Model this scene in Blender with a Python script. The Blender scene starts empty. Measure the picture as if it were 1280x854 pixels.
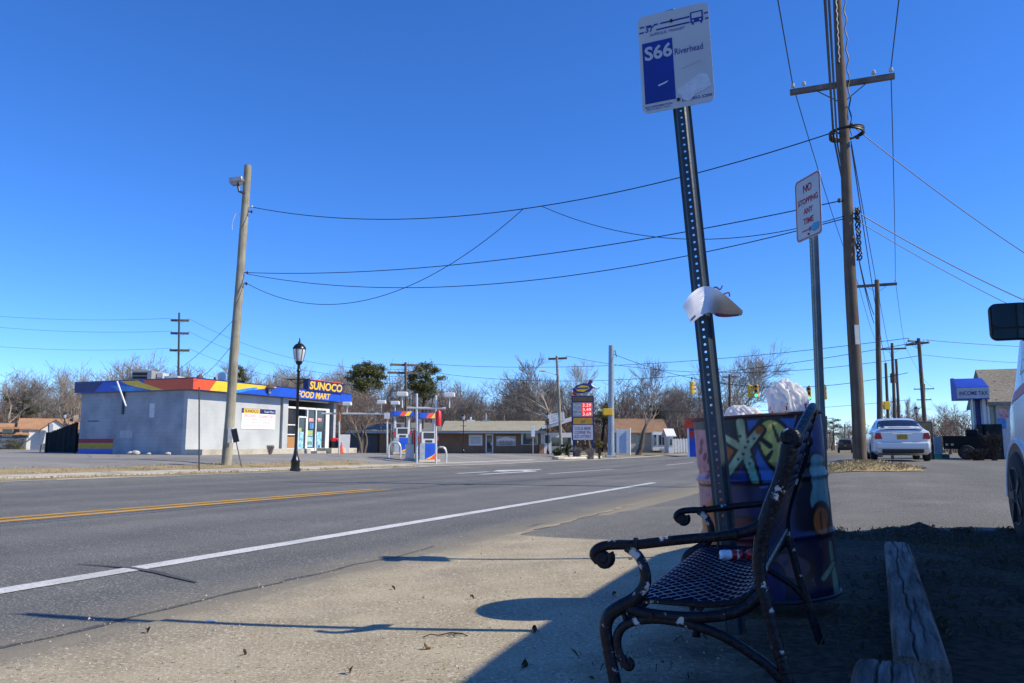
import bpy, math, random
from mathutils import Vector, Matrix, noise
sc = bpy.context.scene
COL = sc.collection
R = math.radians
random.seed(7)

# ---------------------------------------------------------------- camera
PITCH = math.atan(129 / 980.0)
CAMH = 0.80
cam = bpy.data.cameras.new('camera'); camo = bpy.data.objects.new('camera', cam); COL.objects.link(camo)
cam.sensor_fit = 'HORIZONTAL'; cam.sensor_width = 36.0; cam.lens = 36.0 * 980 / 1280
cam.clip_start = 0.05; cam.clip_end = 6000
camo.location = (0, 0, CAMH); camo.rotation_euler = (math.pi / 2 + PITCH, 0, 0)
sc.camera = camo
# ---------------------------------------------------------------- sky, sun, exposure
SUN_EL = R(41.0)
SUN_H = Vector((0.976, -0.215, 0)).normalized()          # horizontal direction towards the sun
world = bpy.data.worlds.new('World'); sc.world = world; world.use_nodes = True
wn = world.node_tree.nodes; wl = world.node_tree.links
sky = wn.new('ShaderNodeTexSky'); sky.sky_type = 'NISHITA'; sky.sun_disc = False
sky.sun_elevation = SUN_EL; sky.sun_rotation = math.atan2(SUN_H.x, SUN_H.y)
sky.altitude = 3000; sky.air_density = 1.2; sky.dust_density = 0.0; sky.ozone_density = 10.0
bg = wn['Background']; bg.inputs['Strength'].default_value = 0.15
hs = wn.new('ShaderNodeHueSaturation'); hs.inputs['Hue'].default_value = 0.508; hs.inputs['Saturation'].default_value = 1.12
wl.new(sky.outputs['Color'], hs.inputs['Color']); wl.new(hs.outputs['Color'], bg.inputs['Color'])
sun = bpy.data.lights.new('sun', 'SUN'); suno = bpy.data.objects.new('sun', sun); COL.objects.link(suno)
sun.energy = 3.85; sun.angle = R(0.53); sun.color = (1.0, 0.905, 0.68)
SUN_DIR = Vector((SUN_H.x * math.cos(SUN_EL), SUN_H.y * math.cos(SUN_EL), math.sin(SUN_EL)))
suno.rotation_euler = SUN_DIR.to_track_quat('Z', 'Y').to_euler()
suno.location = SUN_DIR * 60
sc.view_settings.view_transform = 'Standard'; sc.view_settings.look = 'None'
sc.view_settings.exposure = 0.58; sc.view_settings.gamma = 1.0; sc.view_settings.use_curve_mapping = False

# ---------------------------------------------------------------- measuring: photograph pixel -> place
_c, _s = math.cos(PITCH), math.sin(PITCH)
def W(px, py, Y):
    a = (px - 640) / 980.0; b = (427 - py) / 980.0
    t = Y / (_c - b * _s)
    return Vector((a * t, Y, CAMH + t * (_s + b * _c)))
YAW = R(22.1)
UX, UY = math.sin(YAW), math.cos(YAW)           # along the road
def RD(u, v, z=0.0):                            # road frame: u along, v to the left
    return Vector((u * UX - v * UY, u * UY + v * UX, z))
def UV(x, y): return x * UX + y * UY, -x * UY + y * UX
ROADROT = -YAW                                  # local +Y along the road, +X to its right
def sm(a, b, t):
    t = max(0.0, min(1.0, (t - a) / (b - a))); return t * t * (3 - 2 * t)
def zr(u):
    if u < -30: return 0.285
    if u < 40: return -0.0095 * u
    return -0.38 - 0.10 * sm(40, 75, u) * 1.0
V_PAVE, V_KERB = 2.95, 16.55
def hz(x, y):
    u, v = UV(x, y)
    r = zr(u)
    if v < V_PAVE:
        lot = 0.075 + 0.17 * sm(8, 19, u) - 0.0060 * max(0.0, u - 30)
        if u > 140: lot = lot + 0.0060 * (u - 140)
        if u < 0: lot = 0.075 - 0.004 * u
        return r + (max(lot, r) - r) * (1 - sm(-0.6, V_PAVE, v))
    if v <= V_KERB: return r
    L = 0.26 - 0.50 * sm(38, 85, u) + 0.0075 * max(0.0, min(v, 160) - 31) * (1 - sm(20, 90, u))
    k = r + 0.13
    return k + (L - k) * sm(V_KERB + 0.3, 24.5, v)
def G(px, py):
    Y = 20.0
    for _ in range(60):
        p = W(px, py, Y); g = hz(p.x, p.y)
        d = W(px, py, 1.0).z - CAMH
        if abs(d) < 1e-6: break
        Y = 0.5 * Y + 0.5 * max(0.5, min(400, (g - CAMH) / d))
    p = W(px, py, Y); return Vector((p.x, p.y, hz(p.x, p.y)))
def PZ(px, py, z):
    d = W(px, py, 1.0); return W(px, py, (z - CAMH) / (d.z - CAMH))
def ground(p): return Vector((p.x, p.y, hz(p.x, p.y)))

# ---------------------------------------------------------------- mesh building
class MB:
    def __init__(s): s.v = []; s.f = []; s.m = []; s.k = 0
    def _add(s, vs, fs):
        o = len(s.v); s.v += [tuple(p) for p in vs]
        for f in fs: s.f.append(tuple(o + i for i in f)); s.m.append(s.k)
        return s
    def box(s, x0, x1, y0, y1, z0, z1, b=0.0, M=None):
        if b <= 0:
            vs = [(x, y, z) for z in (z0, z1) for y in (y0, y1) for x in (x0, x1)]
            fs = [(0, 2, 3, 1), (4, 5, 7, 6), (0, 1, 5, 4), (2, 6, 7, 3), (0, 4, 6, 2), (1, 3, 7, 5)]
        else:
            vs = []; idx = {}
            X = (x0, x1); Yy = (y0, y1); Z = (z0, z1)
            for i in (0, 1):
                for j in (0, 1):
                    for k in (0, 1):
                        sx = b if i == 0 else -b; sy = b if j == 0 else -b; sz = b if k == 0 else -b
                        for ax, p in (('x', (X[i], Yy[j] + sy, Z[k] + sz)), ('y', (X[i] + sx, Yy[j], Z[k] + sz)), ('z', (X[i] + sx, Yy[j] + sy, Z[k]))):
                            idx[(i, j, k, ax)] = len(vs); vs.append(p)
            g = lambda i, j, k, a: idx[(i, j, k, a)]
            fs = []
            for i in (0, 1):
                q = [g(i, 0, 0, 'x'), g(i, 1, 0, 'x'), g(i, 1, 1, 'x'), g(i, 0, 1, 'x')]; fs.append(tuple(q if i else q[::-1]))
                q = [g(0, i, 0, 'y'), g(1, i, 0, 'y'), g(1, i, 1, 'y'), g(0, i, 1, 'y')]; fs.append(tuple(q[::-1] if i else q))
                q = [g(0, 0, i, 'z'), g(1, 0, i, 'z'), g(1, 1, i, 'z'), g(0, 1, i, 'z')]; fs.append(tuple(q if i else q[::-1]))
            for i in (0, 1):
                for j in (0, 1):
                    fs.append((g(i, j, 0, 'x'), g(i, j, 1, 'x'), g(i, j, 1, 'y'), g(i, j, 0, 'y')))
                    fs.append((g(i, 0, j, 'x'), g(i, 1, j, 'x'), g(i, 1, j, 'z'), g(i, 0, j, 'z')))
                    fs.append((g(0, i, j, 'y'), g(1, i, j, 'y'), g(1, i, j, 'z'), g(0, i, j, 'z')))
                    for k in (0, 1): fs.append((g(i, j, k, 'x'), g(i, j, k, 'y'), g(i, j, k, 'z')))
        if M is not None: vs = [M @ Vector(p) for p in vs]
        return s._add(vs, fs)
    def tube(s, pts, rad, n=8, cap=True, flat=1.0, hint=None):
        """swept tube; rad a number or one per point; flat scales the second axis"""
        P = [Vector(p) for p in pts]; k = len(P)
        if not hasattr(rad, '__len__'): rad = [rad] * k
        T = []
        for i in range(k):
            a = P[max(0, i - 1)]; b = P[min(k - 1, i + 1)]; t = b - a
            T.append(t.normalized() if t.length > 1e-9 else Vector((0, 0, 1)))
        h = Vector(hint) if hint is not None else (Vector((0, 0, 1)) if abs(T[0].z) < 0.9 else Vector((1, 0, 0)))
        A = (h - T[0] * h.dot(T[0])).normalized()
        vs = []
        for i in range(k):
            if hint is not None:
                A2 = h - T[i] * h.dot(T[i]); A = A2.normalized() if A2.length > 1e-4 else A
            else: A = (A - T[i] * A.dot(T[i])).normalized()
            B = T[i].cross(A)
            for j in range(n):
                w = 2 * math.pi * (j + 0.5) / n
                vs.append(P[i] + A * (rad[i] * math.cos(w)) + B * (rad[i] * flat * math.sin(w)))
        fs = [(i * n + j, i * n + (j + 1) % n, (i + 1) * n + (j + 1) % n, (i + 1) * n + j) for i in range(k - 1) for j in range(n)]
        if cap: fs += [tuple(range(n))[::-1], tuple((k - 1) * n + j for j in range(n))]
        return s._add(vs, fs)
    def cyl(s, p0, p1, r0, r1=None, n=12): return s.tube([p0, p1], [r0, r0 if r1 is None else r1], n)
    def lathe(s, prof, n=20, M=None, cap=True):
        vs = []; fs = []; k = len(prof)
        for r, z in prof:
            for j in range(n):
                w = 2 * math.pi * j / n; vs.append(Vector((r * math.cos(w), r * math.sin(w), z)))
        for i in range(k - 1):
            for j in range(n): fs.append((i * n + j, i * n + (j + 1) % n, (i + 1) * n + (j + 1) % n, (i + 1) * n + j))
        if cap: fs += [tuple(range(n))[::-1], tuple((k - 1) * n + j for j in range(n))]
        if M is not None: vs = [M @ p for p in vs]
        return s._add(vs, fs)
    def prism(s, poly, f, t0, t1):
        """2-D outline poly, f(a, b, t) -> 3-D, swept from t0 to t1"""
        n = len(poly); vs = [f(a, b, t0) for a, b in poly] + [f(a, b, t1) for a, b in poly]
        fs = [tuple(range(n))[::-1], tuple(range(n, 2 * n))] + [(i, (i + 1) % n, n + (i + 1) % n, n + i) for i in range(n)]
        return s._add(vs, fs)
    def quad(s, a, b, c, d): return s._add([a, b, c, d], [(0, 1, 2, 3)])
    def poly(s, pts): return s._add(pts, [tuple(range(len(pts)))])
    def grid(s, rows, closed=False):
        n = len(rows[0]); vs = [p for r in rows for p in r]; fs = []
        for i in range(len(rows) - 1):
            for j in range(n if closed else n - 1): fs.append((i * n + j, i * n + (j + 1) % n, (i + 1) * n + (j + 1) % n, (i + 1) * n + j))
        return s._add(vs, fs)

PM = {}                                           # object name -> its world matrix (parents set by hand)
def wm(o): return PM.get(o.name, Matrix.Identity(4))
def link(o, parent=None):
    COL.objects.link(o)
    if parent is not None: o.parent = parent
    return o
def mesh_of(mb, name, mats, smooth):
    me = bpy.data.meshes.new(name); me.from_pydata([tuple(p) for p in mb.v], [], mb.f)
    for m in (mats if isinstance(mats, (list, tuple)) else [mats]): me.materials.append(m)
    if any(mb.m):
        for p, k in zip(me.polygons, mb.m): p.material_index = k
    if smooth is not None and smooth is not False:
        me.shade_smooth()
        try: me.set_sharp_from_angle(angle=R(smooth if smooth is not True else 40))
        except Exception: pass
    me.update(); return me
def obj(name, mb, mat, parent=None, smooth=40, world=False, label=None, cat=None, group=None, kind=None):
    if world and parent is not None:
        inv = wm(parent).inverted(); mb.v = [tuple(inv @ Vector(p)) for p in mb.v]
    o = bpy.data.objects.new(name, mesh_of(mb, name, mat, smooth)); link(o, parent)
    PM[o.name] = wm(parent) if parent is not None else Matrix.Identity(4)
    return tag(o, label, cat, group, kind)
def tag(o, label=None, cat=None, group=None, kind=None):
    if label: o['label'] = label
    if cat: o['category'] = cat
    if group: o['group'] = group
    if kind: o['kind'] = kind
    return o
def thing(name, label, cat, loc=(0, 0, 0), rotz=0.0, group=None, M=None):
    o = bpy.data.objects.new(name, None); COL.objects.link(o); o.empty_display_size = 0.2
    m = M if M is not None else Matrix.Translation(Vector(loc)) @ Matrix.Rotation(rotz, 4, 'Z')
    o.matrix_world = m; PM[o.name] = m.copy()
    return tag(o, label, cat, group)
def solo(name, mb, mat, label, cat, group=None, base=None, smooth=40):
    """a one-mesh thing given in world coordinates, its origin put at its base"""
    if base is None:
        zs = min(p[2] for p in mb.v); n = len(mb.v)
        base = Vector((sum(p[0] for p in mb.v) / n, sum(p[1] for p in mb.v) / n, zs))
    base = Vector(base); mb.v = [tuple(Vector(p) - base) for p in mb.v]
    o = bpy.data.objects.new(name, mesh_of(mb, name, mat, smooth)); link(o); o.location = base
    PM[o.name] = Matrix.Translation(base)
    return tag(o, label, cat, group)
def clone(root, M, label=None, group=None):
    def cp(o, par):
        c = o.copy(); COL.objects.link(c)
        if par is not None: c.parent = par
        for ch in list(o.children): cp(ch, c)
        return c
    r = cp(root, None); r.matrix_world = M; PM[r.name] = M.copy()
    if label: r['label'] = label
    if group: r['group'] = group
    return r
def TR(loc, rz=0.0, s=1.0): return Matrix.Translation(Vector(loc)) @ Matrix.Rotation(rz, 4, 'Z') @ Matrix.Scale(s, 4)

# ---------------------------------------------------------------- materials
MATS = {}
def mat(name, col, rough=0.6, metal=0.0, var=0.12, scale=6.0, bump=0.0, bscale=None, spec=0.5, col2=None, sharp=False, coat=0.0, detail=5.0):
    """paint, metal, wood, ...: base colour with a noise between col and col2 (or col +- var) and an optional bump"""
    if name in MATS: return MATS[name]
    m = bpy.data.materials.new(name); m.use_nodes = True; N = m.node_tree.nodes; L = m.node_tree.links
    b = N['Principled BSDF']; b.inputs['Roughness'].default_value = rough; b.inputs['Metallic'].default_value = metal
    b.inputs['Specular IOR Level'].default_value = spec
    if coat: b.inputs['Coat Weight'].default_value = coat; b.inputs['Coat Roughness'].default_value = 0.06
    tc = N.new('ShaderNodeTexCoord'); no = N.new('ShaderNodeTexNoise'); no.inputs['Scale'].default_value = scale; no.inputs['Detail'].default_value = detail
    L.new(tc.outputs['Object'], no.inputs['Vector'])
    rp = N.new('ShaderNodeValToRGB'); e = rp.color_ramp.elements
    c1 = tuple(max(0, c * (1 - var)) for c in col); c2 = col2 if col2 else tuple(min(1, c * (1 + var)) for c in col)
    e[0].color = (*(c1 if not col2 else col), 1); e[1].color = (*c2, 1)
    e[0].position, e[1].position = (0.46, 0.54) if sharp else (0.3, 0.7)
    L.new(no.outputs['Fac'], rp.inputs['Fac']); L.new(rp.outputs['Color'], b.inputs['Base Color'])
    if bump:
        n2 = N.new('ShaderNodeTexNoise'); n2.inputs['Scale'].default_value = bscale or scale * 4; n2.inputs['Detail'].default_value = 4
        L.new(tc.outputs['Object'], n2.inputs['Vector'])
        bp = N.new('ShaderNodeBump'); bp.inputs['Strength'].default_value = bump; bp.inputs['Distance'].default_value = 0.02
        L.new(n2.outputs['Fac'], bp.inputs['Height']); L.new(bp.outputs['Normal'], b.inputs['Normal'])
    MATS[name] = m; return m
def emit_mat(name, col, strength):
    if name in MATS: return MATS[name]
    m = bpy.data.materials.new(name); m.use_nodes = True; b = m.node_tree.nodes['Principled BSDF']
    b.inputs['Base Color'].default_value = (*[c * 0.4 for c in col], 1)
    b.inputs['Emission Color'].default_value = (*col, 1); b.inputs['Emission Strength'].default_value = strength
    b.inputs['Roughness'].default_value = 0.3
    MATS[name] = m; return m
def glass_mat(name, col=(0.02, 0.025, 0.03), rough=0.04, spec=0.9):
    return mat(name, col, rough=rough, var=0.3, scale=1.5, spec=spec)
def ground_mat(name, big, c1, c2, speck, c3, rough=0.9, bump=0.25, bs=60.0, patch=None, patch_scale=0.35, extra=None):
    """ground: two tones at scale 'big', speckle of colour c3 at scale 'speck', worn patches"""
    if name in MATS: return MATS[name]
    m = bpy.data.materials.new(name); m.use_nodes = True; N = m.node_tree.nodes; L = m.node_tree.links
    b = N['Principled BSDF']; b.inputs['Roughness'].default_value = rough; b.inputs['Specular IOR Level'].default_value = 0.25
    ge = N.new('ShaderNodeNewGeometry')
    def nz(s, d=6.0, r=0.6):
        n = N.new('ShaderNodeTexNoise'); n.inputs['Scale'].default_value = s; n.inputs['Detail'].default_value = d; n.inputs['Roughness'].default_value = r
        L.new(ge.outputs['Position'], n.inputs['Vector']); return n
    def ramp(src, p0, p1, a=(0, 0, 0, 1), z=(1, 1, 1, 1)):
        r = N.new('ShaderNodeValToRGB'); r.color_ramp.elements[0].position = p0; r.color_ramp.elements[1].position = p1
        r.color_ramp.elements[0].color = a; r.color_ramp.elements[1].color = z; L.new(src, r.inputs['Fac']); return r
    def mix(f, a, z):
        x = N.new('ShaderNodeMix'); x.data_type = 'RGBA'; L.new(f, x.inputs['Factor']); L.new(a, x.inputs['A'])
        if isinstance(z, tuple): x.inputs['B'].default_value = (*z, 1)
        else: L.new(z, x.inputs['B'])
        return x.outputs['Result']
    base = ramp(nz(big).outputs['Fac'], 0.32, 0.68, (*c1, 1), (*c2, 1)).outputs['Color']
    if patch: base = mix(ramp(nz(patch_scale, 4.0, 0.55).outputs['Fac'], 0.52, 0.66).outputs['Color'], base, patch)
    sp = nz(speck, 2.0, 0.5)
    col = mix(ramp(sp.outputs['Fac'], 0.56, 0.64).outputs['Color'], base, c3)
    dk = tuple(c * 0.45 for c in c1)
    col = mix(ramp(nz(speck * 0.8, 2.0, 0.5).outputs['Fac'], 0.62, 0.70).outputs['Color'], col, dk)
    L.new(col, b.inputs['Base Color'])
    bp = N.new('ShaderNodeBump'); bp.inputs['Strength'].default_value = bump; bp.inputs['Distance'].default_value = 0.015
    L.new(nz(bs, 5.0, 0.65).outputs['Fac'], bp.inputs['Height']); L.new(bp.outputs['Normal'], b.inputs['Normal'])
    MATS[name] = m; return m
def wood_mat(name, c1, c2, axis='Z', scale=10.0, stretch=0.06, rough=0.85, bump=0.5, crack=0.55):
    if name in MATS: return MATS[name]
    m = bpy.data.materials.new(name); m.use_nodes = True; N = m.node_tree.nodes; L = m.node_tree.links
    b = N['Principled BSDF']; b.inputs['Roughness'].default_value = rough; b.inputs['Specular IOR Level'].default_value = 0.2
    tc = N.new('ShaderNodeTexCoord'); mp = N.new('ShaderNodeMapping')
    sv = {'X': (stretch, 1, 1), 'Y': (1, stretch, 1), 'Z': (1, 1, stretch)}[axis]; mp.inputs['Scale'].default_value = sv
    L.new(tc.outputs['Object'], mp.inputs['Vector'])
    n = N.new('ShaderNodeTexNoise'); n.inputs['Scale'].default_value = scale; n.inputs['Detail'].default_value = 8; n.inputs['Roughness'].default_value = 0.7
    L.new(mp.outputs['Vector'], n.inputs['Vector'])
    r = N.new('ShaderNodeValToRGB'); e = r.color_ramp.elements; e[0].position = 0.3; e[1].position = 0.72
    e[0].color = (*c1, 1); e[1].color = (*c2, 1)
    k = r.color_ramp.elements.new(0.36); k.color = (*[c * crack for c in c1], 1) if False else (*c1, 1)
    L.new(n.outputs['Fac'], r.inputs['Fac'])
    n3 = N.new('ShaderNodeTexNoise'); n3.inputs['Scale'].default_value = 2.2; n3.inputs['Detail'].default_value = 4
    L.new(tc.outputs['Object'], n3.inputs['Vector'])
    mx = N.new('ShaderNodeMix'); mx.data_type = 'RGBA'; mx.blend_type = 'MULTIPLY'; mx.inputs['Factor'].default_value = 0.6
    r3 = N.new('ShaderNodeValToRGB'); r3.color_ramp.elements[0].position = 0.3; r3.color_ramp.elements[1].position = 0.65
    r3.color_ramp.elements[0].color = (0.5, 0.47, 0.45, 1)
    L.new(n3.outputs['Fac'], r3.inputs['Fac']); L.new(r.outputs['Color'], mx.inputs['A']); L.new(r3.outputs['Color'], mx.inputs['B'])
    L.new(mx.outputs['Result'], b.inputs['Base Color'])
    bp = N.new('ShaderNodeBump'); bp.inputs['Strength'].default_value = bump; bp.inputs['Distance'].default_value = 0.02
    L.new(n.outputs['Fac'], bp.inputs['Height']); L.new(bp.outputs['Normal'], b.inputs['Normal'])
    MATS[name] = m; return m
def brick_mat(name, c1, c2, mortar, bw, bh, ms=0.012, axis='XZ', rough=0.85, bump=0.4, stain=0.25):
    """masonry too far away to pick the pieces apart"""
    if name in MATS: return MATS[name]
    m = bpy.data.materials.new(name); m.use_nodes = True; N = m.node_tree.nodes; L = m.node_tree.links
    b = N['Principled BSDF']; b.inputs['Roughness'].default_value = rough; b.inputs['Specular IOR Level'].default_value = 0.25
    tc = N.new('ShaderNodeTexCoord'); sx = N.new('ShaderNodeSeparateXYZ'); cx = N.new('ShaderNodeCombineXYZ')
    L.new(tc.outputs['Object'], sx.inputs[0]); L.new(sx.outputs[axis[0]], cx.inputs['X']); L.new(sx.outputs[axis[1]], cx.inputs['Y'])
    k = N.new('ShaderNodeTexBrick'); k.inputs['Scale'].default_value = 1.0
    k.inputs['Brick Width'].default_value = bw; k.inputs['Row Height'].default_value = bh; k.inputs['Mortar Size'].default_value = ms
    k.inputs['Color1'].default_value = (*c1, 1); k.inputs['Color2'].default_value = (*c2, 1); k.inputs['Mortar'].default_value = (*mortar, 1)
    L.new(cx.outputs[0], k.inputs['Vector'])
    n = N.new('ShaderNodeTexNoise'); n.inputs['Scale'].default_value = 0.9; n.inputs['Detail'].default_value = 6; L.new(tc.outputs['Object'], n.inputs['Vector'])
    r = N.new('ShaderNodeValToRGB'); r.color_ramp.elements[0].position = 0.35; r.color_ramp.elements[1].position = 0.6
    r.color_ramp.elements[0].color = (1 - stain, 1 - stain, 1 - stain, 1); L.new(n.outputs['Fac'], r.inputs['Fac'])
    mx = N.new('ShaderNodeMix'); mx.data_type = 'RGBA'; mx.blend_type = 'MULTIPLY'; mx.inputs['Factor'].default_value = 1.0
    L.new(k.outputs['Color'], mx.inputs['A']); L.new(r.outputs['Color'], mx.inputs['B']); L.new(mx.outputs['Result'], b.inputs['Base Color'])
    bp = N.new('ShaderNodeBump'); bp.inputs['Strength'].default_value = bump; bp.inputs['Distance'].default_value = 0.01; bp.invert = True
    L.new(k.outputs['Fac'], bp.inputs['Height']); L.new(bp.outputs['Normal'], b.inputs['Normal'])
    MATS[name] = m; return m

# ---------------------------------------------------------------- lettering (flat print, half a millimetre proud)
def letter(parent, body, mat_, O, X, Y, rect, shear=0.0, offset=0.0, name='lettering', lift=0.0015, world=True, arc=None):
    """body fitted into rect=(x0,x1,y0,y1) of the plane O + X*x + Y*y (world), as one flat mesh"""
    cu = bpy.data.curves.new('t', 'FONT'); cu.body = body; cu.size = 1.0; cu.shear = shear; cu.offset = offset; cu.resolution_u = 3
    cu.space_line = 0.85; cu.align_x = 'CENTER' if '\n' in body else 'LEFT'
    ob = bpy.data.objects.new('t', cu); me = bpy.data.meshes.new_from_object(ob); 
    xs = [v.co.x for v in me.vertices]; ys = [v.co.y for v in me.vertices]
    if not xs: return None
    ax, bx, ay, by = min(xs), max(xs), min(ys), max(ys); x0, x1, y0, y1 = rect
    X = Vector(X); Y = Vector(Y); O = Vector(O); Nn = X.cross(Y).normalized()
    mb = MB()
    for v in me.vertices:
        a = x0 + (v.co.x - ax) / (bx - ax) * (x1 - x0); c = y0 + (v.co.y - ay) / max(1e-6, by - ay) * (y1 - y0)
        if arc: c += arc * (1 - ((a - (x0 + x1) / 2) / ((x1 - x0) / 2)) ** 2)
        mb.v.append(tuple(O + X * a + Y * c + Nn * lift))
    for p in me.polygons: mb.f.append(tuple(p.vertices)); mb.m.append(0)
    bpy.data.objects.remove(ob); bpy.data.curves.remove(cu); bpy.data.meshes.remove(me)
    return obj(name, mb, mat_, parent, smooth=False, world=world)
# ================================================================ THE SETTING: ground, road, kerbs
m_asph = ground_mat('road_asphalt', 1.3, (0.108, 0.109, 0.103), (0.142, 0.142, 0.134), 75.0, (0.33, 0.32, 0.30), 0.88, 0.45, 110.0, patch=(0.155, 0.151, 0.138), patch_scale=0.25)
m_lot = ground_mat('lot_asphalt', 0.9, (0.118, 0.114, 0.104), (0.15, 0.146, 0.132), 60.0, (0.30, 0.285, 0.25), 0.92, 0.45, 80.0, patch=(0.185, 0.172, 0.15), patch_scale=0.5)
m_farlot = ground_mat('station_asphalt', 0.5, (0.20, 0.19, 0.175), (0.29, 0.275, 0.25), 30.0, (0.34, 0.32, 0.29), 0.92, 0.2, 40.0, patch=(0.15, 0.145, 0.135), patch_scale=0.12)
m_sand = ground_mat('roadside_sand', 2.2, (0.32, 0.265, 0.175), (0.45, 0.385, 0.265), 70.0, (0.56, 0.50, 0.38), 0.95, 0.55, 90.0, patch=(0.27, 0.23, 0.17), patch_scale=0.7)
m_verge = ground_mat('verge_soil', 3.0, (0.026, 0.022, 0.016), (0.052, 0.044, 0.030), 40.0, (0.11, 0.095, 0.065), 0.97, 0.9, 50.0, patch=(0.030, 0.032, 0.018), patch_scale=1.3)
m_terr = ground_mat('dry_ground', 0.4, (0.17, 0.14, 0.09), (0.24, 0.20, 0.13), 12.0, (0.28, 0.24, 0.16), 0.97, 0.4, 20.0, patch=(0.11, 0.11, 0.055), patch_scale=0.08)
m_straw = ground_mat('dead_grass_ground', 1.5, (0.27, 0.20, 0.10), (0.38, 0.30, 0.16), 40.0, (0.45, 0.37, 0.22), 0.97, 0.7, 50.0, patch=(0.17, 0.15, 0.07), patch_scale=0.6)
m_conc = ground_mat('kerb_concrete', 1.2, (0.42, 0.38, 0.31), (0.53, 0.48, 0.40), 50.0, (0.60, 0.56, 0.48), 0.9, 0.25, 60.0, patch=(0.34, 0.30, 0.24), patch_scale=0.8)
m_white = ground_mat('road_paint_white', 3.0, (0.55, 0.55, 0.54), (0.68, 0.68, 0.66), 60.0, (0.42, 0.42, 0.41), 0.7, 0.2, 90.0, patch=(0.50, 0.50, 0.48), patch_scale=1.6)
m_yellow = ground_mat('road_paint_yellow', 3.0, (0.58, 0.30, 0.025), (0.68, 0.37, 0.04), 60.0, (0.40, 0.26, 0.06), 0.7, 0.2, 90.0, patch=(0.48, 0.26, 0.04), patch_scale=1.6)
m_tar = ground_mat('tar_seal', 2.0, (0.066, 0.066, 0.064), (0.09, 0.09, 0.086), 60.0, (0.16, 0.155, 0.145), 0.75, 0.15, 60.0)

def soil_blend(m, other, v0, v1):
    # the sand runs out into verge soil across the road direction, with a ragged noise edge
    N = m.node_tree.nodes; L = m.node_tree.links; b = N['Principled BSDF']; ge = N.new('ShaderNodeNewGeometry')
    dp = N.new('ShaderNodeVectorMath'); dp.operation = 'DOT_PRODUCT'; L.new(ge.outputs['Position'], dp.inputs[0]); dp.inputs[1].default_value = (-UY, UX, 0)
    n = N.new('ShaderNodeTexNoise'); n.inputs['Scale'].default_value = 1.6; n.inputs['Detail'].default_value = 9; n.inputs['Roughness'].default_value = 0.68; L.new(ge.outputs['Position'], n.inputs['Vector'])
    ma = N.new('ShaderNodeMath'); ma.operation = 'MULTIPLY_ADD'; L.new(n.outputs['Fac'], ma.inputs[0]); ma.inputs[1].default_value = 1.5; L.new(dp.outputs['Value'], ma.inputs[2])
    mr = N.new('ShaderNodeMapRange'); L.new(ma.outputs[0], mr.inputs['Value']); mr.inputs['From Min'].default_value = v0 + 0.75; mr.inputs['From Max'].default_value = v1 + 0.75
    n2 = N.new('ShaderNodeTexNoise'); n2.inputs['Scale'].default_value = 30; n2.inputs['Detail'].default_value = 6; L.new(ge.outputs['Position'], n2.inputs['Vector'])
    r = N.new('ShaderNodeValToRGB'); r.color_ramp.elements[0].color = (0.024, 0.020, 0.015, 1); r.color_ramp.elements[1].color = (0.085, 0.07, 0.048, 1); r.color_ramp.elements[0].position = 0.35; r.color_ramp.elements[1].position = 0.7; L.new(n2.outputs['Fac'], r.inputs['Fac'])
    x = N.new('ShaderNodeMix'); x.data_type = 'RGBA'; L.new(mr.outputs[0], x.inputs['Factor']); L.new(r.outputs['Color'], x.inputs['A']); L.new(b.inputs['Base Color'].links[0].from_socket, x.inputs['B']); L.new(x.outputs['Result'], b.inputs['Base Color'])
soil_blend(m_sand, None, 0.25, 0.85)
def edge_dust(m, col, v0, v1, amp=0.9, scale=2.2):
    # colour 'col' drifting in over the surface between v0 (all) and v1 (none)
    N = m.node_tree.nodes; L = m.node_tree.links; b = N['Principled BSDF']; ge = N.new('ShaderNodeNewGeometry')
    dp = N.new('ShaderNodeVectorMath'); dp.operation = 'DOT_PRODUCT'; L.new(ge.outputs['Position'], dp.inputs[0]); dp.inputs[1].default_value = (-UY, UX, 0)
    n = N.new('ShaderNodeTexNoise'); n.inputs['Scale'].default_value = scale; n.inputs['Detail'].default_value = 10; n.inputs['Roughness'].default_value = 0.72; L.new(ge.outputs['Position'], n.inputs['Vector'])
    ma = N.new('ShaderNodeMath'); ma.operation = 'MULTIPLY_ADD'; L.new(n.outputs['Fac'], ma.inputs[0]); ma.inputs[1].default_value = amp; L.new(dp.outputs['Value'], ma.inputs[2])
    mr = N.new('ShaderNodeMapRange'); L.new(ma.outputs[0], mr.inputs['Value']); mr.inputs['From Min'].default_value = v0 + amp / 2; mr.inputs['From Max'].default_value = v1 + amp / 2; mr.inputs['To Min'].default_value = 0.85; mr.inputs['To Max'].default_value = 0.0
    x = N.new('ShaderNodeMix'); x.data_type = 'RGBA'; L.new(mr.outputs[0], x.inputs['Factor']); L.new(b.inputs['Base Color'].links[0].from_socket, x.inputs['A']); x.inputs['B'].default_value = (*col, 1); L.new(x.outputs['Result'], b.inputs['Base Color'])
edge_dust(m_asph, (0.27, 0.235, 0.17), 2.95, 3.55)
edge_dust(m_sand, (0.145, 0.14, 0.125), 3.25, 2.65, 0.7, 3.0)
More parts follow.
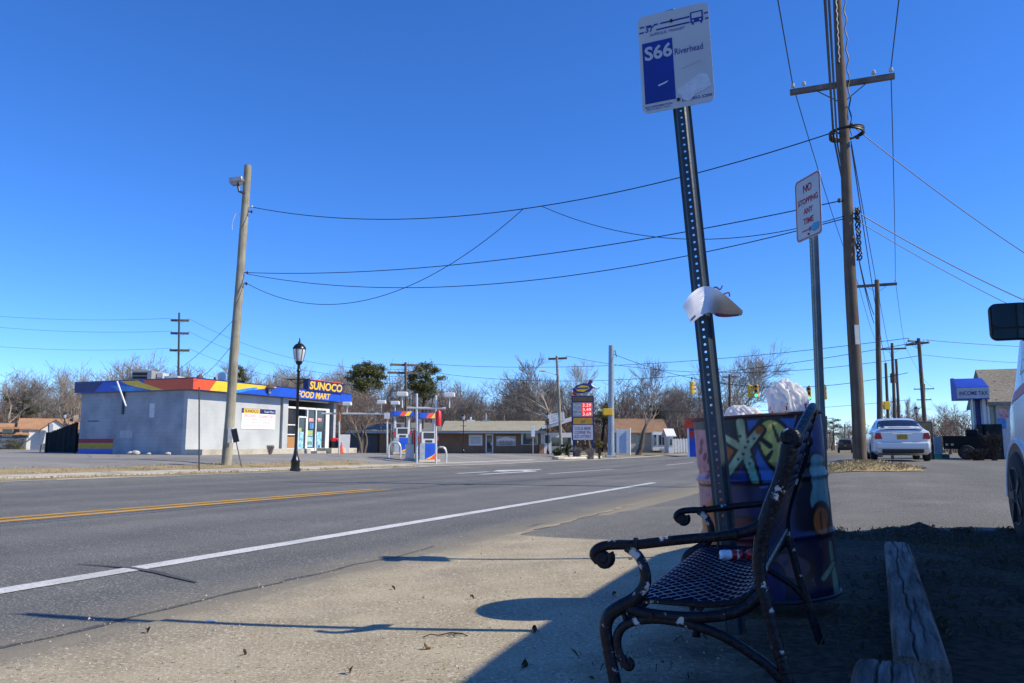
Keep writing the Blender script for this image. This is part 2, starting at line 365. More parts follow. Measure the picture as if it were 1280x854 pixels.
def road_wear(m, lo=0.80, hi=1.10):
    # wheel tracks, drips and old patch strips running along the road
    N = m.node_tree.nodes; L = m.node_tree.links; b = N['Principled BSDF']; ge = N.new('ShaderNodeNewGeometry')
    mp = N.new('ShaderNodeMapping'); mp.vector_type = 'TEXTURE'; mp.inputs['Rotation'].default_value = (0, 0, ROADROT); mp.inputs['Scale'].default_value = (1.0, 22.0, 1.0); L.new(ge.outputs['Position'], mp.inputs['Vector'])
    n = N.new('ShaderNodeTexNoise'); n.inputs['Scale'].default_value = 0.9; n.inputs['Detail'].default_value = 5; L.new(mp.outputs['Vector'], n.inputs['Vector'])
    r = N.new('ShaderNodeValToRGB'); r.color_ramp.elements[0].position = 0.34; r.color_ramp.elements[1].position = 0.66; r.color_ramp.elements[0].color = (lo, lo, lo, 1); r.color_ramp.elements[1].color = (hi, hi, hi * .99, 1); L.new(n.outputs['Fac'], r.inputs['Fac'])
    n2 = N.new('ShaderNodeTexNoise'); n2.inputs['Scale'].default_value = 2.6; n2.inputs['Detail'].default_value = 3; L.new(ge.outputs['Position'], n2.inputs['Vector'])
    r2 = N.new('ShaderNodeValToRGB'); r2.color_ramp.elements[0].position = 0.66; r2.color_ramp.elements[1].position = 0.74; r2.color_ramp.elements[0].color = (1, 1, 1, 1); r2.color_ramp.elements[1].color = (0.78, 0.78, 0.78, 1); L.new(n2.outputs['Fac'], r2.inputs['Fac'])
    src = b.inputs['Base Color'].links[0].from_socket
    for rr in (r, r2):
        x = N.new('ShaderNodeMix'); x.data_type = 'RGBA'; x.blend_type = 'MULTIPLY'; x.inputs['Factor'].default_value = 1.0; x.clamp_result = True
        L.new(src, x.inputs['A']); L.new(rr.outputs['Color'], x.inputs['B']); src = x.outputs['Result']
    L.new(src, b.inputs['Base Color'])
road_wear(m_asph); road_wear(m_lot, 0.86, 1.06)
# worn paint: the asphalt grins through
for m_ in (m_white, m_yellow):
    N = m_.node_tree.nodes; L = m_.node_tree.links; b = N['Principled BSDF']; ge = N.new('ShaderNodeNewGeometry'); n = N.new('ShaderNodeTexNoise'); n.inputs['Scale'].default_value = 38; n.inputs['Detail'].default_value = 8; n.inputs['Roughness'].default_value = 0.75; L.new(ge.outputs['Position'], n.inputs['Vector'])
    r = N.new('ShaderNodeValToRGB'); r.color_ramp.elements[0].position = 0.585; r.color_ramp.elements[1].position = 0.63; L.new(n.outputs['Fac'], r.inputs['Fac'])
    x = N.new('ShaderNodeMix'); x.data_type = 'RGBA'; L.new(r.outputs['Color'], x.inputs['Factor']); L.new(b.inputs['Base Color'].links[0].from_socket, x.inputs['A']); x.inputs['B'].default_value = (0.14, 0.14, 0.13, 1); L.new(x.outputs['Result'], b.inputs['Base Color'])
def lines(a, b, s): n = max(1, round((b - a) / s)); return [a + (b - a) * i / n for i in range(n)]
US = lines(-2500, -300, 400) + lines(-300, -40, 40) + lines(-40, 30, 1.0) + lines(30, 100, 3.5) + lines(100, 300, 20) + lines(300, 2600, 230) + [2600]
VS = lines(-2500, -300, 400) + lines(-300, -40, 40) + lines(-40, -6, 3) + lines(-6, 6, 0.5) + lines(6, 36, 1.5) + lines(36, 160, 8) + lines(160, 2600, 230) + [2600]
def jag(t, amp, f=3.0, seed=0.0): return amp * (noise.noise(Vector((t * f, seed, 0.3))) + 0.6 * noise.noise(Vector((t * f * 3.7, seed + 5, 1.3))) + 0.35 * noise.noise(Vector((t * f * 11, seed + 9, 2.3))))
def ridge_(u, v):
    return 0.085 * sm(0.9, 0.1, v) * sm(-3.5, -2.6, v) * math.exp(-((u - u_edge(v) + 0.10) / 0.16) ** 2) * max(0.0, 0.55 + 1.3 * noise.noise(Vector((v * 2.6, 5, 0))) + 0.5 * noise.noise(Vector((v * 9, 6, 0))))
def lump(x, y):                                   # uneven verge soil near the bench
    u, v = UV(x, y)
    k = sm(0.15, -0.05, u - u_edge(v)) * sm(1.4, 0.2, v) * sm(9.2, 7.6, u) * sm(-3.5, -2.6, v) if v < 1.4 else 0
    return (ridge_(u, v) if v < 0.9 else 0) + k * (0.035 * noise.noise(Vector((x * 1.7, y * 1.7, 0))) + 0.018 * noise.noise(Vector((x * 5, y * 5, 3))))
mb = MB()
UE = [(3.2, 6.35), (2.9, 6.3), (2.3, 5.95), (1.7, 5.9), (0.9, 6.4), (0.2, 7.0), (-0.4, 7.35), (-1.6, 7.85), (-4, 8.5), (-10, 9.2), (-60, 9.5)]
def u_edge(v):
    for (a, x), (b, y) in zip(UE, UE[1:]):
        if v >= b: return x + (y - x) * (max(min((a - v) / (a - b), 1), 0))
    return 9.5
US2 = sorted(set([round(a, 3) for a in US + lines(-2, 6.5, 0.25) + lines(6.5, 8.6, 0.08)]))
VS2 = sorted(set([round(a, 3) for a in VS + lines(-3.5, 2, 0.125)]))
def zbase(u, v):
    p = RD(u, v); z = hz(p.x, p.y)
    under = 0.03 if (v > V_PAVE - 0.6 and abs(u) < 700) else 0.0
    near = sm(3.3, 2.4, v) if v > 2 else 1
    if v <= V_PAVE and u > 5: under = 0.03 * sm(0.3, 1.3, u - u_edge(v))
    if 0.3 < v <= V_PAVE - 0.5 and u <= 5: under = 0.02 * sm(0.3, 1.0, v)
    far = -0.0 if max(abs(u), abs(v)) < 700 else -0.5
    return Vector((p.x, p.y, z - under + lump(p.x, p.y) + far))
mb.grid([[zbase(u, v) for v in VS2] for u in US2])
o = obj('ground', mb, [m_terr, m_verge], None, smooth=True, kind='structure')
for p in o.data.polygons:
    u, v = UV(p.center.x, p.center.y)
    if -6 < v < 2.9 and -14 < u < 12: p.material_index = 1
def sheet(name, us, vL, vR, nv, m, dz, parent=None, kind='structure', gap=None):
    mb = MB(); rows = []
    for u in us:
        a, b = vL(u), vR(u); r = []
        for j in range(nv + 1):
            p = RD(u, a + (b - a) * j / nv); r.append(Vector((p.x, p.y, hz(p.x, p.y) + dz)))
        rows.append(r)
    mb.grid(rows); return obj(name, mb, m, parent, smooth=True, kind=kind)
road_us = lines(-120, -40, 20) + lines(-40, 0, 2) + lines(0, 30, 1) + lines(30, 100, 3.5) + lines(100, 300, 20) + lines(300, 700, 50) + [700]
road = sheet('road', road_us, lambda u: 2.3, lambda u: V_KERB + 0.02, 14, m_asph, 0.0)
# sand shoulder with a ragged edge over the asphalt
def sand_edge(u): return V_PAVE + 0.10 * sm(2, -6, u) + jag(u, 0.045, 2.0, 1.0)
sand_us = lines(-16, 0, 0.35) + lines(0, 7.2, 0.07) + [7.2]
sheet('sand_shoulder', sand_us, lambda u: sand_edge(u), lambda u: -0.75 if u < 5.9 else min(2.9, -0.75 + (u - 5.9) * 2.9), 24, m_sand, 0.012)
# parking lot to the right, ragged rim towards the verge and the road
mb = MB(); rows = []
lot_vs0 = [2.86 - 0.03 * i for i in range(4)] + lines(2.74, -4, 0.12) + lines(-4, -60, -4) + [-60]
lot_vs = [2.86, 2.83, 2.78] + [2.7 - 0.12 * i for i in range(57)] + [-4.5, -7, -10, -14, -18, -24, -32, -42, -60]
for v in lot_vs:
    ue = u_edge(v) + jag(v, 0.10, 1.4, 8.0); row = []
    for k, q in enumerate([0, 0.25, 0.6, 1.2, 2, 3, 4.5, 6, 8, 10, 12, 14, 17, 20, 24, 28, 33, 40, 50, 62]):
        u = ue + q
        vv = v + (jag(u, 0.06, 1.2, 2.0) + 0.10 * sm(3, 20, q) if v > 2.8 else 0)
        p = RD(u, vv); row.append(Vector((p.x, p.y, hz(p.x, p.y) + 0.007)))
    rows.append(row)
mb.grid(rows); lot = obj('parking_lot', mb, m_lot, None, smooth=True, kind='structure')

# sandy seam between pavement and parking lot
mb = MB(); rows = []
for i in range(150):
    u = 6.2 + i * 0.075; c_ = 2.86 + jag(u, 0.05, 1.1, 31.0); w_ = (0.07 * sm(17.5, 7, u) + 0.02) * (0.35 + abs(1.5 * noise.noise(Vector((u * 1.3, 40, 0)))))
    rows.append([Vector((*RD(u, c_ + s * w_).xy, hz(*RD(u, c_ + s * w_).xy) + 0.0125)) for s in (-0.6, 0, 0.6)])
mb.grid(rows); obj('sand_seam', mb, m_sand, None, smooth=False, kind='structure')
# painted markings, sheets above the asphalt
def mark(name, u0, u1, v0, v1, m, step=1.0, rag=0.008):
    us = [u0 + (u1 - u0) * i / max(2, round((u1 - u0) / step)) for i in range(max(2, round((u1 - u0) / step)) + 1)]
    return sheet(name, us, lambda u: v0 + jag(u, rag, 4.0, v0), lambda u: v1 + jag(u, rag, 4.0, v1 + 3), 1, m, 0.005, parent=road, kind=None)
mark('edge_line', -9, 20.9, 4.35, 4.53, m_white, 0.15)
mark('yellow_line', -10, 14.6, 8.62, 8.80, m_yellow, 0.2)
mark('yellow_line', 5.6, 14.6, 9.00, 9.18, m_yellow, 0.2)
mark('lane_line', 27.5, 36.5, 9.62, 9.78, m_white, 0.4)
mark('lane_line', 46, 56, 8.95, 9.1, m_white, 0.5)
mark('lane_line', 60, 70, 8.95, 9.1, m_white, 0.8)
mark('edge_line', 64, 110, 14.2, 14.35, m_white, 2)
mark('edge_line', 62, 120, 4.5, 4.65, m_white, 2)
def flatpoly(name, pts, m, dz=0.005):
    mb = MB(); mb.poly([Vector((RD(u, v).x, RD(u, v).y, hz(RD(u, v).x, RD(u, v).y) + dz)) for u, v in pts]); return obj(name, mb, m, road, smooth=False)
# left turn arrow in the middle lane
flatpoly('turn_arrow', [(25.6, 11.45), (30.6, 11.35), (31.6, 11.7), (32.2, 12.4), (31.5, 12.4), (30.9, 12.0), (30.2, 11.75), (25.6, 11.75)], m_white)
flatpoly('turn_arrow', [(33.1, 12.4), (33.1, 12.15), (34.6, 12.5), (31.85, 13.6), (29.6, 12.9), (29.6, 12.4), (32.2, 12.404)], m_white, 0.0055)
flatpoly('turn_arrow', [(26.3, 12.7), (29.2, 12.7), (29.2, 13.0), (26.3, 13.0)], m_white)
mb = MB(); tp = [G(x, y) for x, y in ((98, 706), (130, 708), (165, 711), (195, 716), (222, 723), (246, 729))]
rows = []
for i, q in enumerate(tp):
    w_ = (0.008, 0.014, 0.028, 0.034, 0.03, 0.012)[i]; rows.append([Vector((q.x, q.y - w_, zr(UV(q.x, q.y)[0]) + 0.007)), Vector((q.x, q.y + w_, zr(UV(q.x, q.y)[0]) + 0.007))])
mb.grid(rows); obj('tar_seam', mb, m_tar, road, smooth=False)
# long crack sealed with tar on the pavement edge
mb = MB(); 
for (u0, u1, vv, w) in ((-4, 6.2, 3.18, 0.035), (8, 24, 3.05, 0.05)):
    rows = []
    for i in range(int((u1 - u0) / 0.12)):
        u = u0 + 0.12 * i; a = vv + jag(u, 0.06, 0.8, 20); ww = w * (0.5 + abs(noise.noise(Vector((u * 2, 7, 0)))) * 1.4)
        rows.append([Vector((*RD(u, a + s * ww).xy, zr(u) + 0.0035)) for s in (-0.5, 0.5)])
    mb.grid(rows)
obj('pavement_crack', mb, m_tar, road, smooth=False)

# far side: kerb stones, grass strips, sidewalk slabs, station apron
def box_rd(mb, u0, u1, v0, v1, z0f, z1f, b=0.0):
    """box following the road frame, its top and bottom following height functions of u"""
    c = []
    for z in (z0f, z1f):
        for (u, v) in ((u0, v0), (u1, v0), (u1, v1), (u0, v1)):
            p = RD(u, v); c.append(Vector((p.x, p.y, z(u))))
    mb._add(c, [(0, 1, 2, 3), (7, 6, 5, 4), (0, 4, 5, 1), (1, 5, 6, 2), (2, 6, 7, 3), (3, 7, 4, 0)])
kerb = thing('kerb', None, None); tag(kerb, kind='structure')
def kerb_run(u0, u1, step):
    u = u0
    while u < u1 - 0.1:
        mb = MB(); e = min(u + step, u1); dz = random.uniform(-0.006, 0.006)
        pr = [(0.0, -0.12), (0.0, 0.105 + dz), (0.03, 0.135 + dz), (0.17, 0.14 + dz), (0.17, -0.12)]
        n = len(pr); vs = []
        for uu in (u + 0.006, e - 0.006):
            for (dv, z) in pr:
                p = RD(uu, V_KERB + dv); vs.append(Vector((p.x, p.y, zr(uu) + z)))
        mb._add(vs, [tuple(range(n)), tuple(range(n, 2 * n))[::-1]] + [(i, n + i, n + (i + 1) % n, (i + 1) % n) for i in range(n)])
        obj('kerb_stone', mb, m_conc, kerb, smooth=False)
        u = e
kerb_run(-14, 31, 3.0); kerb_run(50, 122, 6.0)
ws = lines(-40, 31, 1.0) + [31]
sheet('grass_strip', ws, lambda u: V_KERB + 0.168, lambda u: 17.5, 2, m_straw, 0.012)
walk = thing('sidewalk', None, None); tag(walk, kind='structure')
u = -14.0
while u < 30:
    mb = MB(); w = 1.5; dz = random.uniform(-0.004, 0.006)
    cs = [(u + .006, 17.5), (u + w - .006, 17.5), (u + w - .006, 18.75), (u + .006, 18.75)]
    P = [RD(a, b) for a, b in cs]
    mb._add([Vector((p.x, p.y, hz(p.x, p.y) - 0.06)) for p in P] + [Vector((p.x, p.y, hz(p.x, p.y) + 0.03 + dz)) for p in P],
            [(0, 1, 2, 3), (7, 6, 5, 4), (0, 4, 5, 1), (1, 5, 6, 2), (2, 6, 7, 3), (3, 7, 4, 0)])
    obj('sidewalk_slab', mb, m_conc, walk, smooth=False); u += w
sheet('grass_strip', ws, lambda u: 18.745, lambda u: 20.6 + jag(u, 0.35, 0.5, 2.0), 3, m_straw, 0.012)
sheet('station_forecourt', lines(-60, 0, 3) + lines(0, 78, 1.5) + [78], lambda u: 20.3 if u < 30 else 20.3 - 3.5 * sm(30, 33, u), lambda u: 75, 30, m_farlot, 0.008)
sheet('driveway_apron', lines(30.4, 50, 0.8) + [50], lambda u: V_KERB + 0.01, lambda u: 18.9, 3, m_conc, 0.0135)
sheet('grass_strip', lines(50, 122, 3) + [122], lambda u: V_KERB + 0.168, lambda u: 17.3, 2, m_conc, 0.012)
# ================================================================ BENCH, DRUM, SIGNS IN THE FOREGROUND
m_iron = mat('worn_black_iron', (0.012, 0.013, 0.016), rough=0.34, var=0.4, scale=14, bump=0.12, bscale=60, col2=(0.028, 0.03, 0.034), spec=0.6)
def chipped(name, base, chip, scale, lo, rough=0.35):
    m = mat(name, base, rough=rough, var=0.3, scale=14, bump=0.25, bscale=70, spec=0.22)
    N = m.node_tree.nodes; L = m.node_tree.links; b = N['Principled BSDF']
    tc = N.new('ShaderNodeTexCoord'); n = N.new('ShaderNodeTexNoise'); n.inputs['Scale'].default_value = scale; n.inputs['Detail'].default_value = 6; n.inputs['Roughness'].default_value = 0.65
    L.new(tc.outputs['Object'], n.inputs['Vector'])
    r = N.new('ShaderNodeValToRGB'); r.color_ramp.elements[0].position = lo; r.color_ramp.elements[1].position = lo + 0.025
    L.new(n.outputs['Fac'], r.inputs['Fac'])
    x = N.new('ShaderNodeMix'); x.data_type = 'RGBA'; L.new(r.outputs['Color'], x.inputs['Factor'])
    old = b.inputs['Base Color'].links[0].from_socket; L.new(old, x.inputs['A']); x.inputs['B'].default_value = (*chip, 1)
    L.new(x.outputs['Result'], b.inputs['Base Color']); return m
m_iron = chipped('chipped_black_iron', (0.005, 0.007, 0.013), (0.42, 0.43, 0.45), 14.0, 0.605, 0.36)
m_mesh = mat('blue_black_mesh', (0.012, 0.024, 0.075), rough=0.28, var=0.3, scale=20, spec=0.8)
UN, UF = 2.03, 3.20                                # near and far end of the bench along the road
def on_u(px, py, u):                               # pixel -> (v, z) on the upright plane across the road at u
    d = W(px, py, 1.0); Y = u / (d.x * UX + d.y * UY); p = W(px, py, Y)
    return UV(p.x, p.y)[1], p.z
BV0 = on_u(870, 760, UN)[0]
gz = 0.0
bench_base = RD((UN + UF) / 2, BV0); bench_base.z = hz(bench_base.x, bench_base.y)
bench = thing('park_bench', 'black iron park bench with diamond mesh seat and scrolled armrests beside the road', 'bench', bench_base, ROADROT)
def smooth_path(pts, n=4):
    out = []
    for i in range(len(pts) - 1):
        p0 = pts[max(0, i - 1)]; p1 = pts[i]; p2 = pts[i + 1]; p3 = pts[min(len(pts) - 1, i + 2)]
        for k in range(n):
            t = k / n
            out.append(tuple(0.5 * ((2 * b) + (c - a) * t + (2 * a - 5 * b + 4 * c - d) * t * t + (-a + 3 * b - 3 * c + d) * t ** 3) for a, b, c, d in zip(p0, p1, p2, p3)))
    out.append(tuple(pts[-1])); return out
def px_path(lst): return [on_u(x, y, UN) for x, y in lst]
gfront = -0.005
P_BACK = px_path([(987, 556), (984, 575), (976, 602), (965, 630), (957, 655), (951, 680), (949, 705), (951, 728), (956, 748), (963, 775), (973, 812), (985, 852)]) 
P_BACK.append((P_BACK[-1][0] - 0.065, 0.01))
R_BACK = [0.022, 0.021, 0.020, 0.0195, 0.020, 0.0175, 0.016, 0.0155, 0.016, 0.015, 0.015, 0.015, 0.017]
P_ARM = px_path([(748, 703), (742, 694), (747, 686), (758, 682), (775, 681), (795, 681), (830, 677), (870, 673), (905, 670), (935, 664), (956, 654)])
R_ARM = [0.010, 0.012, 0.013, 0.013, 0.013, 0.013, 0.013, 0.0125, 0.0125, 0.014, 0.017]
P_POST = px_path([(783, 684), (797, 694), (805, 710), (807, 727), (801, 741), (790, 751), (775, 759), (762, 769), (757, 784), (759, 803), (764, 828), (769, 854)])
P_POST.append((P_POST[-1][0] - 0.015, 0.10)); P_POST.append((P_POST[-1][0] + 0.01, 0.005))
R_POST = [0.012, 0.013, 0.014, 0.015, 0.017, 0.018, 0.018, 0.018, 0.017, 0.016, 0.016, 0.016, 0.016, 0.02]
P_RAIL = px_path([(782, 758), (800, 765), (830, 770), (870, 772), (905, 769), (932, 760), (952, 742)])
P_BRACE = px_path([(783, 832), (774, 818), (771, 800), (778, 784), (796, 776), (825, 774), (865, 781), (905, 796), (940, 818), (968, 840)])
P_BRACE.append((P_BACK[-1][0] + 0.055, P_BRACE[-1][1] - 0.05))
def end_frame(u):
    f = lambda p: RD(u, p[0], p[1])
    uh = RD(1, 0)
    e = MB()
    def sw(P, Rr, n=3, flat=0.75):
        k = len(P)
        pts = smooth_path([(a, b, r) for (a, b), r in zip(P, Rr)], n)
        e.tube([f((a, b)) for a, b, r in pts], [r for a, b, r in pts], 10, True, flat, hint=None)
    sw(P_BACK, R_BACK); sw(P_ARM, R_ARM); sw(P_POST, R_POST)
    sw(P_RAIL, [0.014] * len(P_RAIL)); sw(P_BRACE, [0.012] * len(P_BRACE))
    def scroll(px, py, r0, turns, th, ph=0.0, dirn=1):
        c = on_u(px, py, UN); pts = []; rr = []
        N = int(14 * turns)
        for i in range(N + 1):
            q = i / N; w = ph + dirn * q * turns * 2 * math.pi; r = r0 * (1 - 0.8 * q)
            pts.append(f((c[0] + r * math.cos(w), c[1] + r * math.sin(w)))); rr.append(th * (1 - 0.25 * q))
        e.tube(pts, rr, 8, True, 0.95)
        e.tube([RD(u - 0.010, c[0], c[1]), RD(u + 0.010, c[0], c[1])], r0 * 0.45, 10)
    scroll(755, 698, 0.021, 1.6, 0.011, math.pi * 0.75, 1)
    scroll(987, 548, 0.020, 1.5, 0.013, -math.pi / 2, -1)
    scroll(785, 831, 0.012, 1.2, 0.009, math.pi * 0.5, 1)
    for (px, py) in ((795, 680), (920, 668)):         # collars on the armrest
        a = on_u(px - 2, py, UN); b = on_u(px + 2, py, UN); e.cyl(f(a), f(b), 0.0165, None, 10)
    for (px, py) in ((815, 768), (905, 769)):         # bolts
        a = on_u(px, py, UN); e.cyl(RD(u - 0.018, a[0], a[1]), RD(u - 0.010, a[0], a[1]), 0.008, None, 6)
    return e
fa = obj('end_frame', end_frame(UN), m_iron, bench, smooth=50, world=True)
fb = fa.copy(); COL.objects.link(fb); fb.parent = bench; fb.location = (0, UF - UN, 0)
# diamond mesh: seat rolling over the front edge, back rising to an arched crest
seat_prof = smooth_path(px_path([(781, 776), (777, 765), (786, 755), (810, 752), (850, 755), (890, 757), (920, 753), (940, 742), (948, 728)]), 6)
back_prof = smooth_path(px_path([(949, 722), (950, 700), (956, 668), (965, 636), (976, 604), (984, 575), (988, 552)]), 6)
def arclen(P):
    s = [0.0]
    for a, b in zip(P, P[1:]): s.append(s[-1] + math.hypot(a[0] - b[0], a[1] - b[1]))
    return s
def at_len(P, S, t):
    for i in range(len(S) - 1):
        if t <= S[i + 1] or i == len(S) - 2:
            k = (t - S[i]) / max(1e-9, S[i + 1] - S[i]); a, b = P[i], P[i + 1]
            return (a[0] + (b[0] - a[0]) * k, a[1] + (b[1] - a[1]) * k)
def crest(u):                                      # arched top of the backrest
    q = (u - UN) / (UF - UN)
    return sm(0.12, 0.42, q) * sm(0.88, 0.58, q)
def mesh_panel(P, lift, du=0.062, ds=0.035, w=0.0052, inset=0.012):
    S = arclen(P); LT = S[-1]; e = MB(); u0, u1 = UN + inset, UF - inset
    def pt(s, u):
        a, z = at_len(P, S, min(max(s, 0), LT))
        if lift:
            k = crest(u) * sm(LT * 0.55, LT, s); z += 0.105 * k; a -= 0.045 * k
        return RD(u, a, z)
    slope = du / ds
    nseg = max(4, int(LT / 0.03)); span = LT * slope
    k = int((u1 - u0 + span) / du) + 2
    for sg in (1, -1):
        for i in range(k):
            ust = (u0 - span + i * du) if sg > 0 else (u0 + i * du)
            pts = []
            for j in range(nseg + 1):
                s = LT * j / nseg; u = ust + sg * s * slope
                if u0 <= u <= u1: pts.append(pt(s, u))
            if len(pts) > 1: e.tube(pts, w, 4, False, 0.45 if sg > 0 else 0.55)
    return e, pt, LT, u0, u1
e, pt, LT, u0, u1 = mesh_panel(seat_prof, False)
seat = obj('seat', e, m_mesh, bench, smooth=False, world=True)
e = MB(); e.tube([pt(0, u0 + (u1 - u0) * i / 10) for i in range(11)], 0.009, 8); e.tube([pt(LT, u0 + (u1 - u0) * i / 10) for i in range(11)], 0.008, 8)
e.tube([pt(LT * i / 20, u0) for i in range(21)], 0.008, 6); e.tube([pt(LT * i / 20, u1) for i in range(21)], 0.008, 6)
obj('seat_rim', e, m_iron, seat, smooth=50, world=True)
e, pt, LT, u0, u1 = mesh_panel(back_prof, True)
back = obj('backrest', e, m_mesh, bench, smooth=False, world=True)
e = MB(); N_ = 48
e.tube([pt(LT, u0 + (u1 - u0) * i / N_) for i in range(N_ + 1)], 0.013, 8); e.tube([pt(0, u0 + (u1 - u0) * i / 10) for i in range(11)], 0.009, 8)
e.tube([pt(LT * i / 20, u0) for i in range(21)], 0.009, 6); e.tube([pt(LT * i / 20, u1) for i in range(21)], 0.009, 6)
obj('back_rim', e, m_iron, back, smooth=50, world=True)
e = MB(); a = on_u(860, 779, UN); e.cyl(RD(UN, *a), RD(UF, *a), 0.009, None, 8); obj('stretcher', e, m_iron, bench, world=True)

# snack wrapper on the seat
c0 = W(899, 694, 2.78); c1 = W(938, 693, 2.72)
u_, v_ = UV(c0.x, c0.y)
e = MB(); ax = (c1 - c0); rows = []
for i in range(25):
    q = i / 24; c = c0 + ax * q
    tw = 1.0 if q < 0.72 else 1 - 0.72 * sm(0.72, 0.80, q) + 0.72 * sm(0.80, 0.93, q)
    tw *= sm(-0.03, 0.04, q)
    r = 0.019 * tw; row = []
    for j in range(14):
        w = 2 * math.pi * j / 14; rr = r * (1 + 0.14 * noise.noise(Vector((q * 9, math.cos(w) * 2, math.sin(w) * 2))))
        row.append(c + Vector((0, math.cos(w) * rr, math.sin(w) * rr * 0.85)))
    rows.append(row)
e.grid(rows, True)
m_red = mat('wrapper_red', (0.35, 0.012, 0.018), rough=0.3, var=0.4, scale=40); m_wlab = mat('wrapper_label', (0.65, 0.68, 0.75), rough=0.35, var=0.2, scale=60)
m_wcol = mat('wrapper_pattern', (0.30, 0.02, 0.03), rough=0.3, scale=70, col2=(0.6, 0.5, 0.5), sharp=True)
for i, f in enumerate(e.f):
    q = (i // 14) / 24
    e.m[i] = 1 if q < 0.36 else (2 if 0.5 < q < 0.62 else 0)
solo('snack_wrapper', e, [m_red, m_wlab, m_wcol], 'crumpled red and white snack wrapper lying on the bench seat', 'wrapper')
# ---------------------------------------------------------------- painted oil drum used as a litter bin
dt = W(944, 521, 3.66); db = W(966, 740, 3.66)
dax = (dt - db); DH = dax.length; dz_ = dax.normalized(); DR = 0.283
view = Vector((db.x, db.y, 0)).normalized()
dy_ = (view - dz_ * view.dot(dz_)).normalized(); dx_ = dy_.cross(dz_)
DM = Matrix(((dx_.x, dy_.x, dz_.x, db.x), (dx_.y, dy_.y, dz_.y, db.y), (dx_.z, dy_.z, dz_.z, db.z), (0, 0, 0, 1)))
drum = thing('painted_drum', 'steel drum litter bin painted with a starfish and yellow flower behind the bench', 'drum', M=DM)
def seg(x, y, a, b, r0, r1):
    dx, dy = b[0] - a[0], b[1] - a[1]; t = max(0, min(1, ((x - a[0]) * dx + (y - a[1]) * dy) / (dx * dx + dy * dy)))
    return math.hypot(x - a[0] - t * dx, y - a[1] - t * dy) - (r0 + (r1 - r0) * t)
def ell(x, y, c, rx, ry, ang=0):
    ca, sa = math.cos(ang), math.sin(ang); dx, dy = x - c[0], y - c[1]; a = (dx * ca + dy * sa) / rx; b = (-dx * sa + dy * ca) / ry
    return (math.hypot(a, b) - 1) * min(rx, ry)
NAVY = (0.005, 0.006, 0.022); BLUE = (0.008, 0.018, 0.15); LBLUE = (0.05, 0.15, 0.48); CREAM = (0.55, 0.60, 0.34); AQUA = (0.17, 0.42, 0.34)
YEL = (0.72, 0.62, 0.14); ORG = (0.52, 0.12, 0.02); BLK = (0.006, 0.006, 0.009); PINK = (0.56, 0.22, 0.25); MAG = (0.22, 0.015, 0.06); TEAL = (0.16, 0.36, 0.36); PURP = (0.03, 0.015, 0.08); MAR = (0.12, 0.008, 0.03)
def lerp3(a, b, t): return tuple(x + (y - x) * t for x, y in zip(a, b))
STAR = [((-15, 40), (-17, 6), 4.6, 4.2), ((-15, 40), (4, 18), 5.0, 4.0), ((-15, 40), (-6, 80), 5.6, 3.8), ((-15, 40), (-38, 70), 5.0, 3.4), ((-15, 40), (-40, 22), 4.6, 3.2)]
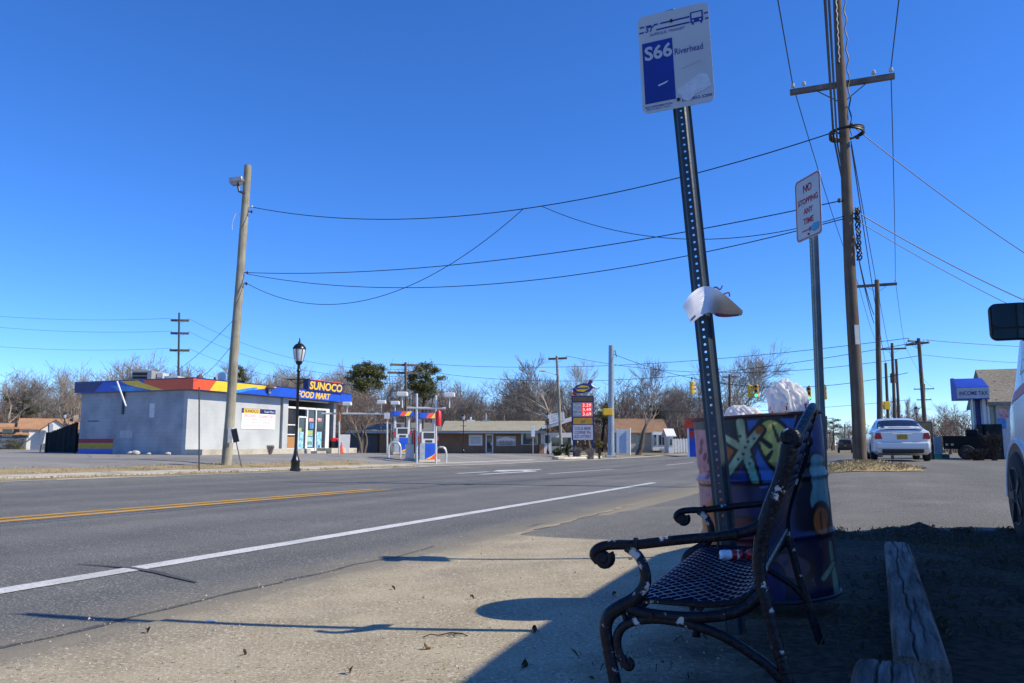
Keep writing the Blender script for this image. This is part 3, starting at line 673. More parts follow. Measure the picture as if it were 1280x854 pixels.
def paint(a, h):
    """colour of the painted picture; a = angle from the side seen here, h = 0 bottom .. 1 top"""
    x = 77 * math.sin(a) if abs(a) < math.pi / 2 else 77 * (2 - math.sin(abs(a))) * (1 if a > 0 else -1)
    y = (1 - h) * 226
    wob = 3.0 * noise.noise(Vector((x * 0.05, y * 0.05, 1)))
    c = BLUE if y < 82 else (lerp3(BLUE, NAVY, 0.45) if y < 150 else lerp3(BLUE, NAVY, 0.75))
    def lay(c, d, col, edge=0.0, ecol=BLK):
        if edge: c = lerp3(ecol, c, sm(-0.5, 0.8, d - edge))
        return lerp3(col, c, sm(-0.6, 0.7, d))
    c = lay(c, ell(x, y, (-6, 10), 22, 16, 0.3) + wob, LBLUE); c = lay(c, ell(x, y, (40, 14), 19, 34, -0.6) + wob, LBLUE)
    c = lay(c, ell(x, y, (4, 62), 12, 26, 0.2) + wob, LBLUE)
    c = lay(c, ell(x, y, (-34, 12), 20, 14, 0) + wob, NAVY)
    c = lay(c, y - 5 - 0.5 * wob - 0.02 * x, (0.03, 0.012, 0.02))
    if x < -44 + 0.06 * y + wob * 0.4:                         # pink panel, orange below
        c = PINK if y < 92 else lerp3(PINK, ORG, sm(96, 108, y + (x + 60) * 0.8))
        c = lay(c, y - 12 - wob, (0.05, 0.03, 0.04))
        for (sx, sy) in ((-66, 30), (-56, 26), (-54, 42), (-63, 48), (-58, 52), (-61, 70), (-68, 40), (-50, 62)): c = lay(c, ell(x, y, (sx, sy), 2.6, 5.5, 0.3), MAG)
        c = lay(c, abs(x + 44 - 0.06 * y - wob * 0.4) - 2.2, BLK)
    c = lay(c, ell(x, y, (-35, 42), 7, 14, 0.1), ORG, 4.5)
    c = lay(c, ell(x, y, (22, 38), 17.5, 32, -0.28), YEL if y < 58 else (0.40, 0.36, 0.14), 4.0)
    for s_ in (((19, 12), (24, 32), 1.2, 2.6), ((10, 52), (16, 44), 3.2, 1.4), ((26, 46), (34, 60), 1.4, 3.0), ((30, 34), (38, 28), 1.4, 2.6), ((6, 30), (14, 38), 2.8, 3.4)): c = lay(c, seg(x, y, *s_), BLK)
    d = min(seg(x, y, *s_) for s_ in STAR); sc_ = lerp3(CREAM, AQUA, sm(26, 66, y + 0.3 * x)); c = lay(c, d, sc_, 3.8)
    for (sx, sy) in ((-21, 30), (-10, 31), (-17, 46), (-8, 50), (-11, 58), (-23, 52), (-14, 38), (-3, 28), (-18, 24)): c = lay(c, ell(x, y, (sx, sy), 1.5, 1.9), (0.01, 0.03, 0.03))
    c = lay(c, ell(x, y, (4, 18), 4.2, 5.5, 0.5), ORG)
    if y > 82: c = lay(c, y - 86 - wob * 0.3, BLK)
    c = lay(c, ell(x, y, (54, 6), 9, 9), (0.55, 0.20, 0.05)); c = lay(c, seg(x, y, (58, 2), (40, 60), 6, 9) + wob, BLUE, 3.0)
    c = lay(c, seg(x, y, (50, 40), (44, 130), 8, 12) + wob, NAVY)
    c = lay(c, seg(x, y, (66, 62), (62, 138), 9, 10) + wob, TEAL, 3.0)
    c = lay(c, ell(x, y, (62, 132), 8.5, 16, 0.05), ORG, 4.0); c = lay(c, seg(x, y, (62, 122), (62, 142), 1, 1.2), MAR)
    c = lay(c, ell(x, y, (-22, 142), 26, 17, 0.15) + wob, MAR, 4.0)
    c = lay(c, ell(x, y, (26, 182), 20, 13, 0.35) + wob, (0.13, 0.07, 0.14), 4.0)
    for (sx, sy) in ((18, 178), (28, 182), (34, 190)): c = lay(c, ell(x, y, (sx, sy), 3.2, 3.6), BLUE)
    c = lay(c, seg(x, y, (70, 160), (72, 226), 2.0, 3.4) + wob * 0.4, AQUA, 1.6); c = lay(c, seg(x, y, (71, 186), (58, 200), 2.4, 3.0), AQUA, 1.6)
    c = lay(c, ell(x, y, (2, 200), 13, 22, -0.2) + wob, BLUE, 3.0)
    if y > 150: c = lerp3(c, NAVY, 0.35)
    return c
NA, NH = 300, 210
prof = lambda h: DR + 0.010 * math.exp(-((h - 0.655) / 0.014) ** 2) + 0.010 * math.exp(-((h - 0.345) / 0.014) ** 2) - 0.006 * math.exp(-((h - 0.70) / 0.02) ** 2)
e = MB(); rows = []; cols = []
for i in range(NH + 1):
    h = i / NH; row = []
    for j in range(NA):
        a = 2 * math.pi * j / NA - math.pi
        r = prof(h) + 0.004 * noise.noise(Vector((math.sin(a) * 3, math.cos(a) * 3, h * 5)))
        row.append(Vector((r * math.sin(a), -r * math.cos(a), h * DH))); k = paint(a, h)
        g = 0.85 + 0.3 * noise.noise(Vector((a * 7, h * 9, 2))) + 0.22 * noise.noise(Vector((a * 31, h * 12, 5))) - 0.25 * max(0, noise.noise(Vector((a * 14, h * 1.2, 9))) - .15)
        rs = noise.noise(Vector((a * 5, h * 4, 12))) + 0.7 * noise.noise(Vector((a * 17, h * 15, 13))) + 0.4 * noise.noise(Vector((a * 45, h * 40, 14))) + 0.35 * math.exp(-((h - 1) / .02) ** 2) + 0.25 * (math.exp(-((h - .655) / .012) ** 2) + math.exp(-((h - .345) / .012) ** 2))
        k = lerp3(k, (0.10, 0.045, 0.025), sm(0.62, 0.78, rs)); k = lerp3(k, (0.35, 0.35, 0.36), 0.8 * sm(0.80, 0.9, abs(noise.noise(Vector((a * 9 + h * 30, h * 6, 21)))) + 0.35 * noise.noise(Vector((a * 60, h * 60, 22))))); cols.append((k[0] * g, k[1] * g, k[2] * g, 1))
    rows.append(row)
e.grid(rows, True)
m_drum = bpy.data.materials.new('drum_paint'); m_drum.use_nodes = True; N = m_drum.node_tree.nodes
at_ = N.new('ShaderNodeAttribute'); at_.attribute_name = 'paint'; b = N['Principled BSDF']; b.inputs['Roughness'].default_value = 0.38
m_drum.node_tree.links.new(at_.outputs['Color'], b.inputs['Base Color'])
body = obj('body', e, m_drum, drum, smooth=True)
ca = body.data.color_attributes.new('paint', 'FLOAT_COLOR', 'POINT')
ca.data.foreach_set('color', [x for c in cols for x in c])
e = MB(); e.tube([Vector((DR * 1.012 * math.sin(2 * math.pi * j / 60), -DR * 1.012 * math.cos(2 * math.pi * j / 60), DH)) for j in range(61)], 0.008, 8, False)
obj('rim', e, mat('drum_rim_rust', (0.10, 0.03, 0.015), rough=0.6, var=0.4, scale=20, col2=(0.03, 0.02, 0.03)), drum)
e = MB(); e.tube([Vector((DR * 1.005 * math.sin(2 * math.pi * j / 60), -DR * 1.005 * math.cos(2 * math.pi * j / 60), 0.008)) for j in range(61)], 0.009, 8, False)
obj('base_rim', e, mat('drum_rim_dark', (0.01, 0.012, 0.03), rough=0.5), drum)
e = MB(); e.lathe([(0.001, DH - 0.16), (DR * 0.5, DH - 0.15), (DR - 0.004, DH - 0.17)], 32, cap=False)
obj('liner', e, mat('bin_liner', (0.02, 0.02, 0.022), rough=0.35, bump=0.6, bscale=9), drum)
# plastic bags stuffed in the top
m_bag = mat('white_plastic_bag', (0.82, 0.83, 0.86), rough=0.38, var=0.05, scale=8, spec=0.5)
N = m_bag.node_tree.nodes; bb = N['Principled BSDF']; bb.inputs['Transmission Weight'].default_value = 0.0; bb.inputs['Subsurface Weight'].default_value = 0.0
tr = N.new('ShaderNodeBsdfTranslucent'); tr.inputs['Color'].default_value = (0.9, 0.9, 0.93, 1); mx = N.new('ShaderNodeMixShader'); mx.inputs[0].default_value = 0.5
L = m_bag.node_tree.links; L.new(bb.outputs[0], mx.inputs[1]); L.new(tr.outputs[0], mx.inputs[2]); L.new(mx.outputs[0], N['Material Output'].inputs[0])
m_bagred = mat('bag_red_print', (0.65, 0.02, 0.03), rough=0.4, var=0.1)
def bag(name, label, c, rx, ry, rz, seed, redband=None, lean=0.0, open_top=False):
    e = MB(); rows = []; nr, nc = 56, 90
    for i in range(nr + 1):
        th = math.pi * i / nr; row = []
        for j in range(nc):
            w = 2 * math.pi * j / nc
            d = Vector((math.sin(th) * math.cos(w), math.sin(th) * math.sin(w), math.cos(th)))
            f = 1 + 0.16 * noise.noise(d * 1.6 + Vector((seed, 0, 0)))
            for fr, am in ((2.6, 0.12), (5.5, 0.06), (11, 0.025), (22, 0.010)):                  # creases: ridged noise
                f -= am * (1 - abs(noise.noise(d * fr + Vector((seed, seed, 0)))) * 2) * 0.6
            fold = noise.noise(Vector((d.x * 4.2 + seed, d.y * 4.2, d.z * 0.9))); f += 0.17 * (abs(fold) * 2 - 0.45) * (0.4 + 0.6 * math.sin(th)); f += 0.06 * (abs(noise.noise(Vector((d.x * 9 + seed, d.y * 9, d.z * 2.5)))) - .2)
            f += 0.10 * math.copysign(abs(math.sin(2 * w)) ** 3, 1) * math.sin(th)
            z = d.z * rz * f
            row.append(c + Vector((d.x * rx * f + lean * d.z, d.y * ry * f, z)))
        rows.append(row)
    e.grid(rows, True)
    if redband:
        for k in range(len(e.f)):
            i, j = k // nc, k % nc
            if redband(i / nr, j / nc): e.m[k] = 1
    solo(name, e, [m_bag, m_bagred], label, 'plastic bag', smooth=70)
bc = W(983, 497, 3.66)
def red1(a, b): 
    t = b - 0.5
    return 0.50 < a < 0.86 and (abs((a - 0.50) - 0.36 * (1 - ((b - 0.60) / 0.10) ** 2)) < 0.03 or (0.84 < b < 0.875 and 0.42 < a < 0.75)) and 0.5 < b < 0.95
bag('plastic_bag', 'puffed white shopping bag with red print sticking up from the drum', bc + Vector((0, 0, -0.025)), 0.095, 0.085, 0.112, 3.1, red1, -0.01)
bag('plastic_bag', 'flattened white bag lying low at the left of the drum rim', W(928, 521, 3.60), 0.085, 0.08, 0.055, 8.7, None, 0.0)
# ---------------------------------------------------------------- perforated steel sign posts
m_galv = mat('galvanised_steel', (0.11, 0.135, 0.14), rough=0.4, metal=0.1, var=0.25, scale=9, bump=0.08, bscale=60, col2=(0.18, 0.21, 0.21))
m_green = mat('dark_post_steel', (0.030, 0.044, 0.058), rough=0.4, metal=0.2, var=0.25, scale=8, bump=0.05)
def channel_post(e, p0, p1, face, width=0.078, depth=0.038, pitch=0.0315, hole=0.0055, web=0.40, sign=1):
    """hat-channel post from p0 to p1, its web facing 'face', a real hole every pitch"""
    t = (p1 - p0).normalized(); f = (Vector(face) - t * t.dot(Vector(face))).normalized(); s = t.cross(f) * -1
    L_ = (p1 - p0).length; P = lambda a, b, c: p0 + t * c + s * a + f * b
    hw = width * web / 2; th = 0.0032
    n = int(L_ / pitch); pitch = L_ / n
    for side, off in ((0, 0.0), (1, -th)):
        for i in range(n):
            z0, z1 = i * pitch, (i + 1) * pitch; zc = (z0 + z1) / 2
            ring = [P(hole * math.cos(math.pi / 4 * k + math.pi / 8), off, zc + hole * math.sin(math.pi / 4 * k + math.pi / 8)) for k in range(8)]
            sq = [P(hw, off, zc), P(hw, off, z1), P(0, off, z1), P(-hw, off, z1), P(-hw, off, zc), P(-hw, off, z0), P(0, off, z0), P(hw, off, z0)]
            # outer points at the angles 0,45,...; ring at 22.5 steps
            fs = []
            for k in range(8): fs.append((8 + k, 8 + (k + 1) % 8, k) if False else (8 + k, 8 + (k + 1) % 8, (k) % 8))
            for k in range(8): fs.append((8 + k, k, (k + 7) % 8))
            e._add(ring + sq, [q if side == 0 else q[::-1] for q in fs])
    # flanges: sloping walls and lips
    pr = [(hw, 0), (hw + 0.006, -0.006), (width * 0.36, -depth), (width * 0.5, -depth - 0.001), (width * 0.5, -depth - th - 0.001), (width * 0.36 - th, -depth - th), (hw - 0.001, -th)]
    for m in (1, -1):
        e.prism([(a * m, b) for a, b in pr], P, 0.0, L_)
m_sheet = mat('sign_sheeting', (0.46, 0.47, 0.48), rough=0.42, var=0.06, scale=5, col2=(0.52, 0.53, 0.54))
m_navy = mat('sign_blue', (0.008, 0.025, 0.24), rough=0.4, var=0.15, scale=9); m_signred = mat('sign_maroon', (0.34, 0.008, 0.02), rough=0.45, var=0.2, scale=20)
m_alum = mat('sign_back', (0.42, 0.43, 0.44), rough=0.45, metal=0.6); m_bolt = mat('bolt_steel', (0.05, 0.05, 0.055), rough=0.4, metal=0.8)
def rrect(w, h, r, n=5):
    out = []
    for cx, cy, a0 in ((w / 2 - r, h / 2 - r, 0), (-w / 2 + r, h / 2 - r, 90), (-w / 2 + r, -h / 2 + r, 180), (w / 2 - r, -h / 2 + r, 270)):
        for k in range(n + 1):
            w_ = R(a0 + 90 * k / n); out.append((cx + r * math.cos(w_), cy + r * math.sin(w_)))
    return out
# --- bus stop sign
p0 = G(919, 798); p1 = W(838, 12, 3.30)
post = thing('bus_stop_sign', 'leaning bus stop sign S66 Riverhead on a perforated steel post', 'sign', p0)
e = MB(); channel_post(e, p0 - (p1 - p0).normalized() * 0.15, p1, RD(-1, 0)); obj('post', e, m_green, post, smooth=False, world=True)
ax = (p1 - p0).normalized(); X = RD(0, -1); X = (X - ax * X.dot(ax)).normalized(); Nn = X.cross(ax); 
SW, SH = 0.315, 0.470
O = p0 + ax * ((p1 - p0).length - SH / 2 - 0.008) + Nn * 0.006
X = (Matrix.Rotation(R(-2.0), 3, Nn) @ X); Y = Nn.cross(X)
def on_sign(a, b, t): return O + X * a + Y * b + Nn * t
e = MB(); e.prism(rrect(SW, SH, 0.028), on_sign, 0.0, 0.0025); panel = obj('panel', e, m_sheet, post, smooth=False, world=True)
def patch(par, pts, m, lift, name='print'):
    e = MB(); e.poly([on_sign(a, b, lift) for a, b in pts]); return obj(name, e, m, par, smooth=False, world=True)
w2, h2 = SW / 2, SH / 2
def U_(x, y): return ((x - 0.5) * SW, (0.5 - y) * SH)          # 0..1 from top left
def rect(x0, y0, x1, y1): return [U_(x0, y1), U_(x1, y1), U_(x1, y0), U_(x0, y0)]
LF = 0.0040
patch(panel, rect(0.045, 0.285, 0.475, 0.905), m_navy, LF, 'blue_field')
for (x0, x1) in ((0.02, 0.085), (0.11, 0.19), (0.22, 0.285), (0.315, 0.73), (0.93, 0.985)): patch(panel, [U_(x0, .122), U_(x1, .122), U_(x1 + .01, .107), U_(x0 + .01, .107)], m_navy, LF, 'stripe')
for (x0, x1) in ((0.01, 0.075), (0.255, 0.73), (0.94, 0.99)): patch(panel, [U_(x0, .178), U_(x1, .178), U_(x1 + .01, .163), U_(x0 + .01, .163)], m_navy, LF, 'stripe')
def lt(par, s, x0, y0, x1, y1, m, **k):
    a = U_(x0, y1); b = U_(x1, y0); return letter(par, s, m, O, X, Y, (a[0], b[0], a[1], b[1]), lift=k.pop('lift', LF), **k)
lt(panel, 'ST', 0.10, 0.122, 0.235, 0.178, m_navy, shear=0.35, offset=0.03); lt(panel, 'SUFFOLK TRANSIT', 0.165, 0.198, 0.665, 0.225, m_navy, shear=0.2)
patch(panel, rect(0.745, 0.075, 0.92, 0.185), m_navy, LF, 'bus_symbol')
patch(panel, rect(0.765, 0.088, 0.90, 0.140), m_sheet, LF + .0006, 'bus_symbol')
for x in (0.775, 0.875): patch(panel, rect(x - 0.008, 0.158, x + 0.018, 0.172), m_sheet, LF + .0006, 'bus_symbol')
for x in (0.762, 0.878): patch(panel, rect(x, 0.185, x + 0.025, 0.205), m_navy, LF, 'bus_symbol')
lt(panel, 'S66', 0.075, 0.325, 0.465, 0.470, m_sheet, offset=0.028, lift=LF + .0006); lt(panel, 'Riverhead', 0.50, 0.405, 0.89, 0.468, m_navy, offset=0.006)
lt(panel, 'BUS INFORMATION', 0.045, 0.930, 0.42, 0.950, m_navy, offset=0.01); lt(panel, 'SEE PUBLIC INFO', 0.06, 0.957, 0.40, 0.972, m_navy); lt(panel, '(631)852-5200', 0.56, 0.918, 0.965, 0.955, m_navy, offset=0.008)
m_stk = mat('torn_sticker', (0.50, 0.54, 0.60), rough=0.6, scale=60, col2=(0.62, 0.66, 0.72))
patch(panel, [U_(.50, .82), U_(.62, .78), U_(.83, .70), U_(.93, .72), U_(.97, .84), U_(.86, .875), U_(.74, .90), U_(.66, .955), U_(.58, .935), U_(.55, .88), U_(.50, .86)][::-1], m_stk, LF + .0006, 'torn_sticker')
patch(panel, [U_(.24, .735), U_(.39, .708), U_(.36, .728), U_(.25, .75)][::-1], m_stk, LF + .0006, 'scratch')
patch(panel, [U_(.57, .62), U_(.85, .575), U_(.85, .579), U_(.57, .625)][::-1], m_alum, LF, 'scratch')
for (x, y) in ((0.48, 0.115), (0.51, 0.92)):
    e = MB(); c = on_sign(*U_(x, y), 0.0); e.cyl(c, c + Nn * 0.009, 0.0075, None, 8); obj('bolt', e, m_bolt, post, world=True)
# --- folded notice tied to its post
m_pap = mat('notice_paper', (0.78, 0.79, 0.83), rough=0.6, var=0.04, scale=6)
pc = W(884, 382, 3.27); e = MB(); rows = []
A_, B_ = W(853, 386, 3.17), W(925, 394, 3.25)
ctl = [(853, 383, 3.17), (862, 369, 3.18), (876, 359, 3.20), (890, 359, 3.17), (904, 367, 3.13), (916, 377, 3.15), (928, 388, 3.20)]
cl = [(864, 405, 3.15), (872, 398, 3.15), (883, 391, 3.155), (889, 391, 3.20), (896, 395, 3.30), (908, 396, 3.31), (927, 394, 3.30)]
top = [Vector(p) for p in smooth_path([tuple(W(*c)) for c in ctl], 4)]; bot = [Vector(p) for p in smooth_path([tuple(W(*c)) for c in cl], 4)]
for i in range(len(top)): rows.append([top[i] + (bot[i] - top[i]) * k / 6 + Vector((0, -0.012 * math.sin(math.pi * k / 6), 0)) for k in range(7)])
off = Vector((0.0, 0.0008, -0.0008)); e.grid(rows); e.grid([[p + off for p in r][::-1] for r in rows])
note = thing('paper_notice', 'curled white paper notice tied to the bus stop post with ribbon', 'notice', pc)
obj('sheet', e, m_pap, note, world=True, smooth=60)
m_ink = mat('notice_ink', (0.30, 0.32, 0.42), rough=0.7); m_magenta = mat('magenta_edge', (0.45, 0.01, 0.22), rough=0.5)
def bil(i, k): i0 = min(int(i), len(rows) - 2); k0 = min(int(k), 5); fi, fk = i - i0, k - k0; return (rows[i0][k0] * (1 - fi) + rows[i0 + 1][k0] * fi) * (1 - fk) + (rows[i0][k0 + 1] * (1 - fi) + rows[i0 + 1][k0 + 1] * fi) * fk
for q in range(9):
    e = MB(); k = 0.9 + q * 0.42
    if q == 8: k = 4.9
    nI = 9 - (q % 3); a = [bil(0.8 + 1.2 * j * nI / 10, k) for j in range(8)]; b_ = [bil(0.8 + 1.2 * j * nI / 10, k + (0.055 if q < 8 else 0.55)) for j in range(8)]
    if q == 8: a, b_ = a[:4], b_[:4]
    e.grid([[p + Vector((0, -0.0015, 0.0012)) for p in a], [p + Vector((0, -0.0015, 0.0012)) for p in b_]]); obj('printed_line', e, m_ink if q < 8 else mat('notice_logo', (0.05, 0.08, 0.22)), note, smooth=False, world=True)
e = MB(); e.grid([[bil(i, 5.25) + Vector((0, -0.004, -0.003)) for i in range(15, len(rows) - 1)], [bil(i, 5.999) + Vector((0, -0.004, -0.003)) for i in range(15, len(rows) - 1)]]); obj('magenta_border', e, m_magenta, note, smooth=False, world=True)
m_rib = mat('purple_ribbon', (0.16, 0.03, 0.12), rough=0.5)
for ctlp in ([(886, 366, 3.22), (894, 359, 3.20), (900, 362, 3.19), (903, 357, 3.18)], [(890, 368, 3.22), (897, 372, 3.2), (904, 368, 3.19), (911, 366, 3.18), (912, 371, 3.18)], [(862, 372, 3.30), (875, 366, 3.26), (890, 366, 3.24), (898, 370, 3.28)]):
    e = MB(); e.tube(smooth_path([tuple(W(*c)) for c in ctlp], 6), 0.0035, 5, True, 0.25); obj('ribbon', e, m_rib, note, world=True)
# --- no stopping sign
gp = G(1027, 700); q0 = W(1026, 660, 5.35); q0.z = hz(q0.x, q0.y); q1 = W(1010, 222, 5.38)
nsp = thing('no_stopping_sign', 'narrow NO STOPPING ANY TIME sign on a galvanised post beyond the drum', 'sign', q0)
FN = Vector((-0.97, -0.22, 0))
e = MB(); channel_post(e, q0 - Vector((0, 0, 0.1)), q1, FN, width=0.066, hole=0.007); obj('post', e, m_galv, nsp, smooth=False, world=True)
ax = (q1 - q0).normalized(); Nn = (FN - ax * FN.dot(ax)).normalized(); X = ax.cross(Nn); Y = Nn.cross(X)
SW, SH = 0.305, 0.457
O = q1 - ax * (SH / 2 - 0.01) + Nn * 0.006
e = MB(); e.prism(rrect(SW, SH, 0.035), on_sign, 0.0, 0.0025); panel = obj('panel', e, m_sheet, nsp, smooth=False, world=True)
o1 = rrect(SW - 0.014, SH - 0.014, 0.03); o2 = rrect(SW - 0.028, SH - 0.028, 0.025); e = MB(); n = len(o1)
e._add([on_sign(a, b, LF) for a, b in o1 + o2], [(i, (i + 1) % n, n + (i + 1) % n, n + i) for i in range(n)]); obj('border', e, m_signred, panel, smooth=False, world=True)
for s, x0, y0, x1, y1 in (('NO', .33, .12, .67, .25), ('STOPPING', .11, .335, .89, .43), ('ANY', .32, .50, .68, .595), ('TIME', .30, .66, .70, .755)): lt(panel, s, x0, y0, x1, y1, m_signred, offset=0.028)
patch(panel, [U_(.24, .865), U_(.24, .845), U_(.52, .845), U_(.52, .815), U_(.66, .855), U_(.52, .895), U_(.52, .865)][::-1], m_signred, LF, 'arrow')
patch(panel, [U_(.60, .82), U_(.72, .79), U_(.90, .80), U_(.91, .86), U_(.86, .91), U_(.70, .92), U_(.60, .89)][::-1], mat('cyan_sticker', (0.05, 0.32, 0.55), rough=0.5), LF + .0006, 'sticker')
for y in (0.17, 0.93):
    e = MB(); c = on_sign(*U_(0.5, y), 0.0); e.cyl(c, c + Nn * 0.009, 0.0075, None, 8); obj('bolt', e, m_bolt, nsp, world=True)
# ---------------------------------------------------------------- landscape timbers
m_tie = wood_mat('weathered_timber', (0.085, 0.08, 0.075), (0.40, 0.38, 0.35), 'Y', 34.0, 0.07, bump=1.0)
def timber(label, a, b, w, h, ztop, seed):
    """weathered timber: top split by drying cracks, worn edges, rough ends"""
    d = (b - a); d.z = 0; L_ = d.length; ang = math.atan2(-d.x, d.y); e = MB(); rows = []; n, m = 80, 64
    def crack(x, y):
        c = 0.0
        for k in range(4):
            ph = seed * 3.1 + k * 17.3; cx = (k - 1.4) * w * 0.24 + 0.016 * noise.noise(Vector((y * 2.0, ph, 0))) + 0.010 * noise.noise(Vector((y * 9, ph, 3)))
            on = (1.0 if k == 1 else sm(0.0, 0.25, noise.noise(Vector((y * 0.9, ph, 7))))); wd = 0.0014 + 0.0016 * on
            c = max(c, on * (0.015 if k == 1 else 0.009) * math.exp(-((x - cx) / wd) ** 2))
        return c
    for i in range(n + 1):
        y = L_ * i / n; ring = []
        ring += [(-w / 2, z) for z in (0, h * .35, h * .7)]
        for j in range(m + 1):
            x = -w / 2 + w * j / m; ed = min(x + w / 2, w / 2 - x); z = h - 0.022 * max(0, 1 - ed / 0.018) ** 2
            ring.append((x, z))
        ring += [(w / 2, z) for z in (h * .7, h * .35, 0)]
        out = []
        for (x, z) in ring:
            q = Vector((x * 10, y * 2.4 + seed, z * 10)); top = z > h * 0.75
            dz = 0.004 * noise.noise(Vector((x * 60, y * 3, seed))) + 0.006 * noise.noise(q) if z > 0.01 else 0
            if top: dz -= crack(x, y)
            en = 0.010 * noise.noise(Vector((x * 30, z * 30, seed))) if i in (0, n) else 0
            out.append(Vector((x + 0.006 * noise.noise(q + Vector((3, 0, 0))), y + en, z + dz)))
        rows.append(out)
    e.grid(rows); e.poly(rows[0][::-1]); e.poly(rows[-1])
    o = obj('landscape_timber', e, m_tie, None, smooth=35); o.location = (a.x, a.y, ztop - h); o.rotation_euler = (0, 0, ang); PM[o.name] = TR(o.location, ang)
    return tag(o, label, 'timber', 'landscape timbers on the verge')
timber('long weathered timber lying on the shaded verge behind the drum', PZ(1152, 822, 0.20), PZ(1121, 677, 0.20), 0.142, 0.17, 0.20, 1.0)
timber('near timber end at the bottom edge, partly in sunlight', PZ(1098, 1300, 0.26), PZ(1107, 825, 0.26), 0.15, 0.19, 0.26, 5.0)
# ================================================================ VEHICLES
m_carw = mat('white_car_paint', (0.64, 0.65, 0.67), rough=0.22, var=0.02, scale=2, coat=0.6)
m_vanw = mat('white_van_paint', (0.70, 0.72, 0.74), rough=0.3, var=0.03, scale=2, coat=0.5)
m_black = mat('black_plastic', (0.012, 0.012, 0.014), rough=0.45, var=0.2); m_tyre = mat('tyre_rubber', (0.015, 0.015, 0.016), rough=0.8, var=0.3, scale=20)
m_rim = mat('wheel_steel', (0.35, 0.36, 0.38), rough=0.35, metal=0.8); m_cglass = glass_mat('car_glass', (0.012, 0.016, 0.02)); m_tail = mat('tail_lamp_red', (0.45, 0.012, 0.015), rough=0.2, var=0.2, scale=12)
m_amber = mat('amber_lens', (0.6, 0.2, 0.02), rough=0.2); m_chrome = mat('chrome', (0.6, 0.62, 0.64), rough=0.12, metal=1.0); m_lens = mat('clear_lens', (0.75, 0.77, 0.8), rough=0.1)
class Body:
    """car body: sections (y, half width, z low, z belt, z top, half width of roof) lofted; patches lie on it"""
    def __init__(s, secs): s.S = secs
    def sec(s, y):
        S = s.S
        if y <= S[0][0]: return S[0][1:]
        for a, b in zip(S, S[1:]):
            if y <= b[0]:
                t = (y - a[0]) / (b[0] - a[0]); t = t * t * (3 - 2 * t) * 0.5 + t * 0.5
                return tuple(p + (q - p) * t for p, q in zip(a[1:], b[1:]))
        return S[-1][1:]
    def ring(s, y):
        w, zl, zb, zt, wt = s.sec(y); d = zb - zl; g = zt - zb; r = min(0.07, max(0.012, g * 0.3))
        return [(0, zl), (w * .86, zl), (w * .97, zl + .12 * d), (w, zl + .45 * d), (w * .985, zl + .85 * d), (w * .955, zb), (wt + (w * .955 - wt) * .07, zt - r), (wt - .05, zt - r * .3), (wt * .6, zt), (0, zt + .008)]
    def at(s, y, q, side=1, lift=0.0):
        r = s.ring(y); i = min(int(q), len(r) - 2); f = q - i; x = r[i][0] + (r[i + 1][0] - r[i][0]) * f; z = r[i][1] + (r[i + 1][1] - r[i][1]) * f
        if lift:
            e1 = 0.01; r2 = s.ring(y + e1); x2 = r2[i][0] + (r2[i + 1][0] - r2[i][0]) * f; z2 = r2[i][1] + (r2[i + 1][1] - r2[i][1]) * f
            ty = Vector((x2 - x, e1, z2 - z)); ts = Vector((r[i + 1][0] - r[i][0], 0, r[i + 1][1] - r[i][1])); n = ty.cross(ts)
            n = n.normalized() if n.length > 1e-9 else Vector((1, 0, 0))
            if n.x < -0.01 or (abs(n.x) < 0.02 and n.z < 0): n = -n
            p = Vector((x, y, z)) + n * lift
        else: p = Vector((x, y, z))
        return Vector((p.x * side, p.y, p.z))
    def shell(s, n=3):
        ys = []
        for a, b in zip(s.S, s.S[1:]): ys += [a[0] + (b[0] - a[0]) * k / n for k in range(n)]
        ys.append(s.S[-1][0]); e = MB(); rows = []
        for y in ys:
            r = s.ring(y); rows.append([Vector((x, y, z)) for x, z in r] + [Vector((-x, y, z)) for x, z in r[-2:0:-1]])
        e.grid(rows, True); e.poly(rows[0]); e.poly(rows[-1][::-1]); return e
    def patch(s, e, y0, y1, q0, q1, side=1, lift=0.006, n=6, skew0=0.0, skew1=0.0):
        rows = []
        for i in range(n + 1):
            row = []
            for k in range(5):
                f = k / 4; a = y0 + skew0 * f; b = y1 + skew1 * f; row.append(s.at(a + (b - a) * i / n, q0 + (q1 - q0) * f, side, lift))
            rows.append(row)
        e.grid(rows); return e
m_dkrim = mat('dull_wheel_steel', (0.06, 0.062, 0.066), rough=0.5, metal=0.5)
def wheel(parent, x, y, r, w, side, m_rim=m_rim):
    e = MB(); M = Matrix.Translation((x, y, r)) @ Matrix.Rotation(math.pi / 2, 4, 'Y')
    e.lathe([(r * .62, -w / 2), (r * .9, -w / 2), (r * .98, -w / 2 + .02), (r, -w * .25), (r, w * .25), (r * .98, w / 2 - .02), (r * .9, w / 2), (r * .62, w / 2)], 28, M, cap=True)
    t = obj('wheel', e, m_tyre, parent, smooth=50)
    e = MB(); s = side; c = Vector((x + s * w / 2 * .8, y, r))
    e.lathe([(0.001, s * w * .43), (r * .18, s * w * .45), (r * .22, s * w * .36), (r * .5, s * w * .40), (r * .60, s * w * .52), (r * .64, s * w * .52)], 24, M, cap=False)
    obj('rim', e, m_rim, t, smooth=30)
    for k in range(5):
        e = MB(); a = 2 * math.pi * k / 5; d = Vector((0, math.cos(a), math.sin(a))); 
        e.tube([Vector((x + s * w * .47, y, r)) + d * r * .16, Vector((x + s * w * .49, y, r)) + d * r * .6], 0.035 * r / .3, 4, True, 0.5); obj('spoke', e, m_rim, t)
    return t
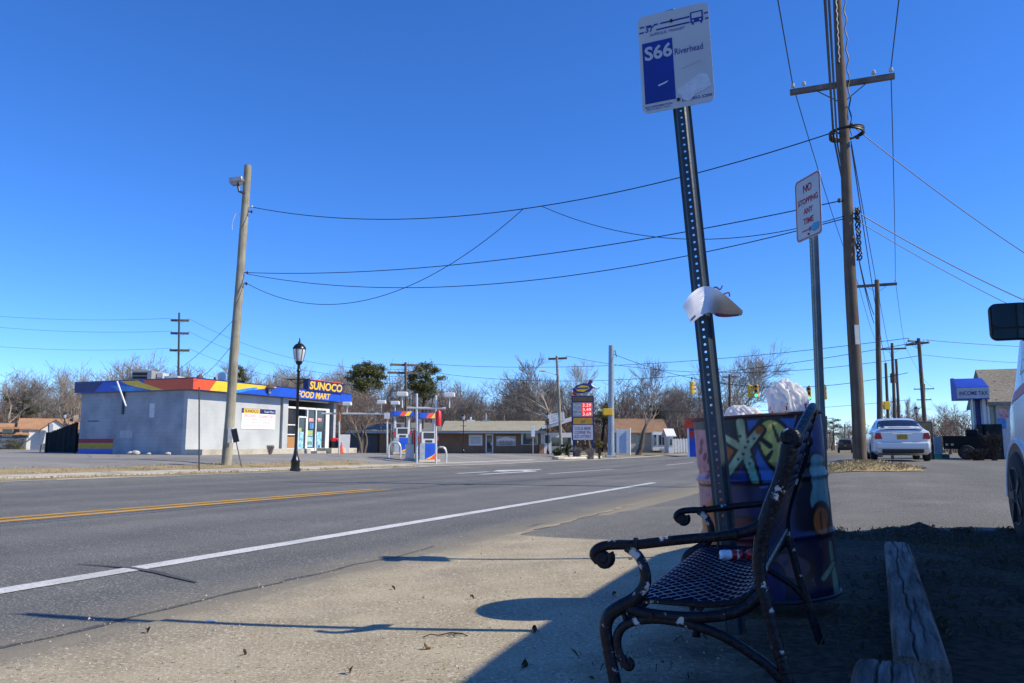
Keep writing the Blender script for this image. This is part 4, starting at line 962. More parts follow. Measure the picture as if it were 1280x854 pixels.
# --- white saloon driving off, seen from behind
def sedan(name, label, M, paint, group=None, detail=True):
    car = thing(name, label, 'car', M=M, group=group)
    B = Body([(-2.43, .74, .36, .90, .95, .60), (-2.38, .83, .28, .95, 1.02, .66), (-2.15, .875, .22, .975, 1.07, .70), (-1.72, .89, .2, .98, 1.10, .69), (-1.0, .895, .18, .98, 1.40, .60), (-.35, .895, .17, .975, 1.47, .60), (.35, .895, .17, .965, 1.44, .59), (1.15, .89, .17, .94, 1.03, .68), (1.9, .86, .18, .86, .92, .62), (2.3, .77, .22, .70, .75, .52), (2.42, .62, .32, .58, .62, .42)])
    obj('body', B.shell(), paint, car, smooth=35)
    e = MB(); [B.patch(e, -1.68, -1.06, 6.15, 9.0, s) for s in (1, -1)]; obj('rear_window', e, m_cglass, car, smooth=40)
    e = MB(); [B.patch(e, .42, 1.05, 6.15, 9.0, s) for s in (1, -1)]; obj('windscreen', e, m_cglass, car, smooth=40)
    for s in (1, -1):
        e = MB(); B.patch(e, -.95, -.05, 5.12, 5.9, s, skew0=.12); obj('side_window', e, m_cglass, car); e = MB(); B.patch(e, .0, .95, 5.12, 5.9, s, skew1=-.42); obj('side_window', e, m_cglass, car)
        e = MB(); e.prism([(-.02 , 0), (.19, -.01), (.21, .06), (.16, .20), (.02, .19)], lambda a, b, t, s=s: Vector((s * (.62 + a), -2.405 - t + .18 * max(0, a - .1), .735 + b)), -.09, .045); obj('tail_lamp', e, m_tail, car, smooth=30)
        e = MB(); e.tube([Vector((s * .88, .82, 1.0)), Vector((s * .97, .82, 1.03))], .02, 6); e.tube([Vector((s * .95, .80, 1.05)), Vector((s * 1.0, .78, 1.05)), Vector((s * 1.1, .80, 1.05))], [.05, .085, .05], 8, True, .6); obj('mirror', e, m_black, car)
        e = MB(); e.tube([Vector((s * .62, 2.30, .66)), Vector((s * .78, 2.12, .70))], .08, 8, True, .7); obj('headlight', e, m_lens, car)
        for y in (-1.40, 1.40):
            wheel(car, s * .81, y, .32, .21, s)
            e = MB(); e.tube([Vector((s * .885, y + .39 * math.cos(math.pi * k / 10), .31 + .39 * math.sin(math.pi * k / 10))) for k in range(11)], .022, 6); obj('wheel_arch', e, paint, car)
            e = MB(); e.prism([(.37 * math.cos(math.pi * k / 12), .30 + .37 * math.sin(math.pi * k / 12)) for k in range(13)], lambda a, b, t, y=y: Vector((t, y + a, b)), s * .78, s * .902); obj('wheel_well', e, m_black, car)
    e = MB(); e.box(-.80, .80, -2.52, -2.36, .40, .64, .05); obj('bumper', e, paint, car)
    e = MB(); e.box(-.62, .62, -2.49, -2.30, .27, .41, .03); obj('bumper_lower', e, m_black, car)
    e = MB(); e.box(-.155, .155, -2.452, -2.425, .72, .875, .005); pl = obj('number_plate', e, mat('plate_gold', (0.45, 0.24, 0.03), rough=0.5, var=0.2, scale=30), car)
    e = MB(); e.box(-.30, .30, -2.46, -2.41, .885, .925, .008); obj('plate_trim', e, m_chrome, car)
    e = MB(); e.box(-.66, .66, -2.40, -2.22, 1.055, 1.085, .012); obj('spoiler', e, paint, car)
    return car
pc = W(1127, 577, 26.0); loc = Vector((pc.x, pc.y, 0)) + RD(2.45, 0); loc.z = hz(loc.x, loc.y) + 0.018
sedan('white_car', 'white saloon car seen from behind with lit red tail lamps', TR(loc, ROADROT + R(1.5)), m_carw)
pc = W(1086, 567, 92.0); loc = Vector((pc.x, pc.y, hz(pc.x, pc.y)))
sedan('silver_car', 'small silver car far down the road beside the big pole', TR(loc, ROADROT), mat('silver_paint', (0.35, 0.37, 0.40), rough=0.3, coat=0.4, var=0.03))
# --- dark SUV far away
pc = W(1057, 567, 105.0); loc = Vector((pc.x, pc.y, hz(pc.x, pc.y)))
suv = thing('dark_suv', 'dark boxy SUV far away on the road, seen from behind', 'car', loc, ROADROT)
B = Body([(-2.3, .80, .45, 1.05, 1.60, .66), (-2.24, .90, .4, 1.1, 1.74, .70), (-1.6, .92, .35, 1.1, 1.80, .72), (.5, .92, .33, 1.08, 1.78, .71), (1.1, .91, .33, 1.06, 1.14, .70), (2.1, .86, .36, .95, 1.02, .66), (2.3, .74, .45, .8, .86, .55)])
m_dsuv = mat('dark_suv_paint', (0.012, 0.014, 0.018), rough=0.3, coat=0.5, var=0.1); obj('body', B.shell(), m_dsuv, suv, smooth=35)
e = MB(); e.box(-.62, .62, -2.315, -2.28, 1.12, 1.56, .02); obj('rear_window', e, m_cglass, suv); e = MB(); e.box(-.85, .85, -2.42, -2.22, .45, .72, .04); obj('bumper', e, m_black, suv)
for s in (1, -1):
    e = MB(); e.box(s * .72 - .08, s * .72 + .08, -2.33, -2.25, .95, 1.35, .02); obj('tail_lamp', e, m_tail, suv)
    e = MB(); e.box(s * 1.02 - .1, s * 1.02 + .1, .75, .85, 1.15, 1.33, .03); obj('mirror', e, m_black, suv)
    for y in (-1.45, 1.45): wheel(suv, s * .82, y, .38, .25, s)
e = MB(); e.box(-.16, .16, -2.33, -2.29, .86, 1.0, .005); obj('number_plate', e, mat('plate_gold', (0.45, 0.24, 0.03)), suv)
# --- white van parked beside the photographer
VX, VU0 = 2.31, 2.86
vl = RD(VU0, -VX); vl.z = 0.055
van = thing('white_van', 'white van with a black door mirror parked at the right edge', 'van', vl, ROADROT)
B = Body([(-.50, .90, .42, 1.22, 2.22, .80), (-.40, .965, .34, 1.25, 2.31, .88), (.5, .98, .30, 1.25, 2.34, .90), (2.0, .985, .28, 1.25, 2.35, .905), (3.3, .985, .28, 1.25, 2.34, .905), (3.7, .985, .28, 1.25, 2.24, .90), (4.1, .98, .28, 1.24, 1.92, .90), (4.45, .975, .28, 1.20, 1.58, .89), (4.68, .965, .29, 1.14, 1.30, .87), (4.95, .91, .31, 1.0, 1.08, .74), (5.10, .82, .36, .80, .84, .56), (5.18, .70, .42, .66, .68, .44)])
obj('body', B.shell(4), m_vanw, van, smooth=35)
e = MB(); [B.patch(e, 3.78, 4.58, 6.35, 9.0, s) for s in (1, -1)]; obj('windscreen', e, m_cglass, van, smooth=40)
for s in (1, -1):
    e = MB(); B.patch(e, 2.45, 3.38, 5.10, 5.88, s, skew1=-.05); obj('side_window', e, m_cglass, van)
    e = MB(); B.patch(e, 3.60, 4.28, 5.12, 5.85, s, skew1=-.42); obj('quarter_window', e, m_cglass, van)
    e = MB(); B.patch(e, 2.40, 2.415, 2.0, 5.95, s, .004); B.patch(e, 3.52, 3.535, 2.0, 5.1, s, .004); B.patch(e, 2.4, 3.53, 2.02, 2.06, s, .004); obj('door_seam', e, m_black, van)
    e = MB(); B.patch(e, 2.5, 2.62, 4.4, 4.6, s, .015); obj('door_handle', e, m_black, van)
    for y in (0.85, 4.36):
        wheel(van, s * .89, y, .35, .24, s, m_dkrim)
        e = MB(); e.prism([(.44 * math.cos(math.pi * k / 14), .32 + .44 * math.sin(math.pi * k / 14)) for k in range(15)], lambda a, b, t, y=y: Vector((t, y + a, b)), s * .80, s * .99); obj('wheel_well', e, m_black, van)
        e = MB(); e.tube([Vector((s * .975, y + .455 * math.cos(math.pi * k / 14), .32 + .455 * math.sin(math.pi * k / 14))) for k in range(15)], .025, 6); obj('wheel_arch', e, m_vanw, van)
    e = MB(); e.box(s * .88 - .05, s * .88 + .05, -.53, -.44, .95, 1.35, .01); obj('tail_lamp', e, m_tail, van)
    e = MB(); e.tube([Vector((s * .50, 5.10, .80)), Vector((s * .74, 5.02, .82))], .09, 8, True, .8); obj('headlight', e, m_lens, van)
    e = MB(); e.box(s * .45 - .34, s * .45 + .34, -.512, -.48, 1.35, 2.02, .005); obj('rear_window', e, m_cglass, van)
e = MB(); e.box(-.93, .93, -.64, -.46, .42, .62, .04); obj('bumper', e, m_black, van); e = MB(); e.box(-.80, .80, 5.02, 5.28, .34, .56, .05); obj('bumper', e, m_black, van)
# big door mirrors: two glasses in a black housing
m_mglass = mat('mirror_glass', (0.05, 0.06, 0.065), rough=0.08, metal=0.9, var=0.1)
mc = W(1262, 402, 5.72); mloc = wm(van).inverted() @ mc
for s in (-1, 1):
    cx = s * abs(mloc.x); cy, cz = mloc.y, mloc.z; hw, hh = .130, .138
    f = lambda a, b, t: Vector((cx + a, cy + t, cz + b))
    e = MB(); o0 = rrect(2 * hw, 2 * hh, .05); n = len(o0); rows = []
    for (t, k) in ((-.012, .93), (-.004, 1.0), (.03, 1.0), (.075, .93), (.11, .72), (.12, .45)): rows.append([f(a * k, b * k, t) for a, b in o0])
    e.grid(rows, True); e.poly(rows[-1][::-1]); e.poly([f(a * .9, b * .9, -.006) for a, b in o0])
    mh = obj('door_mirror', e, m_black, van, smooth=50)
    e = MB(); e.prism([(a * .86, .045 + b * .62) for a, b in o0], f, -.014, -.010); obj('mirror_glass', e, m_mglass, mh)
    e = MB(); e.prism([(a * .86, -.092 + b * .25) for a, b in o0], f, -.015, -.010); obj('mirror_glass', e, m_mglass, mh)
    e = MB(); bx_ = s * (.93 if s < 0 else .93); e.tube([f(-s * .08, -.10, .03), Vector((s * .96, cy + .04, cz - .12)), Vector((s * .90, cy + .06, cz - .14))], [.035, .03, .045], 8, True, .6); e.tube([f(-s * .10, -.04, .03), Vector((s * .93, cy + .05, cz - .08))], .025, 8); obj('mirror_arm', e, m_black, mh)
e = MB(); B.patch(e, 3.9, 4.6, 4.2, 4.8, -1, .004); obj('red_graphic', e, mat('van_red_graphic', (0.5, 0.03, 0.02), rough=0.4), van)
# ================================================================ POLES, WIRES, LAMPS, SIGNALS
m_pole = wood_mat('utility_pole_wood', (0.10, 0.075, 0.055), (0.24, 0.19, 0.145), 'Z', 9.0, 0.04, bump=0.6)
m_poleg = wood_mat('weathered_pole_wood', (0.26, 0.24, 0.18), (0.44, 0.41, 0.33), 'Z', 9.0, 0.04, bump=0.6)
m_arm = wood_mat('crossarm_wood', (0.12, 0.11, 0.10), (0.26, 0.24, 0.22), 'X', 9.0, 0.05)
m_wire = mat('wire_black', (0.010, 0.010, 0.011), rough=0.5, var=0.1); m_ins = mat('porcelain_insulator', (0.55, 0.55, 0.53), rough=0.25); m_hw = mat('pole_hardware', (0.09, 0.09, 0.095), rough=0.5, metal=0.6)
def wobble_pole(p0, p1, r0, r1, seed, n=14, k=12):
    e = MB(); pts = []; rr = []
    for i in range(n + 1):
        t = i / n; p = p0 + (p1 - p0) * t; d = 0.025 * r0 / .18
        pts.append(p + Vector((noise.noise(Vector((t * 4, seed, 0))), noise.noise(Vector((t * 4, seed, 9))), 0)) * d); rr.append((r0 + (r1 - r0) * t) * (1 + .05 * noise.noise(Vector((t * 7, seed, 5)))))
    e.tube(pts, rr, k); return e
def crossarm(parent, c, half, tilt=0.0, axis=None, w=0.06, ins=4, name='crossarm'):
    X = axis or RD(0, -1); X = (X + Vector((0, 0, tilt))).normalized(); e = MB()
    U = Vector((0, 0, 1)); D = X.cross(U).normalized(); U = D.cross(X) * -1; U = X.cross(D) * -1 if False else Vector((0, 0, 1))
    e.prism([(-w, -w), (w, -w), (w, w), (-w, w)], lambda a, b, t: c + X * t + D * (a - w * 2.6) + U * b, -half, half)
    a = obj(name, e, m_arm, parent, smooth=False, world=True)
    for s in (-1, 1):
        e = MB(); e.tube([c + X * s * half * .48 - D * w * 2.6 - U * w, c - U * half * .42 - D * w * 2.2], .014, 4); obj('brace', e, m_hw, a, world=True)
    out = []
    for k in range(ins):
        t = (-.94, -.72, .62, .94)[k] if ins == 4 else (-.93, .93)[k % 2]
        q = c + X * half * t - D * w * 2.6 + U * w; e = MB()
        e.lathe([(.012, 0), (.012, .06), (.05, .07), (.055, .10), (.03, .11), (.045, .12), (.045, .15), (.02, .17)], 10, Matrix.Translation(q)); obj('insulator', e, m_ins, a, world=True); out.append(q + U * .15)
    return out
A0 = W(1075, 581, 17.6); A0.z = hz(A0.x, A0.y) - 0.02; A1 = W(1045, -30, 17.75)
poleA = thing('utility_pole', 'tall brown wooden utility pole with a cable coil rising from a straw mound', 'utility pole', A0, group='wooden utility poles along the road')
obj('shaft', wobble_pole(A0, A1, .150, .095, 1.0, 22, 16), m_pole, poleA, world=True)
def onA(py): 
    t = 0.0
    for i in range(200):
        p = A0 + (A1 - A0) * (i / 200)
        b = (p.y * _c + (p.z - CAMH) * _s); yy = 427 - 980 * ((p.z - CAMH) * _c - p.y * _s) / b
        if yy <= py: return p
    return A1
insA = crossarm(poleA, onA(105), 1.16, 0.0)
rc = onA(171); e = MB(); k = 40
for q in range(4): e.tube([rc + Vector((.36 * math.cos(2 * math.pi * i / k), .42 * math.sin(2 * math.pi * i / k) - .15, -.02 + .03 * math.sin(4 * math.pi * i / k + q) + q * .022)) for i in range(k + 1)], .022, 6, False)
obj('cable_coil', e, m_wire, poleA, world=True)
e = MB(); k = 30; a, b = onA(-25), onA(172); e.tube([a + (b - a) * i / k + Vector((.155 + .03 * math.sin(i * 1.7), -.05, 0)) for i in range(k + 1)], .016, 5); obj('riser_cable', e, m_wire, poleA, world=True)
e = MB(); a, b = onA(-28), onA(84); e.tube([a + (b - a) * i / k + Vector((-.10 + .015 * math.sin(i * 2.3), -.13, 0)) for i in range(k + 1)], .035, 6); obj('conduit', e, m_hw, poleA, world=True)
for (py, dx) in ((168, -.26), (160, .18), (176, .30), (255, -.2), (270, .2), (277, .18)):
    e = MB(); c = onA(py); e.tube([c, c + Vector((dx, -.05, .02))], .02, 6); e.lathe([(.02, -.05), (.045, -.03), (.045, .03), (.02, .05)], 8, Matrix.Translation(c + Vector((dx, -.05, .02)))); obj('bracket', e, m_hw, poleA, world=True)
e = MB(); k = 24; a, b = onA(262), onA(330)
for q in range(3): e.tube([a + (b - a) * i / k + Vector((.16 + .05 * math.sin(i * .9 + q * 2), -.14 + .03 * math.cos(i * 1.3 + q), 0)) for i in range(k + 1)], .018, 5)
obj('cable_bundle', e, m_wire, poleA, world=True)
e = MB(); c = onA(420); e.box(-.05, .05, -.19, -.165, -.22, .22, 0, Matrix.Translation(c)); obj('tag_plate', e, mat('pale_tag', (0.6, 0.6, 0.58)), poleA, world=True)
def far_pole(label, top, base, Y, r, arms, m=m_pole, group='wooden utility poles along the road', leanY=0.0, armw=.07):
    b = W(base[0], base[1], Y); b.z = hz(b.x, b.y) - .02; t = W(top[0], top[1], Y + leanY)
    p = thing('utility_pole', label, 'utility pole', b, group=group)
    obj('shaft', wobble_pole(b, t, r, r * .75, base[0]), m, p, world=True); ends = []
    for (py, half, ax) in arms:
        f = (base[1] - py) / (base[1] - top[1]); c = b + (t - b) * f; ends.append(crossarm(p, c, half, 0, ax, armw, 2))
    return p, b, t, ends
PB = far_pole('second wooden utility pole with one crossarm behind the white car', (1096, 350), (1101, 572), 42, .16, [(356, 1.0, None)])
PC = far_pole('third utility pole with thin crossarm, between two bare poles', (1115, 429), (1120, 566), 70, .16, [(436, 1.15, None)])
PD = far_pole('leaning dark utility pole with wires running off to the right', (1148, 423), (1159, 566), 58, .17, [(427, 1.0, RD(.8, -.6)), (430, .9, RD(.6, .8))])
PE = far_pole('short bare pole carrying the yellow signal box right of the second pole', (1107, 454), (1112, 568), 55, .12, [])
PF = far_pole('bare pole with a transformer just right of the third pole', (1120, 449), (1126, 566), 72, .15, [])
PG = far_pole('distant utility pole with two short crossarms behind the leaning pole', (1155, 480), (1156, 562), 120, .2, [(486, 1.4, None), (499, 1.0, None)])
e = MB(); c = PF[1] + (PF[2] - PF[1]) * .8; e.lathe([(.05, -.5), (.26, -.45), (.26, .35), (.1, .5)], 12, Matrix.Translation(c + Vector((-.35, 0, 0)))); e.cyl(c, c + Vector((-.35, 0, 0)), .05); obj('transformer', e, m_hw, PF[0], world=True)
PH = far_pole('dark pole with three pairs of arms standing behind the food mart roof', (224, 391), (222, 560), 110, .17, [(400, 1.25, Vector((1, .1, 0))), (416, 1.25, Vector((1, .1, 0))), (437, 1.35, Vector((1, .1, 0)))], mat('dark_pole', (0.05, 0.05, 0.055), rough=0.7), 'distant utility poles', 0.0, .15)
PI_ = far_pole('utility pole with stacked crossarms behind the fuel pumps', (507, 453), (508, 566), 95, .2, [(456, 1.8, Vector((1, .3, 0))), (466, 2.2, Vector((1, .2, 0)))], m_pole, 'distant utility poles', 0.0, .13)
PJ = far_pole('grey utility pole carrying a cobra-head street light left of the price sign', (696, 445), (702, 566), 80, .17, [(448, 1.0, None)], m_poleg, 'distant utility poles', 0.0, .10)
e = MB(); c = PJ[1] + (PJ[2] - PJ[1]) * .80; e.tube([c, c + Vector((-.7, -.1, .25)), c + Vector((-1.35, -.2, .42))], .04, 6); a = obj('lamp_arm', e, mat('grey_metal', (0.35, 0.36, 0.37), rough=0.4, metal=0.6), PJ[0], world=True)
e = MB(); e.tube([c + Vector((-1.2, -.18, .42)), c + Vector((-1.5, -.2, .46)), c + Vector((-1.9, -.22, .44))], [.07, .14, .06], 8, True, .6); obj('lamp_head', e, m_ins, PJ[0], world=True)
PK = far_pole('distant pole beside the traffic signals, behind the drum', (912, 468), (913, 566), 90, .2, [(471, .8, None)], m_pole, 'distant utility poles')
PL = far_pole('tiny far pole left of the big pole, over the treetops', (1033, 520), (1034, 564), 190, .25, [(523, 1.6, None)], m_pole, 'distant utility poles')
PM_ = far_pole('tiny far pale pole in front of the far trees by the SUV', (1056, 530), (1057, 563), 170, .2, [(534, 1.2, None)], m_poleg, 'distant utility poles')
# --- left wooden pole with a floodlight
L0 = W(283, 581, 28.6); L0.z = hz(L0.x, L0.y) - .02; L1 = W(310, 207, 28.9)
pl = thing('floodlight_pole', 'pale wooden pole with a floodlight in front of the food mart', 'utility pole', L0)
obj('shaft', wobble_pole(L0, L1, .180, .135, 4.0, 20, 14), m_poleg, pl, world=True)
def onL(py): return L0 + (L1 - L0) * ((581 - py) / (581 - 207))
c = onL(245); m_grey = mat('grey_metal', (0.35, 0.36, 0.37), rough=0.4, metal=0.6)
e = MB(); e.tube([c + Vector((0, -.1, 0)), c + Vector((-.22, -.12, .08)), c + Vector((-.28, -.12, .35))], .05, 8); arm_ = obj('lamp_bracket', e, m_hw, pl, world=True)
e = MB(); e.box(-.30, .22, -.22, .22, -.07, .12, .03, Matrix.Translation(c + Vector((-.27, -.12, .47))) @ Matrix.Rotation(R(-8), 4, 'Y')); fl = obj('floodlight', e, m_grey, pl, world=True)
e = MB(); e.box(-.28, .18, -.19, .19, -.10, -.068, .01, Matrix.Translation(c + Vector((-.27, -.12, .47))) @ Matrix.Rotation(R(-8), 4, 'Y')); obj('lens', e, glass_mat('lamp_glass', (0.25, 0.27, 0.3)), fl, world=True)
for py in (262, 268, 346, 360): 
    e = MB(); c = onL(py); e.tube([c, c + Vector((.28, -.05, 0))], .02, 5); e.lathe([(.02, -.06), (.05, 0), (.02, .06)], 8, Matrix.Translation(c + Vector((.28, -.05, 0)))); obj('bracket', e, m_ins if py < 265 else m_hw, pl, world=True)
e = MB(); c = onL(272); e.tube([c, c + Vector((-.3, -.1, .02)), c + Vector((-.42, -.1, -.35)), c + Vector((-.40, -.1, -.6))], .012, 5); obj('loose_wire', e, m_ins, pl, world=True)
e = MB(); c = onL(545); e.box(.06, .24, -.26, -.18, -.28, .28, .01, Matrix.Translation(c)); obj('meter_box', e, mat('pale_box', (0.6, 0.6, 0.58)), pl, world=True)

# --- overhead wires
def wire(label, a, b, sag, r=.011, group=None, n=28, name='overhead_wire'):
    e = MB(); a = Vector(a); b = Vector(b)
    e.tube([a + (b - a) * (i / n) - Vector((0, 0, 4 * sag * (i / n) * (1 - i / n))) for i in range(n + 1)], r, 5, False)
    return solo(name, e, m_wire, label, 'wire', group, smooth=60)
prevA = RD(-22, 0.1)
def back(p, dv=0.0, dz=0.0): q = RD(-24, UV(p.x, p.y)[1] + .9 + dv); return Vector((q.x, q.y, p.z + .25 + dz))
gA = 'power wires along the road'
BE = PB[3][0]; CE = PC[3][0]
wire('power wire overhead from the left end of the tall pole crossarm towards the camera', insA[0], back(insA[0]), .5, .013, gA)
wire('power wire overhead from the right end of the tall pole crossarm towards the camera', insA[3], back(insA[3]), .5, .013, gA)
wire('power wire from the tall pole crossarm left end to the second pole', insA[0], BE[0], .45, .012, gA)
wire('power wire from the tall pole crossarm right end to the second pole', insA[3], BE[1], .45, .012, gA)
wire('power wire between the second and third pole, left arm ends', BE[0], CE[0], .5, .012, gA)
wire('power wire between the second and third pole, right arm ends', BE[1], CE[1], .5, .012, gA)
wire('power wire from the third pole to the distant double-arm pole', CE[1], PG[3][0][1], .8, .012, gA)
for k, (py, dx, rr, nm) in enumerate(((172, -.28, .024, 'thick'), (182, -.20, .020, 'thinner'))):
    a = onA(py) + Vector((dx, -.08, 0)); wire(nm + ' black cable overhead from the cable coil towards the camera', a, back(a, .1 * k), .7, rr, 'communication cables along the road')
    b = PB[1] + (PB[2] - PB[1]) * (.80 - .05 * k); wire(nm + ' black cable from the cable coil to the second pole', a, b + Vector((-.2, 0, 0)), .6, rr * .9, 'communication cables along the road')
a = onA(184) + Vector((.14, -.05, 0)); wire('cable from right of the coil down to the short bare pole', a, PE[2], .5, .014, 'communication cables along the road'); wire('cable from right of the coil down to the third pole', a + Vector((.0, 0, .1)), PC[1] + (PC[2] - PC[1]) * .8, .5, .012, 'communication cables along the road')
w1a, w1b = onA(168) + Vector((-.26, -.05, .02)), onL(262) + Vector((.28, -.05, 0))
wire('wire crossing the road from the cable coil to the top of the floodlight pole', w1a, w1b, 1.15, .014, 'wires across the road')
q = w1a + (w1b - w1a) * .415 - Vector((0, 0, 4 * 1.15 * .415 * .585))
wire('slack drop wire from the crossing wire to low on the floodlight pole', q, onL(358) + Vector((.2, -.05, 0)), 1.7, .011, 'wires across the road')
q2 = w1a + (w1b - w1a) * .385 - Vector((0, 0, 4 * 1.15 * .385 * .615)); 
wire('slack drop wire from the crossing wire back to the tall utility pole', q2, onA(272) + Vector((-.11, -.05, 0)), .75, .010, 'wires across the road')
wire('upper of two taut wires from the tall pole to the floodlight pole', onA(255) + Vector((-.14, -.05, .02)), onL(346) + Vector((.28, -.05, 0)), .55, .013, 'wires across the road')
wire('lower of two taut wires from the tall pole to the floodlight pole', onA(276) + Vector((-.11, -.05, 0)), onL(346) + Vector((.28, -.05, -.05)), 1.0, .012, 'wires across the road')
wire('service wire from the cable coil slanting down to the right edge', onA(160) + Vector((.2, -.05, 0)), W(1460, 420, 21), .35, .011, 'service wires to the right')
wire('upper of a pair of service wires slanting to the right edge', onA(268) + Vector((.12, -.05, .03)), W(1460, 440, 21), .35, .013, 'service wires to the right')
wire('lower of a pair of service wires slanting to the right edge', onA(276) + Vector((.12, -.05, 0)), W(1460, 462, 21), .30, .009, 'service wires to the right')
DE = PD[3][0]
wire('upper wire from the leaning pole off to the right', DE[1], W(1500, 432, 60), .4, .02, 'wires at the leaning pole'); wire('lower wire from the leaning pole off to the right', PD[1] + (PD[2] - PD[1]) * .86, W(1500, 452, 60), .5, .016, 'wires at the leaning pole')
wire('upper long wire from the leaning pole across to the pole behind the pumps', DE[0], PI_[3][0][1], 1.2, .022, 'long far wires across the picture'); wire('lower long wire from the leaning pole across to the pole behind the pumps', PD[1] + (PD[2] - PD[1]) * .97, PI_[3][1][1], 2.0, .022, 'long far wires across the picture')
wire('far wire between the street light pole and the leaning pole', PJ[3][0][1], PD[1] + (PD[2] - PD[1]) * .85, 1.5, .02, 'long far wires across the picture')
for k, n_ in enumerate(('top', 'middle', 'bottom')):
    wire('far wire from the %s arms of the three-arm pole to the left edge' % n_, PH[3][k][0], W(-160, (376, 388, 414)[k], 112), 1.2, .018, 'far wires left')
    wire('far wire from the %s arms of the three-arm pole to the pole behind the pumps' % n_, PH[3][k][1], PI_[1] + (PI_[2] - PI_[1]) * (.92 - .07 * k), 2.0, .018, 'far wires left')
wire('guy wire slanting down left of the floodlight pole', onL(400), W(196, 478, 44), .3, .010, 'wires to the food mart'); wire('second guy wire near the floodlight pole', onL(430), W(238, 478, 42), .3, .010, 'wires to the food mart')

# --- black street lamps
m_blk = mat('black_enamel', (0.010, 0.011, 0.013), rough=0.32, var=0.15); m_lg = mat('lamp_glass_pale', (0.55, 0.58, 0.62), rough=0.15, var=0.08)
def lamp(label, b, H, group='black street lamps', M=None):
    t = thing('street_lamp', label, 'street lamp', b, group=group); k = H / 4.4
    e = MB(); e.lathe([(r * k, z * k) for r, z in ((.17, 0), (.17, .08), (.145, .10), (.145, .30), (.16, .33), (.125, .38), (.09, .50), (.07, .58), (.075, .62), (.058, .66), (.052, 1.0), (.046, 3.3), (.075, 3.34), (.05, 3.40), (.05, 3.55))], 16); obj('post', e, m_blk, t)
    e = MB(); e.tube([(-.36 * k, 0, 3.05 * k), (.36 * k, 0, 3.05 * k)], .018 * k, 6); [e.lathe([(.001, -.035 * k), (.035 * k, 0), (.001, .035 * k)], 8, Matrix.Translation((s * .36 * k, 0, 3.05 * k))) for s in (-1, 1)]
    [e.tube([(s * .3 * k, 0, 3.05 * k), (s * .06 * k, 0, 2.9 * k)], .012 * k, 5) for s in (-1, 1)]; obj('ladder_bar', e, m_blk, t)
    e = MB(); e.lathe([(r * k, z * k) for r, z in ((.04, 3.52), (.10, 3.58), (.13, 3.66), (.05, 3.67))], 14); obj('lamp_base', e, m_blk, t)
    e = MB(); e.lathe([(r * k, z * k) for r, z in ((.11, 3.66), (.15, 3.78), (.185, 3.98), (.19, 4.08))], 18); obj('globe', e, m_lg, t)
    e = MB(); e.lathe([(r * k, z * k) for r, z in ((.20, 4.07), (.225, 4.09), (.21, 4.14), (.13, 4.24), (.06, 4.27), (.05, 4.32), (.025, 4.34), (.02, 4.42), (.004, 4.47))], 18); cap_ = obj('lamp_cap', e, m_blk, t)
    for q in range(6):
        e = MB(); w = math.pi / 3 * q + .3; e.tube([(r * k * math.cos(w), r * k * math.sin(w), z * k) for r, z in ((.135, 3.66), (.165, 3.8), (.2, 4.0), (.205, 4.09))], .010 * k, 4); obj('cage_rib', e, m_blk, cap_)
    return t
b = W(369, 585, 26.5); b.z = hz(b.x, b.y) + .01; lamp('tall black street lamp on the kerb in front of the food mart', b, 4.42)
b = W(579, 567, 88); b.z = hz(b.x, b.y); lamp('black street lamp in front of the brick shop wall', b, 4.5)
b = W(685, 568, 86); b.z = hz(b.x, b.y); lamp('black street lamp beside the slanted white roof sign', b, 4.6)
b = W(1149, 565, 75); b.z = hz(b.x, b.y); lamp('black street lamp far off behind the dark letter board', b, 4.6)
# --- traffic signals on a span wire
m_sy = mat('signal_yellow', (0.78, 0.46, 0.02), rough=0.45, var=0.1); m_off = mat('signal_lens_off', (0.03, 0.01, 0.008), rough=0.25); m_grn = emit_mat('signal_green_lit', (0.05, 0.9, 0.45), 1.6)
sp = W(764, 570, 72); sp.z = hz(sp.x, sp.y); st = W(764, 432, 72)
sgp = thing('signal_pole', 'thick grey steel traffic signal pole right of the price sign', 'pole', sp)
e = MB(); e.tube([sp, sp + Vector((0, 0, .4)), st], [.32, .30, .24], 16); obj('shaft', e, mat('grey_pole_paint', (0.30, 0.34, 0.38), rough=0.45, metal=0.3), sgp, world=True)
e = MB(); e.box(-.5, .5, -.5, .5, -.1, .16, .03, Matrix.Translation(sp)); obj('footing', e, m_conc, sgp, world=True)
e = MB(); c = st - Vector((0, 0, .6)); e.tube([c, c + Vector((.35, -.1, .1)), c + Vector((.45, -.1, -.5))], .05, 6); obj('span_clamp', e, m_hw, sgp, world=True)
sA = st - Vector((0, 0, .7)); sB = W(1135, 466, 58)
span = wire('signal span wire from the grey steel pole across the road', sA, sB, 2.0, .022, 'signal span wires'); wire('lower tether wire under the traffic signals', W(764, 512, 72), W(1135, 500, 58), .5, .014, 'signal span wires')
def on_span(px):
    best = None
    for i in range(400):
        t = i / 400; p = sA + (sB - sA) * t - Vector((0, 0, 8.0 * t * (1 - t))); d = p.y * _c + (p.z - CAMH) * _s; x = 640 + 980 * p.x / d
        if best is None or abs(x - px) < best[0]: best = (abs(x - px), p)
    return best[1]
